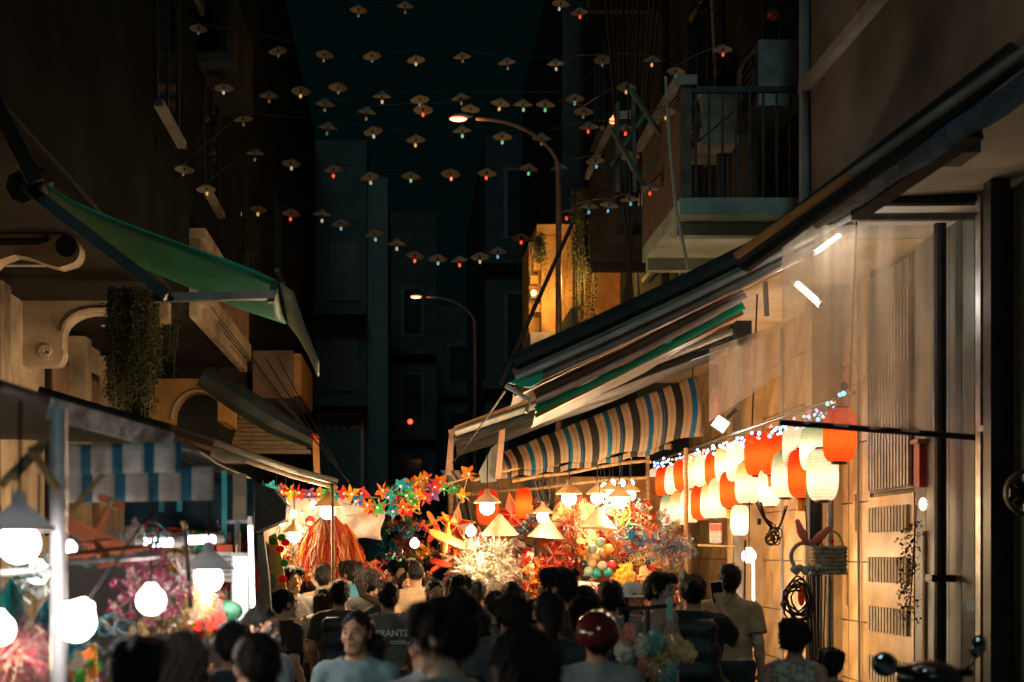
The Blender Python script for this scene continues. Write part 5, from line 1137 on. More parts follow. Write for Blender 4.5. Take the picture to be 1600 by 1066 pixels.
MB().prism([P(335, 955, 7.2), P(326, 940, 7.2), P(326, 972, 7.2)], (0, .01, 0)).build('tail', MATS['green_cellophane'], gl)
hk = thing('hanging_pole', P(300, 880, 6.4), 'thin dark hanging pole with a brown tip in front of the left stall', 'pole')
MB().tube([P(289, 820, 6.4), P(293, 870, 6.4), P(298, 950, 6.4)], .011, 7).build('shaft', darkm, hk); MB().tube([P(285, 815, 6.4), P(290, 826, 6.4)], .012, 6).build('tip', wood, hk)
sp_ = thing('stall_post', P(372, 900, 8.3), 'white steel post at the right edge of the left stall', 'post')
MB().tube([P(371, 815, 8.2), (P(371, 0, 8.2).x, 8.2, 0)], .018, 8).build('shaft', MATS['white_steel'], sp_); MB().beam(P(340, 816, 8.2), P(394, 815, 8.2), .02, .02).build('cross_bar', MATS['white_steel'], sp_)

# ------------------------------------------------------------------ things on the right pavement
bk = thing('bunny_basket', P(1270, 880, 10.6), 'woven basket with pink rabbit ears hanging under the near lanterns', 'basket')
wick = mat('wicker', (.55, .38, .23), .7, var=.25, nscale=40, bump=.5, bscale=60)
A = P(1294, 876, 10.55)
g = MB()
for k in range(7):
    z = -.09 + k * .03; gg = 1 + .03 * (k / 6)
    pts = [A + Vector((.115 * gg * math.copysign(abs(math.cos(a)) ** .5, math.cos(a)), .08 * gg * math.copysign(abs(math.sin(a)) ** .5, math.sin(a)), z)) for a in [i * 2 * math.pi / 20 for i in range(21)]]
    g.tube(pts, .016, 6, cap=False)
g.build('weave', wick, bk)
g = MB()
for k in range(16):
    a = k * 2 * math.pi / 16; x = .112 * math.copysign(abs(math.cos(a)) ** .5, math.cos(a)); y = .078 * math.copysign(abs(math.sin(a)) ** .5, math.sin(a))
    g.tube([A + Vector((x, y, -.1)), A + Vector((x, y, .11))], .008, 5)
g.build('stake', wick, bk); MB().box(A + Vector((0, 0, -.09)), (.2, .13, .02)).build('bottom', wick, bk)
MB().tube([A + Vector((.11 * math.cos(t), 0, .09 + .14 * math.sin(t))) for t in [math.pi * i / 12 for i in range(13)]], .008, 6).build('handle', wick, bk)
earm = mat('pink_plush', (.85, .36, .27), .9, var=.12, bump=.4, bscale=80, transl=.3); plu = mat('white_plush', (.6, .52, .45), .95, var=.2, bump=.6, bscale=60)
MB().tube([P(1262, 852, 10.5), P(1252, 832, 10.5), P(1245, 812, 10.5)], [.02, .034, .016], 10).build('ear', earm, bk, smooth=True)
MB().tube([P(1268, 850, 10.5), P(1282, 838, 10.5), P(1298, 823, 10.5)], [.018, .034, .016], 10).build('ear', earm, bk, smooth=True)
MB().tube([P(1258 + 22 * math.cos(t), 870 - 22 * math.sin(t), 10.5) for t in [R(a) for a in range(-70, 260, 22)]], .016, 8).build('ring', plu, bk, smooth=True)
g = MB()
for k in range(10): g.ell(P(1240 + k * 4.5, 890 + 4 * math.sin(k * 2), 10.45 + .02 * (k % 2)), .026, 8, 6)
g.build('fluff', plu, bk, smooth=True)
MB().tube([P(1262, 850, 10.52), P(1258, 790, 10.55)], .005, 5).build('cord', blackr, bk)
for k, (x, y, c) in enumerate(((1300, 846, 'red'), (1284, 852, 'yellow'))): MB().ell(P(x, y, 10.55), .018, 8, 6).build('toy', MATS['foam_' + c], bk)
# cables
cp = thing('cable_pole', (P(1296, 0, 11.6).x, 11.6, .13), 'steel post with coiled black cables beneath the bunny basket', 'post')
MB().tube([P(1297, 770, 11.6), (P(1297, 0, 11.6).x, 11.6, .13)], .03, 8).build('post', steel, cp)
MB().tube([P(1272, 760, 11.7), (P(1272, 0, 11.7).x, 11.7, .13)], .07, 8).build('conduit', darkm, cp)
for k in range(9):
    cx, cy, rx, ry = 1250 + tr.uniform(-4, 8), 938 + tr.uniform(-8, 8), tr.uniform(15, 26), tr.uniform(18, 32)
    MB().tube([P(cx + rx * math.cos(t) + 3 * math.sin(3 * t + k), cy + ry * math.sin(t), 11.4 + .03 * math.sin(t * 2 + k)) for t in [i * .42 for i in range(16)]], .009, 5).build('cable_loop', blackr, cp)
for k in range(6):
    MB().tube([P(1255 + k * 7, 900, 11.5), P(1262 + k * 5, 960 + 6 * k, 11.4), P(1268 + 4 * k, 1066, 11.5), (P(1270 + 4 * k, 0, 11.5).x, 11.5, .2)], .008, 5).build('cable', blackr, cp)
MB().ell(P(1252, 932, 11.42), (.03, .02, .08), 8, 6).build('orange_plug', MATS['foam_orange'], cp)
ct = thing('cable_tangle', P(1208, 835, 12.8), 'tangle of black cords with plugs hanging below the lantern row', 'cable')
for k in range(7):
    a = (1185 + tr.uniform(-6, 6), 785); b = (1208 + tr.uniform(-6, 6), 822 + tr.uniform(-8, 8)); c = (1210 + tr.uniform(-14, 14), 850 + tr.uniform(-10, 10)); e_ = (1232 + tr.uniform(-8, 8), 790)
    lx, ly, ph = tr.uniform(5, 11), tr.uniform(8, 15), tr.uniform(0, 6); cc = (lerp(b[0], c[0], .6), lerp(b[1], c[1], .6))
    arc_ = [vl(P(*a, 12.8), P(*b, 12.8), t) - Vector((0, 0, .15 * t * (1 - t))) for t in (0, .2, .4, .6, .8, 1)]
    arc_ += [P(cc[0] + lx * math.cos(u_ + ph), cc[1] + ly * math.sin(u_ + ph) * .8, 12.8 + .03 * math.sin(u_)) for u_ in [i * .55 for i in range(1, 13)]]
    if k % 2: arc_ += [vl(arc_[-1], P(*e_, 12.9), t) - Vector((0, 0, .3 * t * (1 - t))) for t in (.2, .4, .6, .8, 1)]
    MB().tube(arc_, .006, 5).build('cord', blackr, ct)
MB().lathe([(.0, -.03), (.018, -.03), (.02, .02), (0, .03)], 8, c=P(1186, 815, 12.8)).build('plug', blackr, ct)
dr = thing('dry_garland', P(1418, 900, 11.0), 'dark dry leaf garland hanging on the shutter post', 'garland')
pts = [P(1424 + 8 * math.sin(i) + tr.uniform(-9, 9) - i * .15, 815 + i * 2.6 + tr.uniform(-3, 3), 10.9 + tr.uniform(-.05, .05)) for i in range(60)]
leaf_cloud([p + Vector((tr.uniform(-.03, .03), tr.uniform(-.03, .03), tr.uniform(-.03, .03))) for p in pts for _ in range(7)], .035, tr, .9).build('leaves', mat('dry_dark_leaf', (.05, .035, .02), .7, var=.3), dr); MB().tube([P(1432, 790, 10.9), P(1420, 980, 10.9)], .006, 5).build('stem', blackr, dr)
sh = thing('wall_shrine', P(1442, 740, 10.9), 'small red wall shrine with a glowing lamp on the shutter post', 'shrine')
MB().box(P(1442, 725, 10.95), (.1, .12, .36)).build('cabinet', mat('shrine_red', (.4, .05, .03), .5, var=.2), sh)
MB().box(P(1442, 690, 10.9), (.14, .16, .03)).build('roof', mat('shrine_wood', (.35, .15, .05), .5), sh)
MB().ell(P(1442, 788, 10.85), (.03, .03, .05), 10, 8).build('lamp', glow('shrine_lamp', (1, .6, .35), 5), sh)
sv = MB().tube([P(1447, 830, 10.9), (P(1447, 0, 10.9).x, 10.9, .13)], .028, 8).build('wall_post', mat('pale_brown_post', (.42, .3, .2), .6, var=.2), label='pale brown post under the small wall shrine', cat='post')
# sticky sign and notice
ns = thing('wall_notice', P(1118, 835, 14.6), 'small white notice with red print on the tiled wall', 'notice')
MB().box(P(1118, 833, 14.6), (.12, .01, .2)).build('sheet', mat('notice_paper', (.6, .5, .38), .7), ns)
for k in range(6): MB().box(P(1111 + k * 3, 824 + (k % 2), 14.59), (.012, .004, .07)).build('red_mark', mat('red_ink', (.5, .02, .02), .6), ns)
MB().box(P(1118, 843, 14.588), (.105, .004, .085)).build('print', mat('grey_print', (.5, .5, .48), .7, var=.45, nscale=70, dirt=(.03, .03, .03)), ns)
MB().beam(P(1090, 852, 14.5), P(1148, 854, 14.5), .02, .02).build('shelf_rod', wood, ns)
rs = thing('red_letter_sign', P(1117, 635, 15.2), 'small red lattice sign above the striped cloth end', 'sign')
g = MB()
for k in range(4): g.beam(P(1112, 622 + k * 9, 15.2), P(1126, 618 + k * 9, 15.0), .02, .02)
for k in range(3): g.beam(P(1112 + 6 * k, 624 - 2 * k, 15.19 - .07 * k), P(1112 + 6 * k, 655 - 2 * k, 15.19 - .07 * k), .02, .02, (0, 1, 0))
g.build('lattice', MATS['red_ink'], rs); MB().box(P(1118, 588, 15.1), (.06, .02, .24)).build('panel', mat('dark_red_panel', (.2, .015, .015), .6), rs)
bn = thing('stall_banner', P(915, 935, 14.3), 'white banner with red capital letters behind the raised phone', 'banner')
MB().sheet([[P(lerp(884, 946, i / 6), lerp(906 + 6 * i / 6, 985, j / 4), 14.3 + .01 * math.sin(i * 2)) for i in range(7)] for j in range(5)], (0, .008, 0)).build('board', mat('banner_white', (.78, .72, .68), .7, var=.06), bn)
for txt, x, y, sz, ang in (('ÒI', 928, 921, .11, -6), ('HI', 886, 946, .08, 0), ('G', 928, 951, .085, 0), ('/', 890, 919, .11, -20), ('m', 887, 958, .06, 0)):
    o = obj('lettering', textmesh(txt, sz, MATS['red_ink'], .002, .003), bn, P(x, y, 14.26) - ORG[bn.name], (R(90), R(ang), 0))
# overhead cables on the right
for k in range(11):
    x0 = 905 + k * 9; d0 = 12.5 + (k % 4) * .8
    pts = sag(P(x0 + 40, -30, d0), P(1000 - 4 * k, 560 - 10 * (k % 3), d0 + 5), 12, .25 + .05 * (k % 3))
    MB().tube(pts, .011 if k % 3 else .018, 5).build('overhead_cable', blackr, label=f'black cable sagging down the right facades, {ORD[k]} from the left at the top', cat='cable', group='cables on the right facades')
MB().tube([P(1040, 120, 11.5), P(1046, 220, 11.5), P(1055, 320, 11.5), P(1075, 420, 11.4)], .013, 6).build('pale_cable', mat('pale_cable', (.4, .38, .32), .6), label='pale cable dangling below the steel lattice', cat='cable')
MB().tube(sag(P(790, 610, 11), P(640, 790, 22), 10, .1), .008, 5).build('stay_wire', blackr, label='thin stay wire from the rolled awning to the far street', cat='wire')
MB().tube([P(893, 352, 20), P(782, 600, 19)], .03, 6).build('feeder_cable', blackr, label='thick black cable slanting in front of the ochre pillar', cat='cable')
for k in range(3): MB().tube(sag(P(395 + 20 * k, 560, 15), P(545, 752, 13), 8, .03), .006, 4).build('guy_rope', blackr, label=f'thin guy rope down to the pinwheel garland, {ORD[k]} from the left', cat='rope', group='guy ropes')

# ------------------------------------------------------------------ motorbike at lower right
mb = thing('motorbike', (2.15, 5.9, 0), 'dark parked motorbike at the lower right with two round mirrors', 'motorbike')
o0 = ORG[mb.name]; mbk = mat('bike_black', (.015, .016, .018), .25, var=.1); chrome = mat('chrome', (.6, .6, .6), .08, 1, var=0)
hb = P(1450, 1045, 5.9)
MB().tube([P(1385, 1048, 5.85), P(1410, 1046, 5.9), hb + Vector((0, 0, -.03)), P(1490, 1050, 5.95), P(1520, 1052, 5.9)], .016, 8).build('handlebar', mbk, mb)
MB().ell(P(1452, 1058, 5.95), (.14, .12, .07), 14, 8).build('headlight_cowl', mbk, mb, smooth=True)
MB().ell(P(1444, 1048, 5.85), (.05, .04, .02), 12, 6).build('gauge', chrome, mb, smooth=True)
for (x, y, w_, h_, sx, sy) in ((1382, 1038, .055, .05, 1400, 1050), (1528, 1010, .035, .05, 1508, 1048)):
    mr = MB().ell(P(x, y, 5.8), (w_, .02, h_), 16, 8, Matrix.Rotation(R(20), 3, 'Y')).build('mirror', mbk, mb, smooth=True)
    MB().ell(P(x, y, 5.8) + Vector((0, -.016, 0)), (w_ * .85, .007, h_ * .85), 16, 8, Matrix.Rotation(R(20), 3, 'Y')).build('mirror_glass', chrome, mr, smooth=True)
    MB().tube([P(x, y + 12, 5.82), P((x + sx) / 2, (y + sy) / 2 + 8, 5.85), P(sx, sy, 5.88)], .008, 6).build('mirror_stem', mbk, mr)
for yy in (5.45, 6.75):
    wl = MB(); wl.tube([(o0.x + .02 * 0 + 0, yy + .27 * math.cos(t), .29 + .27 * math.sin(t)) for t in [i * math.pi / 10 for i in range(21)]], .045, 8, cap=False)
    w1 = wl.build('wheel', blackr, mb, smooth=True)
    sp1 = MB()
    for k in range(6): sp1.beam((o0.x, yy, .29), (o0.x, yy + .24 * math.cos(k * 1.047), .29 + .24 * math.sin(k * 1.047)), .02, .03, (1, 0, 0))
    sp1.build('rim', chrome, w1)
MB().prism([(o0.x - .1, 5.8, .35), (o0.x - .1, 6.2, .3), (o0.x - .1, 7.0, .5), (o0.x - .1, 7.2, .78), (o0.x - .1, 6.3, .72), (o0.x - .1, 6.0, .6), (o0.x - .1, 5.85, .95), (o0.x - .1, 5.7, .95), (o0.x - .1, 5.6, .6)], (.2, 0, 0)).build('body', mbk, mb)
MB().ell((o0.x, 6.6, .8), (.13, .45, .06), 12, 8).build('seat', blackr, mb, smooth=True)
MB().beam((o0.x, 5.45, .29), (o0.x, 5.75, .95), .06, .06, (1, 0, 0)).build('fork', chrome, mb)
rd = thing('round_wall_fan', P(1600, 770, 9.0), 'dark round fan cut by the right edge of the picture', 'fan')
MB().lathe([(.14, -.04), (.15, -.02), (.15, .02), (.14, .04), (.125, .0), (.14, -.04)], 24, c=P(1606, 770, 9.0), M=Matrix.Rotation(R(90), 3, 'X'), cap=False).build('cage_ring', blackr, rd)
for k in range(4): MB().box(P(1606, 770, 9.0), (.23, .02, .05), Matrix.Rotation(R(45 * k), 3, 'Y')).build('blade', darkm, rd)
MB().beam(P(1612, 770, 9.1), P(1640, 760, 9.3), .04, .04).build('arm', darkm, rd)
# ------------------------------------------------------------------ people: signed-distance bodies meshed with surface nets
class SDF:
    def __init__(s, lo, hi, h):
        s.h = h; s.lo = np.array(lo, float); n = np.ceil((np.array(hi) - s.lo) / h).astype(int) + 1; s.n = n
        s.ax = [s.lo[i] + h * np.arange(n[i]) for i in range(3)]; s.F = np.full(n, 1.0, np.float32)
    def _win(s, lo, hi):
        a = [max(0, int((lo[i] - s.lo[i]) / s.h)) for i in range(3)]; b = [min(s.n[i], int((hi[i] - s.lo[i]) / s.h) + 2) for i in range(3)]
        if any(x >= y for x, y in zip(a, b)): return None, None
        sl = tuple(slice(x, y) for x, y in zip(a, b)); return sl, np.meshgrid(*[s.ax[i][sl[i]] for i in range(3)], indexing='ij')
    def _mix(s, sl, d, k, op):
        f = s.F[sl]
        if op == 'sub': f2 = -f; h = np.maximum(k - np.abs(f2 - d), 0) / max(k, 1e-6); s.F[sl] = -(np.minimum(f2, d) - h * h * k * .25)
        else: h = np.maximum(k - np.abs(f - d), 0) / max(k, 1e-6); s.F[sl] = np.minimum(f, d) - h * h * k * .25
    def cap(s, a, b, ra, rb=None, k=.02, op='add', flat=None, sq=None):
        rb = ra if rb is None else rb; a = np.array(a, float); b = np.array(b, float); m = max(ra, rb) * (1 if sq is None else max(1, *sq)) + k + .03
        sl, g = s._win(np.minimum(a, b) - m, np.maximum(a, b) + m)
        if sl is None: return s
        X, Y, Z = g[0] - a[0], g[1] - a[1], g[2] - a[2]; v = b - a; L = max(v @ v, 1e-9)
        t = np.clip((X * v[0] + Y * v[1] + Z * v[2]) / L, 0, 1)
        qx, qy, qz = X - t * v[0], Y - t * v[1], Z - t * v[2]
        if sq is not None: qx, qy = qx / sq[0], qy / sq[1]
        d = np.sqrt(qx ** 2 + qy ** 2 + qz ** 2) - (ra + (rb - ra) * t)
        if flat: u = v / math.sqrt(L); d = np.maximum(d, (g[0] - b[0]) * u[0] + (g[1] - b[1]) * u[1] + (g[2] - b[2]) * u[2])
        s._mix(sl, d, k, op); return s
    def ell(s, c, r, k=.02, op='add'):
        c = np.array(c, float); r = np.array(r, float); m = r + k + .03
        sl, g = s._win(c - m, c + m)
        if sl is None: return s
        X, Y, Z = (g[0] - c[0]) / r[0], (g[1] - c[1]) / r[1], (g[2] - c[2]) / r[2]
        k0 = np.sqrt(X * X + Y * Y + Z * Z); k1 = np.sqrt((X / r[0]) ** 2 + (Y / r[1]) ** 2 + (Z / r[2]) ** 2) + 1e-6
        s._mix(sl, k0 * (k0 - 1) / k1, k, op); return s
    def cut(s, axis, val, side):
        sh = [1, 1, 1]; sh[axis] = -1; q = (s.ax[axis] - val).reshape(sh) * side; s.F = np.maximum(s.F, q); return s
    def noise(s, amp, fr, ph=0.):
        X, Y, Z = np.meshgrid(*s.ax, indexing='ij')
        s.F = s.F + (amp * (np.sin(fr * X + ph + 2 * np.sin(fr * .6 * Z)) * np.sin(fr * Y * 1.1 + 1.3 * ph) + .6 * np.sin(fr * 2.3 * X + fr * .8 * Z + ph) * np.sin(fr * 2.1 * Y + .7))).astype(np.float32); return s
    def mesh(s, name, m, shift=(0, 0, 0)):
        F = s.F; F[0] = F[-1] = 1; F[:, 0] = F[:, -1] = 1; F[:, :, 0] = F[:, :, -1] = 1
        S = F < 0; nx, ny, nz = F.shape
        co = [(i, j, k) for i in (0, 1) for j in (0, 1) for k in (0, 1)]
        cnt = sum(S[i:nx - 1 + i, j:ny - 1 + j, k:nz - 1 + k].astype(np.int8) for i, j, k in co)
        I, J, K = np.nonzero((cnt > 0) & (cnt < 8)); idx = np.full((nx - 1, ny - 1, nz - 1), -1, np.int64); idx[I, J, K] = np.arange(len(I))
        acc = np.zeros((len(I), 3)); num = np.zeros(len(I))
        for a in co:
            for ax in range(3):
                if a[ax]: continue
                b = list(a); b[ax] = 1
                fa = F[I + a[0], J + a[1], K + a[2]]; fb = F[I + b[0], J + b[1], K + b[2]]; cr = (fa < 0) != (fb < 0)
                t = np.where(cr, fa / np.where(cr, fa - fb, 1), 0)
                for q in range(3): acc[:, q] += np.where(cr, a[q] + (t if q == ax else 0), 0)
                num += cr
        V = (acc / num[:, None] + np.stack([I, J, K], 1)) * s.h + s.lo - np.array(shift)
        faces = []
        for ax in range(3):
            u, v = (ax + 1) % 3, (ax + 2) % 3
            A = [slice(1, -1)] * 3; A[ax] = slice(0, -1); B = [slice(1, -1)] * 3; B[ax] = slice(1, None)
            ch = np.nonzero(S[tuple(A)] != S[tuple(B)]); p = [c + (0 if q == ax else 1) for q, c in enumerate(ch)]
            ins = S[p[0], p[1], p[2]]
            def cell(du, dv):
                c = [x.copy() for x in p]; c[u] = c[u] - du; c[v] = c[v] - dv; return idx[c[0], c[1], c[2]]
            q = np.stack([cell(1, 1), cell(0, 1), cell(0, 0), cell(1, 0)], 1); q[~ins] = q[~ins][:, ::-1]; faces.append(q)
        Q = np.concatenate(faces); Q = Q[(Q >= 0).all(1)]
        me = bpy.data.meshes.new(name); me.vertices.add(len(V)); me.vertices.foreach_set('co', V.astype(np.float32).ravel())
        me.loops.add(Q.size); me.loops.foreach_set('vertex_index', Q.ravel().astype(np.int32)); me.polygons.add(len(Q))
        me.polygons.foreach_set('loop_start', np.arange(0, Q.size, 4, dtype=np.int32))
        try: me.polygons.foreach_set('loop_total', np.full(len(Q), 4, np.int32))
        except Exception: pass
        me.polygons.foreach_set('use_smooth', np.ones(len(Q), bool)); me.update(calc_edges=True); me.validate(); me.materials.append(m); return me

PIV = np.array((0, .012, 1.49))                     # head pivot
def hp(x, y, z, yaw, pitch):                        # head-local to body space
    y, z = y * math.cos(pitch) - z * math.sin(pitch), y * math.sin(pitch) + z * math.cos(pitch)
    return PIV + np.array((x * math.cos(yaw) - y * math.sin(yaw), x * math.sin(yaw) + y * math.cos(yaw), z))
# person faces -Y; the right hand is at -x
POSE = {
 'stand': dict(l=((.182, .01, 1.335), (.235, .05, 1.10), (.225, -.05, .87)), r=((-.182, .01, 1.335), (-.235, .05, 1.10), (-.225, -.05, .87))),
 'fold': dict(l=((.182, .01, 1.335), (.25, -.02, 1.11), (.09, -.21, 1.08)), r=((-.182, .01, 1.335), (-.25, -.02, 1.11), (-.09, -.23, 1.13))),
 'phone': dict(l=((.182, .01, 1.335), (.235, .05, 1.10), (.225, -.05, .87)), r=((-.182, .01, 1.335), (-.27, -.12, 1.20), (-.20, -.25, 1.44))),
 'phone2': dict(l=((.182, .01, 1.335), (.22, -.16, 1.15), (.05, -.32, 1.36)), r=((-.182, .01, 1.335), (-.22, -.16, 1.15), (-.05, -.32, 1.36))),
 'nape': dict(l=((.182, .01, 1.335), (.235, .05, 1.10), (.225, -.05, .87)), r=((-.182, .01, 1.335), (-.43, .0, 1.45), (-.20, .08, 1.56))),
 'mouth': dict(l=((.182, .01, 1.335), (.24, -.06, 1.11), (.12, -.2, 1.30)), r=((-.182, .01, 1.335), (-.235, .05, 1.10), (-.225, -.05, .87))),
}
def hand(S, wr, el, side, up=False):
    w_ = np.array(wr); d = w_ - np.array(el); d = d / np.linalg.norm(d)
    if up: d = np.array((d[0] * .3, d[1] * .3 - .1, 1.)); d /= np.linalg.norm(d)
    lat = np.cross(d, (0, 1, 0) if abs(d[1]) < .8 else (0, 0, 1)); lat /= np.linalg.norm(lat); nrm = np.cross(lat, d)
    for q in (-.022, 0, .022): S.cap(w_ + lat * q * .5, w_ + d * .085 + lat * q, .017, .015, .012)
    for k, (q, L) in enumerate(((-.032, .062), (-.011, .075), (.011, .07), (.031, .054))):
        b = w_ + d * .085 + lat * q; m = b + d * L * .55 + nrm * .008 * side; e = m + d * L * .4 + nrm * .022 * side
        S.cap(b, m, .0095, .009, .006); S.cap(m, e, .009, .0075, .004)
    b = w_ + d * .03 + lat * .03 * -side; m = b + d * .035 + lat * .03 * -side; S.cap(b, m, .012, .01, .01); S.cap(m, m + d * .03 + nrm * .01, .01, .008, .004)
skin = {k: mat('skin_' + k, v, .5, spec=.35, var=.06, nscale=14, bump=.05, bscale=120) for k, v in (('tan', (.42, .22, .13)), ('light', (.52, .3, .2)), ('deep', (.33, .17, .1)))}
CACHE = {}
def body_mesh(pose, yaw, pitch):
    key = ('body', pose, round(yaw, 2), round(pitch, 2))
    if key in CACHE: return CACHE[key]
    S = SDF((-.56, -.5, -.01), (.56, .3, 1.74), .0085)
    H = lambda x, y, z: hp(x, y, z, yaw, pitch)
    # torso and legs
    S.cap((0, .0, 1.28), (0, .0, 1.18), .112, .11, .04, sq=(1.3, .85)); S.cap((0, 0, 1.16), (0, 0, 1.0), .108, .105, .06, sq=(1.2, .85)); S.cap((-.07, .01, .93), (.07, .01, .93), .11, .11, .06)
    for sx in (-1, 1): S.cap((0, .015, 1.392), (sx * .15, .01, 1.342), .05, .055, .04)
    for sx in (-1, 1):
        S.cap((sx * .09, .0, .90), (sx * .10, -.005, .49), .085, .055, .03); S.cap((sx * .10, -.005, .49), (sx * .105, .02, .28), .054, .052, .03); S.cap((sx * .105, .02, .28), (sx * .105, .03, .08), .05, .036, .03)
        S.cap((sx * .105, .05, .035), (sx * .115, -.13, .03), .034, .03, .02)
    for nm, sd in (('l', 1), ('r', -1)):
        a, b, c = POSE[pose][nm]
        S.cap(a, b, .05, .04, .03); S.cap(b, vl(b, c, .35), .041, .039, .02); S.cap(vl(b, c, .35), c, .039, .026, .02)
        hand(S, c, b, sd, up=(nm == 'r' and pose in ('phone', 'nape')) or pose == 'phone2' or (pose == 'mouth' and nm == 'l'))
    # neck and head
    S.cap((0, .02, 1.37), H(0, .015, .04), .056, .052, .03)
    S.ell(H(0, .014, .092), (.073, .09, .09), .02); S.cap(H(0, -.02, .075), H(0, -.03, .015), .062, .05, .03, sq=(1.0, .95)); S.cap(H(-.018, -.06, -.018), H(.018, -.06, -.018), .023, .023, .03)
    S.ell(H(-.04, -.052, .045), (.026, .026, .026), .02); S.ell(H(.04, -.052, .045), (.026, .026, .026), .02)
    S.cap(H(-.036, -.078, .098), H(.036, -.078, .098), .012, .012, .015)
    for sx in (-1, 1): S.ell(H(sx * .032, -.092, .077), (.017, .012, .011), .012, 'sub')
    S.cap(H(0, -.085, .085), H(0, -.104, .05), .008, .012, .012); S.ell(H(-.013, -.09, .045), (.01, .011, .009), .006); S.ell(H(.013, -.09, .045), (.01, .011, .009), .006)
    S.cap(H(-.015, -.083, .021), H(.015, -.083, .021), .009, .009, .008); S.cap(H(-.013, -.082, .008), H(.013, -.082, .008), .009, .009, .008)
    for sx in (-1, 1):
        S.cap(H(sx * .074, .012, .078), H(sx * .077, .008, .048), .016, .011, .008); S.ell(H(sx * .086, .004, .066), (.007, .009, .016), .004, 'sub')
    CACHE[key] = S.mesh('body', skin['tan']); return CACHE[key]
def shirt_mesh(pose, kind):
    key = ('shirt', pose, kind)
    if key in CACHE: return CACHE[key]
    S = SDF((-.5, -.4, .76), (.5, .3, 1.52), .0095); e = .02 if kind != 'tank' else .014
    S.cap((0, 0, 1.28), (0, 0, 1.18), .112 + e, .112 + e, .05, sq=(1.3, .88)); S.cap((0, 0, 1.16), (0, 0, .90), .118 + e, .122 + e, .08, sq=(1.22, .9)); [S.cap((0, .015, 1.39), (sx * .148, .01, 1.342), .05 + e * .7, .055 + e * .7, .05) for sx in (-1, 1)]
    for nm in 'lr':
        a, b, c = POSE[pose][nm]; b = Vector(b)
        if kind == 'tank': continue
        if kind == 'long': S.cap(a, b, .072, .058, .03); S.cap(b, vl(b, c, .92), .058, .046, .02, flat=True)
        else: S.cap(a, vl(a, b, .72), .07, .075, .03, flat=True)
    if kind == 'tank':
        S.ell((.21, .0, 1.33), (.06, .12, .12), .01, 'sub'); S.ell((-.21, .0, 1.33), (.06, .12, .12), .01, 'sub')
    if kind in ('collar', 'long'): S.cap((0, .022, 1.41), (0, .015, 1.468), .07, .066, .012, flat=True)
    S.noise(.0035, 26, len(pose)); S.noise(.0015, 61, 2)
    if kind in ('collar', 'long'): S.cap((0, .015, 1.40), (0, .01, 1.56), .055, .056, .004, 'sub')
    elif kind == 'tank': S.ell((0, -.02, 1.46), (.12, .12, .10), .01, 'sub')
    else: S.ell((0, .004, 1.458), (.082, .078, .066), .01, 'sub')
    S.cut(2, .80, -1)
    CACHE[key] = S.mesh('shirt', whitep); return CACHE[key]
def trouser_mesh():
    if 'tr' in CACHE: return CACHE['tr']
    S = SDF((-.3, -.25, .05), (.3, .25, 1.0), .011)
    S.cap((-.07, .01, .92), (.07, .01, .92), .125, .125, .06); S.cap((0, 0, .98), (0, 0, .9), .118, .12, .05, sq=(1.2, .9))
    for sx in (-1, 1): S.cap((sx * .09, 0, .9), (sx * .10, 0, .5), .1, .08, .03); S.cap((sx * .10, 0, .5), (sx * .105, .02, .085), .08, .07, .02, flat=True)
    S.noise(.003, 30, 1); S.cut(2, .97, 1); CACHE['tr'] = S.mesh('trousers', whitep); return CACHE['tr']
def shoe_mesh():
    if 'shoe' in CACHE: return CACHE['shoe']
    S = SDF((-.08, -.2, -.01), (.08, .13, .12), .008); S.cap((0, .06, .045), (.008, -.13, .038), .045, .04, .02); S.cap((0, .05, .06), (0, .04, .08), .04, .04, .02); S.cut(2, 0, -1)
    CACHE['shoe'] = S.mesh('shoe', whitep); return CACHE['shoe']
hairm = {'black': mat('hair_black', (.007, .006, .0055), .5, spec=.22, var=.3, nscale=60, bump=.9, bscale=150, stretch=(1, 1, .12)), 'brown': mat('hair_brown', (.05, .025, .014), .5, spec=.22, var=.3, nscale=60, bump=.9, bscale=150, stretch=(1, 1, .12)), 'soft': mat('hair_soft_black', (.011, .009, .008), .55, spec=.22, var=.3, nscale=60, bump=.9, bscale=150, stretch=(1, 1, .12))}
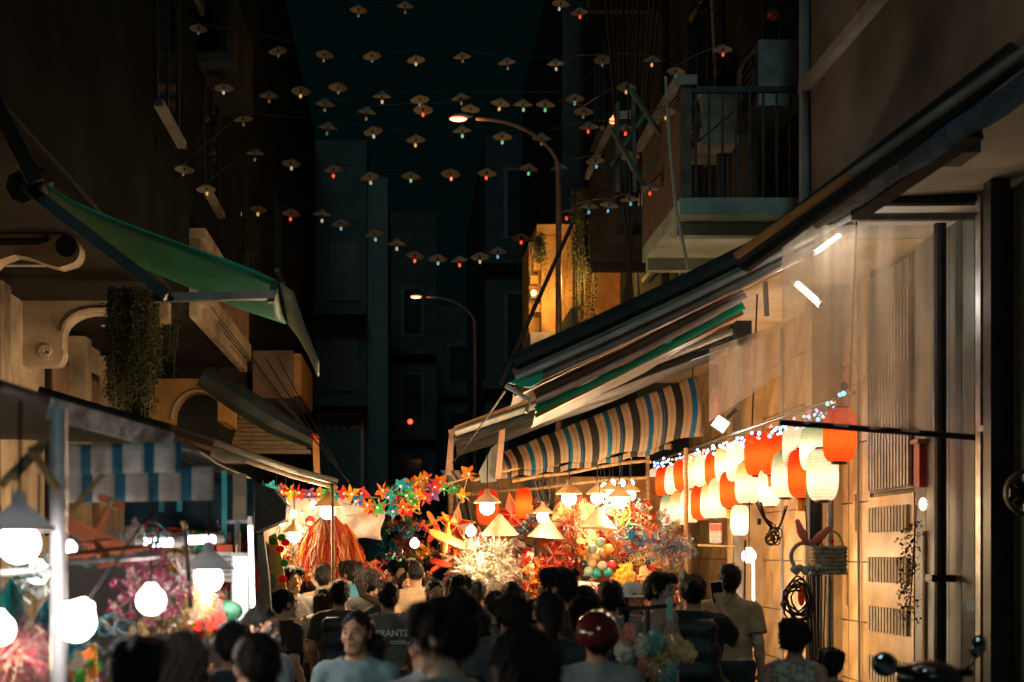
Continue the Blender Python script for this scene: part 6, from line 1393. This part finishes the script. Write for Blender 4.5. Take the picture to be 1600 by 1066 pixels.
def strands(me, style):
    """lay fine locks along the hair surface so that the outline breaks up"""
    rg = np.random.default_rng(len(style)); n = len(me.vertices); V = np.empty(n * 3, np.float32); me.vertices.foreach_get('co', V); V = V.reshape(-1, 3)
    Nn = np.empty(n * 3, np.float32); me.vertices.foreach_get('normal', Nn); Nn = Nn.reshape(-1, 3)
    k = 1500; ids = rg.integers(0, n, k); p = V[ids]; nr = Nn[ids]
    crown = np.array((0, .05, .19)); fl = p - crown; fl[:, 2] -= .05; fl += rg.normal(0, .018, fl.shape)
    if style in ('pony', 'bun', 'tied', 'curly', 'low'): fl = np.array((0, .12, .06)) - p + rg.normal(0, .03, fl.shape)
    fl -= nr * (fl * nr).sum(1, keepdims=True); fl /= np.linalg.norm(fl, axis=1, keepdims=True) + 1e-6
    L = rg.uniform(.025, .055, (k, 1)) * (.5 if style == 'crop' else 1); sd = np.cross(fl, nr); w_ = rg.uniform(.0012, .0028, (k, 1)); lift = rg.uniform(.0, .007, (k, 1)) * (.4 if style == 'crop' else 1)
    q0 = p - nr * .002; q1 = p + fl * L * .5 + nr * (.002 + lift * .3); q2 = p + fl * L + nr * (lift - .15 * L)
    vs = np.concatenate([q0 - sd * w_, q0 + sd * w_, q1 - sd * w_, q1 + sd * w_, q2 - sd * w_ * .3, q2 + sd * w_ * .3]); j = np.arange(k)
    f1 = np.stack([j, j + k, j + 3 * k, j + 2 * k], 1); f2 = np.stack([j + 2 * k, j + 3 * k, j + 5 * k, j + 4 * k], 1)
    fo = np.empty(len(me.loops), np.int32); me.loops.foreach_get('vertex_index', fo)
    Q = np.concatenate([fo.reshape(-1, 4), np.concatenate([f1, f2]) + n]).astype(np.int32); A = np.concatenate([V, vs]).astype(np.float32)
    m2 = bpy.data.meshes.new('hair'); m2.vertices.add(len(A)); m2.vertices.foreach_set('co', A.ravel()); m2.loops.add(Q.size); m2.loops.foreach_set('vertex_index', Q.ravel()); m2.polygons.add(len(Q))
    m2.polygons.foreach_set('loop_start', np.arange(0, Q.size, 4, dtype=np.int32)); m2.polygons.foreach_set('use_smooth', np.ones(len(Q), bool)); m2.update(calc_edges=True); m2.validate(); m2.materials.append(me.materials[0]); return m2
def hair_mesh(style):
    key = ('hair', style)
    if key in CACHE: return CACHE[key]
    S = SDF((-.17, -.17, -.42 if style in ('long', 'pony', 'half') else -.12), (.17, .22, .26), .0055)
    face = lambda top=.125, w_=.066: (S.ell((0, -.115, .035), (w_, .085, top - .03), .02, 'sub'))
    if style in ('short', 'fluffy', 'side', 'parted'):
        g = {'short': .0, 'fluffy': .006, 'side': .004, 'parted': .006}[style]
        S.ell((0, .018, .1), (.083 + g, .1 + g, .096 + g), .02); S.cap((0, .06, .06), (0, .055, .02), .066, .045, .03)
        if style != 'short': S.cap((-.045, -.06, .155), (.045, -.062, .15), .032 + g, .03 + g, .03)
        if style == 'fluffy':
            for k in range(14):
                a = k * .9; S.ell((.07 * math.cos(a), .02 + .085 * math.sin(a), .135 + .03 * math.sin(k * 2.3)), (.026, .026, .028), .02)
        face({'short': .158, 'fluffy': .135, 'side': .15, 'parted': .15}[style], .072)
        for sx in (-1, 1): S.ell((sx * .092, -.005, .045), (.022, .03, .045), .008, 'sub')
        S.noise(.004, 70, 1); S.noise(.002, 150, .4); S.cut(2, .005, -1)
        if style == 'parted':
            S.cap((0, -.08, .2), (0, .1, .2), .012, .012, .008, 'sub')
            for sx in (-1, 1): S.cap((sx * .06, .08, .06), (sx * .10, .10, .0), .028, .02, .02); S.cap((sx * .10, .10, .0), (sx * .1, .09, -.08), .022, .012, .01)
    elif style == 'crop':
        S.ell((0, .017, .098), (.078, .096, .094), .02); S.cap((0, .06, .08), (0, .06, .05), .06, .045, .02); face(.145, .072)
        for sx in (-1, 1): S.ell((sx * .088, .0, .04), (.022, .035, .05), .008, 'sub')
        S.noise(.0016, 120, .4); S.cut(2, .03, -1)
    elif style in ('long', 'bob', 'half'):
        S.ell((0, .018, .1), (.088, .104, .1), .02); L = -.1 if style == 'bob' else -.36
        for k in range(9):
            a = R(-18 + k * 27); x = .078 * math.cos(a); y = .03 + .075 * math.sin(a); S.cap((x, y, .09), (x * 1.12, y * 1.02 + .012, L + .05 * abs(math.cos(a))), .034, .03 if style == 'bob' else .022, .03)
        face(.135, .064); S.noise(.004, 80, 1); S.noise(.002, 170, .4)
    elif style in ('pony', 'bun', 'tied', 'curly', 'low'):
        g = .012 if style == 'curly' else .0
        S.ell((0, .018, .1), (.08 + g, .098 + g, .094 + g), .02); S.cap((0, .07, .07), (0, .06, .03), .06, .04, .03); face(.168, .074)
        for sx in (-1, 1): S.ell((sx * .09, -.005, .04), (.022, .03, .045), .008, 'sub')
        if style == 'pony': S.cap((0, .11, .10), (0, .145, .06), .03, .036, .02); S.cap((0, .145, .06), (0, .13, -.30), .04, .018, .02)
        elif style == 'low': S.ell((.075, .10, .01), (.055, .05, .055), .02); S.cap((.08, .1, .0), (.12, .07, -.11), .04, .015, .02)
        elif style == 'tied': S.cap((0, .11, .06), (0, .13, .02), .025, .03, .02); S.cap((0, .13, .02), (.01, .12, -.08), .03, .012, .02)
        else: S.ell((0, .115 if style == 'bun' else .1, .12 if style == 'bun' else .06), (.05, .045, .045), .015)
        if style == 'curly':
            for k in range(26):
                a = k * 2.4; z = .03 + .16 * ((k * .37) % 1); q = math.sqrt(max(.05, 1 - ((z - .1) / .11) ** 2)); x, y = .088 * q * math.cos(a), .02 + .105 * q * math.sin(a)
                if y > -.05: S.ell((x, y, z), (.024, .024, .024), .012)
        S.noise(.004 if style != 'curly' else .007, 75, 1); S.noise(.002, 160, .4); S.cut(2, -.005 if style in ('bun', 'curly') else -.5, -1)
    CACHE[key] = strands(S.mesh('hair', hairm['black']), style); return CACHE[key]
def small(name):
    if name in CACHE: return CACHE[name]
    if name == 'eye': me = MB().ell((0, 0, 0), (.0145, .0065, .0068), 12, 8).mesh('eye', mat('eye_white', (.55, .5, .46), .25, var=0), smooth=True)
    elif name == 'iris': me = MB().ell((0, -.0045, 0), (.0066, .003, .0066), 10, 6).mesh('iris', mat('iris_dark', (.015, .01, .008), .15, var=0), smooth=True)
    elif name == 'brow': me = MB().tube([(-.017, .004, -.002), (-.006, 0, .003), (.008, 0, .003), (.018, .006, -.002)], [.002, .0038, .0036, .0015], 6).mesh('eyebrow', hairm['black'])
    elif name == 'lips': me = MB().tube([(-.022, .006, 0), (-.01, -.001, .002), (0, -.003, .0005), (.01, -.001, .002), (.022, .006, 0)], [.0015, .0052, .006, .0052, .0015], 8).mesh('lips', mat('lips', (.36, .12, .09), .45, var=.1), smooth=True)
    elif name == 'teeth': me = MB().ell((0, 0, 0), (.019, .004, .006), 12, 6).mesh('teeth', mat('teeth', (.75, .7, .62), .3, var=0), smooth=True)
    elif name == 'cap':
        me = MB().lathe([(.0, .205), (.03, .203), (.07, .185), (.094, .15), (.1, .11), (.096, .11), (.09, .148), (.0, .2)], 20, c=(0, .015, 0), cap=False)
        me.sheet([[(.085 * math.sin(a) * q, -.06 - .105 * math.cos(a) * (q - .55), .115 - .02 * (q - .5)) for a in [R(-75 + 15 * i) for i in range(11)]] for q in (.6, .8, 1.0, 1.15)], (0, 0, .005)); me = me.mesh('cap', whitep, smooth=True)
    elif name == 'hat_round':
        me = MB().lathe([(.0, .2), (.05, .196), (.085, .17), (.095, .12), (.1, .1), (.15, .085), (.153, .08), (.15, .079), (.096, .095), (.088, .12), (.078, .165), (0, .192)], 24, c=(0, .015, 0), cap=False).mesh('hat', whitep, smooth=True)
    elif name == 'helmet':
        S = SDF((-.18, -.2, -.06), (.18, .2, .27), .007); S.ell((0, .015, .1), (.118, .14, .125), .01); S.ell((0, .01, .06), (.1, .12, .12), .01, 'sub'); S.cut(2, .015, -1); me = S.mesh('helmet', whitep)
    elif name == 'mask':
        S = SDF((-.09, -.14, -.06), (.09, .02, .07), .005); S.ell((0, -.055, .012), (.062, .058, .046), .01); S.ell((0, -.02, .02), (.058, .07, .08), .004, 'sub'); me = S.mesh('face_mask', mat('mask_cloth', (.6, .6, .66), .7, var=.08))
    elif name == 'phone': me = MB().box((0, 0, 0), (.075, .009, .155)).mesh('phone', mat('phone_black', (.012, .012, .014), .12, var=0))
    elif name == 'phone_edge': me = MB().box((0, -.003, 0), (.083, .01, .163)).mesh('phone_case', mat('phone_case', (.55, .5, .45), .4, var=0))
    elif name == 'backpack':
        S = SDF((-.2, .08, .85), (.2, .36, 1.42), .012); S.cap((-.08, .17, 1.30), (.08, .17, 1.30), .075, .075, .03); S.cap((-.08, .185, 1.0), (.08, .185, 1.0), .095, .095, .05); S.cap((-.08, .175, 1.15), (.08, .175, 1.15), .09, .09, .06); S.noise(.004, 24, 1); me = S.mesh('backpack', mat('black_nylon', (.014, .014, .016), .6, var=.2, bump=.3))
    elif name == 'strap': me = MB().sheet([[(lerp(-.13, .16, t) + q * .028, .128 + .012 * math.sin(math.pi * t) + (.0 if t > .1 else -.03), lerp(1.43, 1.02, t) + q * .02) for q in (-1, 1)] for t in [i / 10 for i in range(11)]], (0, .006, 0)).mesh('strap', mat('brown_leather', (.12, .06, .035), .5, var=.15))
    CACHE[name] = me; return me
def fab(col, name=None): return mat(name or 'fabric_%02d%02d%02d' % tuple(int(c * 99) for c in col), col, .85, var=.14, nscale=10, bump=.35, bscale=45)
NP = [0]
def person(px, top, d, rot, label, hair='short', hc='black', shirt='tee', col=(.03, .03, .03), pose='stand', yaw=0., pitch=0., sk='tan', wid=1., tr_=(.02, .022, .028), hat=None, extra=(), smile=False, hs=1.0, group=None):
    NP[0] += 1; X = (px - VX) * d / F; ground = .13 if abs(X) > 2.95 else 0.
    hgt = EYE - (top - VY) * d / F - ground; s = hgt / (1.69 if hat is None else 1.71)
    o = thing('person', (X, d, ground), label, 'person', 'people in the market crowd'); o.rotation_euler = (0, 0, R(rot)); o.scale = (s * wid, s * wid, s)
    yw, pt = R(yaw), R(pitch); q = Matrix.Rotation(yw, 3, 'Z') @ Matrix.Rotation(pt, 3, 'X')
    he = q.to_euler()
    b = obj('body', body_mesh(pose, yw, pt), o, m=skin[sk])
    at = lambda x, y, z: Vector(hp(x, y, z, yw, pt))
    for sx in (-1, 1):
        e_ = obj('eye', small('eye'), o, at(sx * .032, -.0805, .077), he); obj('iris', small('iris'), e_, (0, -.001, 0))
        obj('eyebrow', small('brow'), o, at(sx * .033, -.088, .1), he, (sx, 1, 1))
    obj('lips', small('lips'), o, at(0, -.0905, .0155), he, (1.2 if smile else 1, 1, 1.3 if smile else 1))
    if smile: obj('teeth', small('teeth'), o, at(0, -.0955, .0155), he)
    if hair: obj('hair', hair_mesh(hair), o, at(0, 0, 0), he, hs if not hat else .92, hairm[hc])
    sh = obj('shirt', shirt_mesh(pose, shirt), o, m=fab(col) if not isinstance(col, bpy.types.Material) else col)
    obj('trousers', trouser_mesh(), o, m=fab(tr_))
    for sx in (-1, 1): obj('shoe', shoe_mesh(), o, (sx * .108, 0, 0), m=fab((.05, .045, .04)))
    if hat:
        nm, hcol = hat; obj({'hat_round': 'hat'}.get(nm, nm), small(nm), o, at(0, 0, 0), he, m=fab(hcol) if nm != 'helmet' else mat('helmet_paint', hcol, .12, spec=.6, var=.1))
    for x in extra:
        if x == 'backpack': obj('backpack', small(x), o)
        elif x == 'strap': obj('strap', small(x), o)
        elif x == 'face_mask': obj('face_mask', small('mask'), o, at(0, 0, 0), he)
        elif x == 'glasses':
            g = MB()
            for sx in (-1, 1): g.tube([(sx * .033 + .02 * math.cos(t), -.1, .077 + .016 * math.sin(t)) for t in [i * .524 for i in range(13)]], .0016, 4, cap=False); g.tube([(sx * .053, -.098, .08), (sx * .078, .0, .078)], .0016, 4)
            obj('glasses', g.mesh('glasses', blackr), o, at(0, 0, 0), he)
        elif x == 'teal_collar': obj('scarf', MB().lathe([(.06, 1.40), (.085, 1.415), (.08, 1.46), (.06, 1.475), (.055, 1.44)], 16, c=(0, .015, 0), cap=False).mesh('scarf', fab((.02, .25, .3)), smooth=True), o)
        elif x == 'print':
            obj('lettering', textmesh('BRANTS', .075, mat('print_white', (.65, .6, .5), .7, var=.05), .001, .002), sh, (.0, .158, 1.27), (R(90), 0, R(180)))
            obj('lettering', MB().box((-.05, .162, 1.205), (.13, .003, .008)).box((-.07, .162, 1.188), (.16, .003, .006)).mesh('fine_print', MATS['print_white']), sh)
        elif x == 'phone':
            w_ = POSE[pose]['r'][2]; p = Vector(w_) + Vector((.02 if pose == 'phone' else .05, -.03, .11)); ph = obj('phone', small('phone'), o, p, (R(-8), R(8), 0)); obj('phone_case', small('phone_edge'), ph)
        elif x == 'phone_on':
            w_ = POSE[pose]['r'][2]; p = Vector(w_) + Vector((.05, -.03, .1)); ph = obj('phone', small('phone'), o, p, (R(-8), 0, 0)); obj('screen', MB().box((0, .0056, 0), (.066, .002, .14)).mesh('screen', mat('phone_screen', (.3, .5, .55), .2, var=.5, nscale=40, dirt=(.02, .15, .3), emis=(.45, .75, .8), estr=.5)), ph)
        elif x == 'badge': obj('badge', MB().box((-.1, .142, 1.36), (.05, .006, .02), Matrix.Rotation(.5, 3, 'Y')).mesh('badge', mat('badge', (.5, .35, .25), .5)), o)
    return o
olive, grey, tanc, ltb, blk_ = (.13, .13, .09), (.11, .12, .12), (.4, .25, .12), (.34, .45, .55), (.012, .013, .014)
stripe_tee = stripes('tee_stripes', [(0, (.16, .26, .27)), (.5, (.09, .16, .17))], transl=0)
def tee_mat():                                   # fine horizontal stripes along the body height
    m = bpy.data.materials.new('teal_striped_jersey'); m.use_nodes = True; t = m.node_tree; N = t.nodes; L = t.links; bs = N['Principled BSDF']; bs.inputs['Roughness'].default_value = .85
    tc = N.new('ShaderNodeTexCoord'); wv = N.new('ShaderNodeTexWave'); wv.bands_direction = 'Z'; wv.inputs['Scale'].default_value = 24; wv.inputs['Distortion'].default_value = .6; L.new(tc.outputs['Object'], wv.inputs[0])
    rp = N.new('ShaderNodeValToRGB'); rp.color_ramp.elements[0].color = (.07, .13, .15, 1); rp.color_ramp.elements[1].color = (.24, .34, .35, 1); L.new(wv.outputs[1], rp.inputs[0]); L.new(rp.outputs[0], bs.inputs['Base Color']); return m
JER = tee_mat()
B = 180
person(215, 993, 4.5, B, 'person with short dark hair seen from behind at the lower left', 'fluffy', 'soft', col=(.05, .05, .055))
person(398, 985, 5.0, B + 20, 'person with cropped hair and bare neck at the bottom, left of centre', 'short', col=(.06, .06, .065), sk='light', yaw=15)
person(366, 968, 6.6, B - 10, 'dark-haired person just behind the cropped-hair one at lower left', 'short', col=(.04, .045, .05))
person(288, 985, 6.2, B + 10, 'short person with round black bob between the left heads', 'bob', col=(.06, .04, .05))
person(412, 945, 7.2, 60, 'woman in a white face mask and pale blue shirt looking down', 'tied', shirt='collar', col=(.4, .52, .62), sk='light', pitch=5, extra=('face_mask',))
person(556, 953, 7.0, -14, 'woman facing the camera in a fine teal striped T-shirt', 'low', col=JER, sk='tan', yaw=-8, wid=.98)
person(690, 935, 4.6, B + 60, 'large young man with thick black hair in a grey T-shirt, foreground', 'fluffy', col=(.24, .26, .27), sk='light', pitch=8, wid=.98, hs=1.02)
person(668, 962, 5.7, B + 30, 'person in a pale grey shirt behind the foreground young man', 'short', shirt='long', col=(.42, .4, .42))
person(806, 978, 4.5, B + 50, 'long-haired woman in dark clothes at the bottom centre', 'long', 'soft', col=(.03, .03, .032), hs=1.05)
person(932, 955, 6.9, B, 'motorcyclist in a dark red helmet and grey shirt, seen from behind', 'short', col=(.24, .245, .23), hat=('helmet', (.09, .012, .01)), wid=1.02)
person(857, 922, 7.4, B, 'woman with a long black ponytail at centre, seen from behind', 'pony', shirt='tee', col=(.03, .032, .034))
person(737, 940, 8.6, B + 10, 'person with a black bob and teal scarf right of the foreground man', 'bob', 'soft', col=(.03, .1, .12), extra=('teal_collar',))
person(796, 926, 8.2, B, 'person with full black hair behind the long-haired woman', 'fluffy', 'soft', col=(.05, .05, .05))
person(866, 886, 8.8, B + 75, 'tall dark-haired young man in profile before the coloured toys', 'fluffy', col=(.02, .025, .03), sk='tan')
person(912, 914, 9.2, B, 'person holding up a phone with both hands in front of the banner', 'bob', pose='phone2', col=(.02, .06, .12), sk='tan', extra=('phone_on',))
person(953, 907, 9.7, B, 'girl with centre-parted tied hair seen from behind', 'parted', col=(.25, .2, .17), sk='light')
person(990, 905, 10.6, 20, 'person in a cream brimmed hat holding a lit phone', 'bob', pose='phone2', col=(.16, .12, .1), hat=('hat_round', (.8, .7, .56)), extra=('phone_on',))
person(1035, 893, 9.8, 60, 'young man with glasses looking right past the dark pompoms', 'side', shirt='collar', col=(.42, .24, .16), sk='light', yaw=-5, extra=('glasses',))
person(1082, 897, 10.0, B - 8, 'woman in black with tied hair raising a phone, black backpack', 'bun', pose='phone', col=blk_, wid=1.1, extra=('phone', 'backpack', 'badge'))
person(1140, 880, 10.9, B - 30, 'man in a tan collared shirt partly behind the raised phone', 'short', shirt='collar', col=tanc, sk='light', yaw=20)
person(1243, 972, 8.5, B - 30, 'woman with curly pinned-up hair in a pale sleeveless top, lower right', 'curly', shirt='tank', col=mat('pale_print', (.35, .3, .22), .8, var=.4, nscale=22, dirt=(.06, .06, .05)), sk='deep', hs=1.12)
person(1297, 1014, 8.5, B, 'child with black hair beside the curly-haired woman', 'fluffy', 'soft', col=(.05, .05, .05), hs=1.05)
person(458, 883, 12.6, 30, 'smiling young man with a fringe facing the stall lights', 'side', col=(.1, .1, .1), sk='light', smile=True)
person(449, 919, 10.6, 120, 'woman in black with tied-up hair lifting a hand to her mouth', 'bun', pose='mouth', col=blk_, sk='light')
person(508, 880, 13.6, B - 10, 'man in a tan shirt with cropped hair seen from behind', 'short', col=(.36, .24, .15), sk='tan')
person(546, 876, 13.9, B + 50, 'man with a blue collar turning right beyond the raised arm', 'fluffy', shirt='collar', col=(.03, .16, .26))
person(531, 906, 11.6, B, 'man in black with one hand behind his head and a black backpack', 'short', pose='nape', col=(.04, .045, .04), extra=('backpack',))
person(505, 916, 12.2, B + 30, 'woman with shoulder-length hair left of the raised arm', 'bob', col=(.3, .3, .3), sk='light')
person(571, 889, 13.0, B + 30, 'man in black with thick hair in the middle of the crowd', 'fluffy', col=(.02, .02, .022))
person(606, 909, 11.0, B + 12, 'man in an olive printed shirt with a brown shoulder strap', 'short', col=olive, sk='tan', extra=('print', 'strap'))
person(650, 877, 14.2, B, 'man in a tan shirt with dark sleeves seen from behind, far centre', 'crop', col=(.42, .29, .17))
person(627, 878, 16.2, 0, 'far man facing the camera left of the tan-shirted man', 'side', col=(.2, .15, .1), sk='tan')
person(603, 884, 16.0, 10, 'far man with short hair facing the camera under the pinwheels', 'short', col=(.1, .08, .07), sk='deep')
person(638, 893, 14.8, -5, 'small woman facing the camera beside the tan-shirted man', 'bob', col=(.45, .25, .1), sk='tan')
person(681, 905, 11.6, 10, 'woman with tied-back hair facing the camera, right of centre', 'tied', col=(.06, .06, .06), sk='tan', yaw=8)
person(702, 900, 13.2, B + 40, 'brown-haired woman turned towards the toy planes', 'long', 'brown', col=(.2, .12, .1), sk='light')
person(718, 898, 10.6, B, 'person with thick black hair below the clear tinsel', 'fluffy', col=(.03, .03, .03))
person(717, 916, 9.5, B + 15, 'person with a smooth black bob right behind the foreground man', 'bob', col=(.02, .02, .02))
person(800, 908, 11.2, B, 'woman with long straight black hair under the red flowers', 'long', col=(.03, .03, .03))
person(772, 922, 10.2, B + 20, 'brown-haired woman left of the long straight hair', 'tied', 'brown', col=(.08, .07, .06))
person(582, 890, 15.2, B, 'far person with dark hair just left of the far men', 'short', col=(.15, .1, .08))
person(560, 884, 15.8, B - 20, 'far woman with a bun behind the blue-collared man', 'bun', col=(.2, .12, .1))
person(668, 884, 17.5, 5, 'far woman facing the camera before the toy planes', 'long', col=(.3, .16, .1))
person(745, 905, 12.6, B, 'person with short dark hair at the foot of the clear tinsel', 'short', col=(.05, .05, .05))
person(616, 874, 20, B, 'very far person with dark hair at the end of the crowd', 'short', col=(.1, .08, .07))
person(642, 872, 21, 0, 'very far person facing the camera at the end of the crowd', 'fluffy', col=(.2, .1, .08))
person(590, 873, 20.5, B, 'very far person with a bun at the left end of the crowd', 'bun', col=(.12, .1, .09))
person(478, 905, 15.0, B, 'woman with short black hair between smiling man and tan shirt', 'bob', col=(.08, .07, .07))
person(835, 935, 9.6, B - 20, 'short person with black hair between ponytail and long hair', 'short', col=(.04, .04, .04))
# gear on the crowd's right: clear bags of toys carried before the motorcyclist
bagm = mat('clear_bag', (.75, .68, .55), .08, spec=.7, var=.5, nscale=9, dirt=(.2, .3, .26), alpha=.5, transl=.3)
gm2 = [bagm, mat('clear_bag_gold', (.7, .5, .22), .08, spec=.7, var=.5, nscale=9, alpha=.55, transl=.3), mat('clear_bag_teal', (.2, .5, .48), .08, spec=.7, var=.5, nscale=9, alpha=.55, transl=.3), mat('clear_bag_pink', (.7, .32, .25), .08, spec=.7, var=.4, nscale=9, alpha=.55, transl=.3)]
for k, (x, y, s, q) in enumerate(((985, 975, .8, 3), (1003, 990, .9, 0), (1022, 985, .9, 2), (1048, 990, 1.0, 1), (1035, 1010, .9, 1), (1008, 1022, .9, 3), (1050, 1030, .9, 2), (1022, 1035, .8, 1), (975, 1000, .8, 0), (1065, 1000, .8, 1), (1030, 1052, .9, 2))):
    toyb = thing('toy_bag', P(x, y, 7.6), f'glittering {["clear", "gold", "teal", "pink"][q]} cellophane toy bag, number {k + 1} counting down the carried bunch', 'toy bag', 'cellophane bags carried in a bunch')
    toyb['label'] = f'glittering {["clear", "gold", "teal", "pink"][q]} cellophane bag, {ORD[k]} in the bunch before the woman in black'
    obj('bag', toy_mesh('wrapped toy bag', k), toyb, sc=(s * .6, s * .6, s * .55), rot=(0, tr.uniform(-.4, .4), tr.uniform(0, 6)), m=gm2[q]); obj('filling', toy_mesh('bundle of card packets', k), toyb, (0, 0, -.09), sc=.3 * s, m=PALS[['multicoloured', 'gold', 'teal', 'pink'][q]])
hp_ = thing('bag_carrying_pole', P(1000, 945, 7.7), 'thin pole carrying the bunch of cellophane bags', 'pole')
MB().tube([P(965, 952, 7.7), P(1010, 950, 7.7), P(1056, 946, 7.7)], .012, 6).build('pole', darkm, hp_); MB().tube([P(1012, 950, 7.7), (P(1012, 0, 7.7).x, 7.7, 0)], .014, 6).build('stand', darkm, hp_)
MB().box(P(1046, 952, 7.7), (.03, .03, .12)).build('grip', mat('pale_teal', (.2, .4, .38), .5), hp_)
print('people', NP[0])
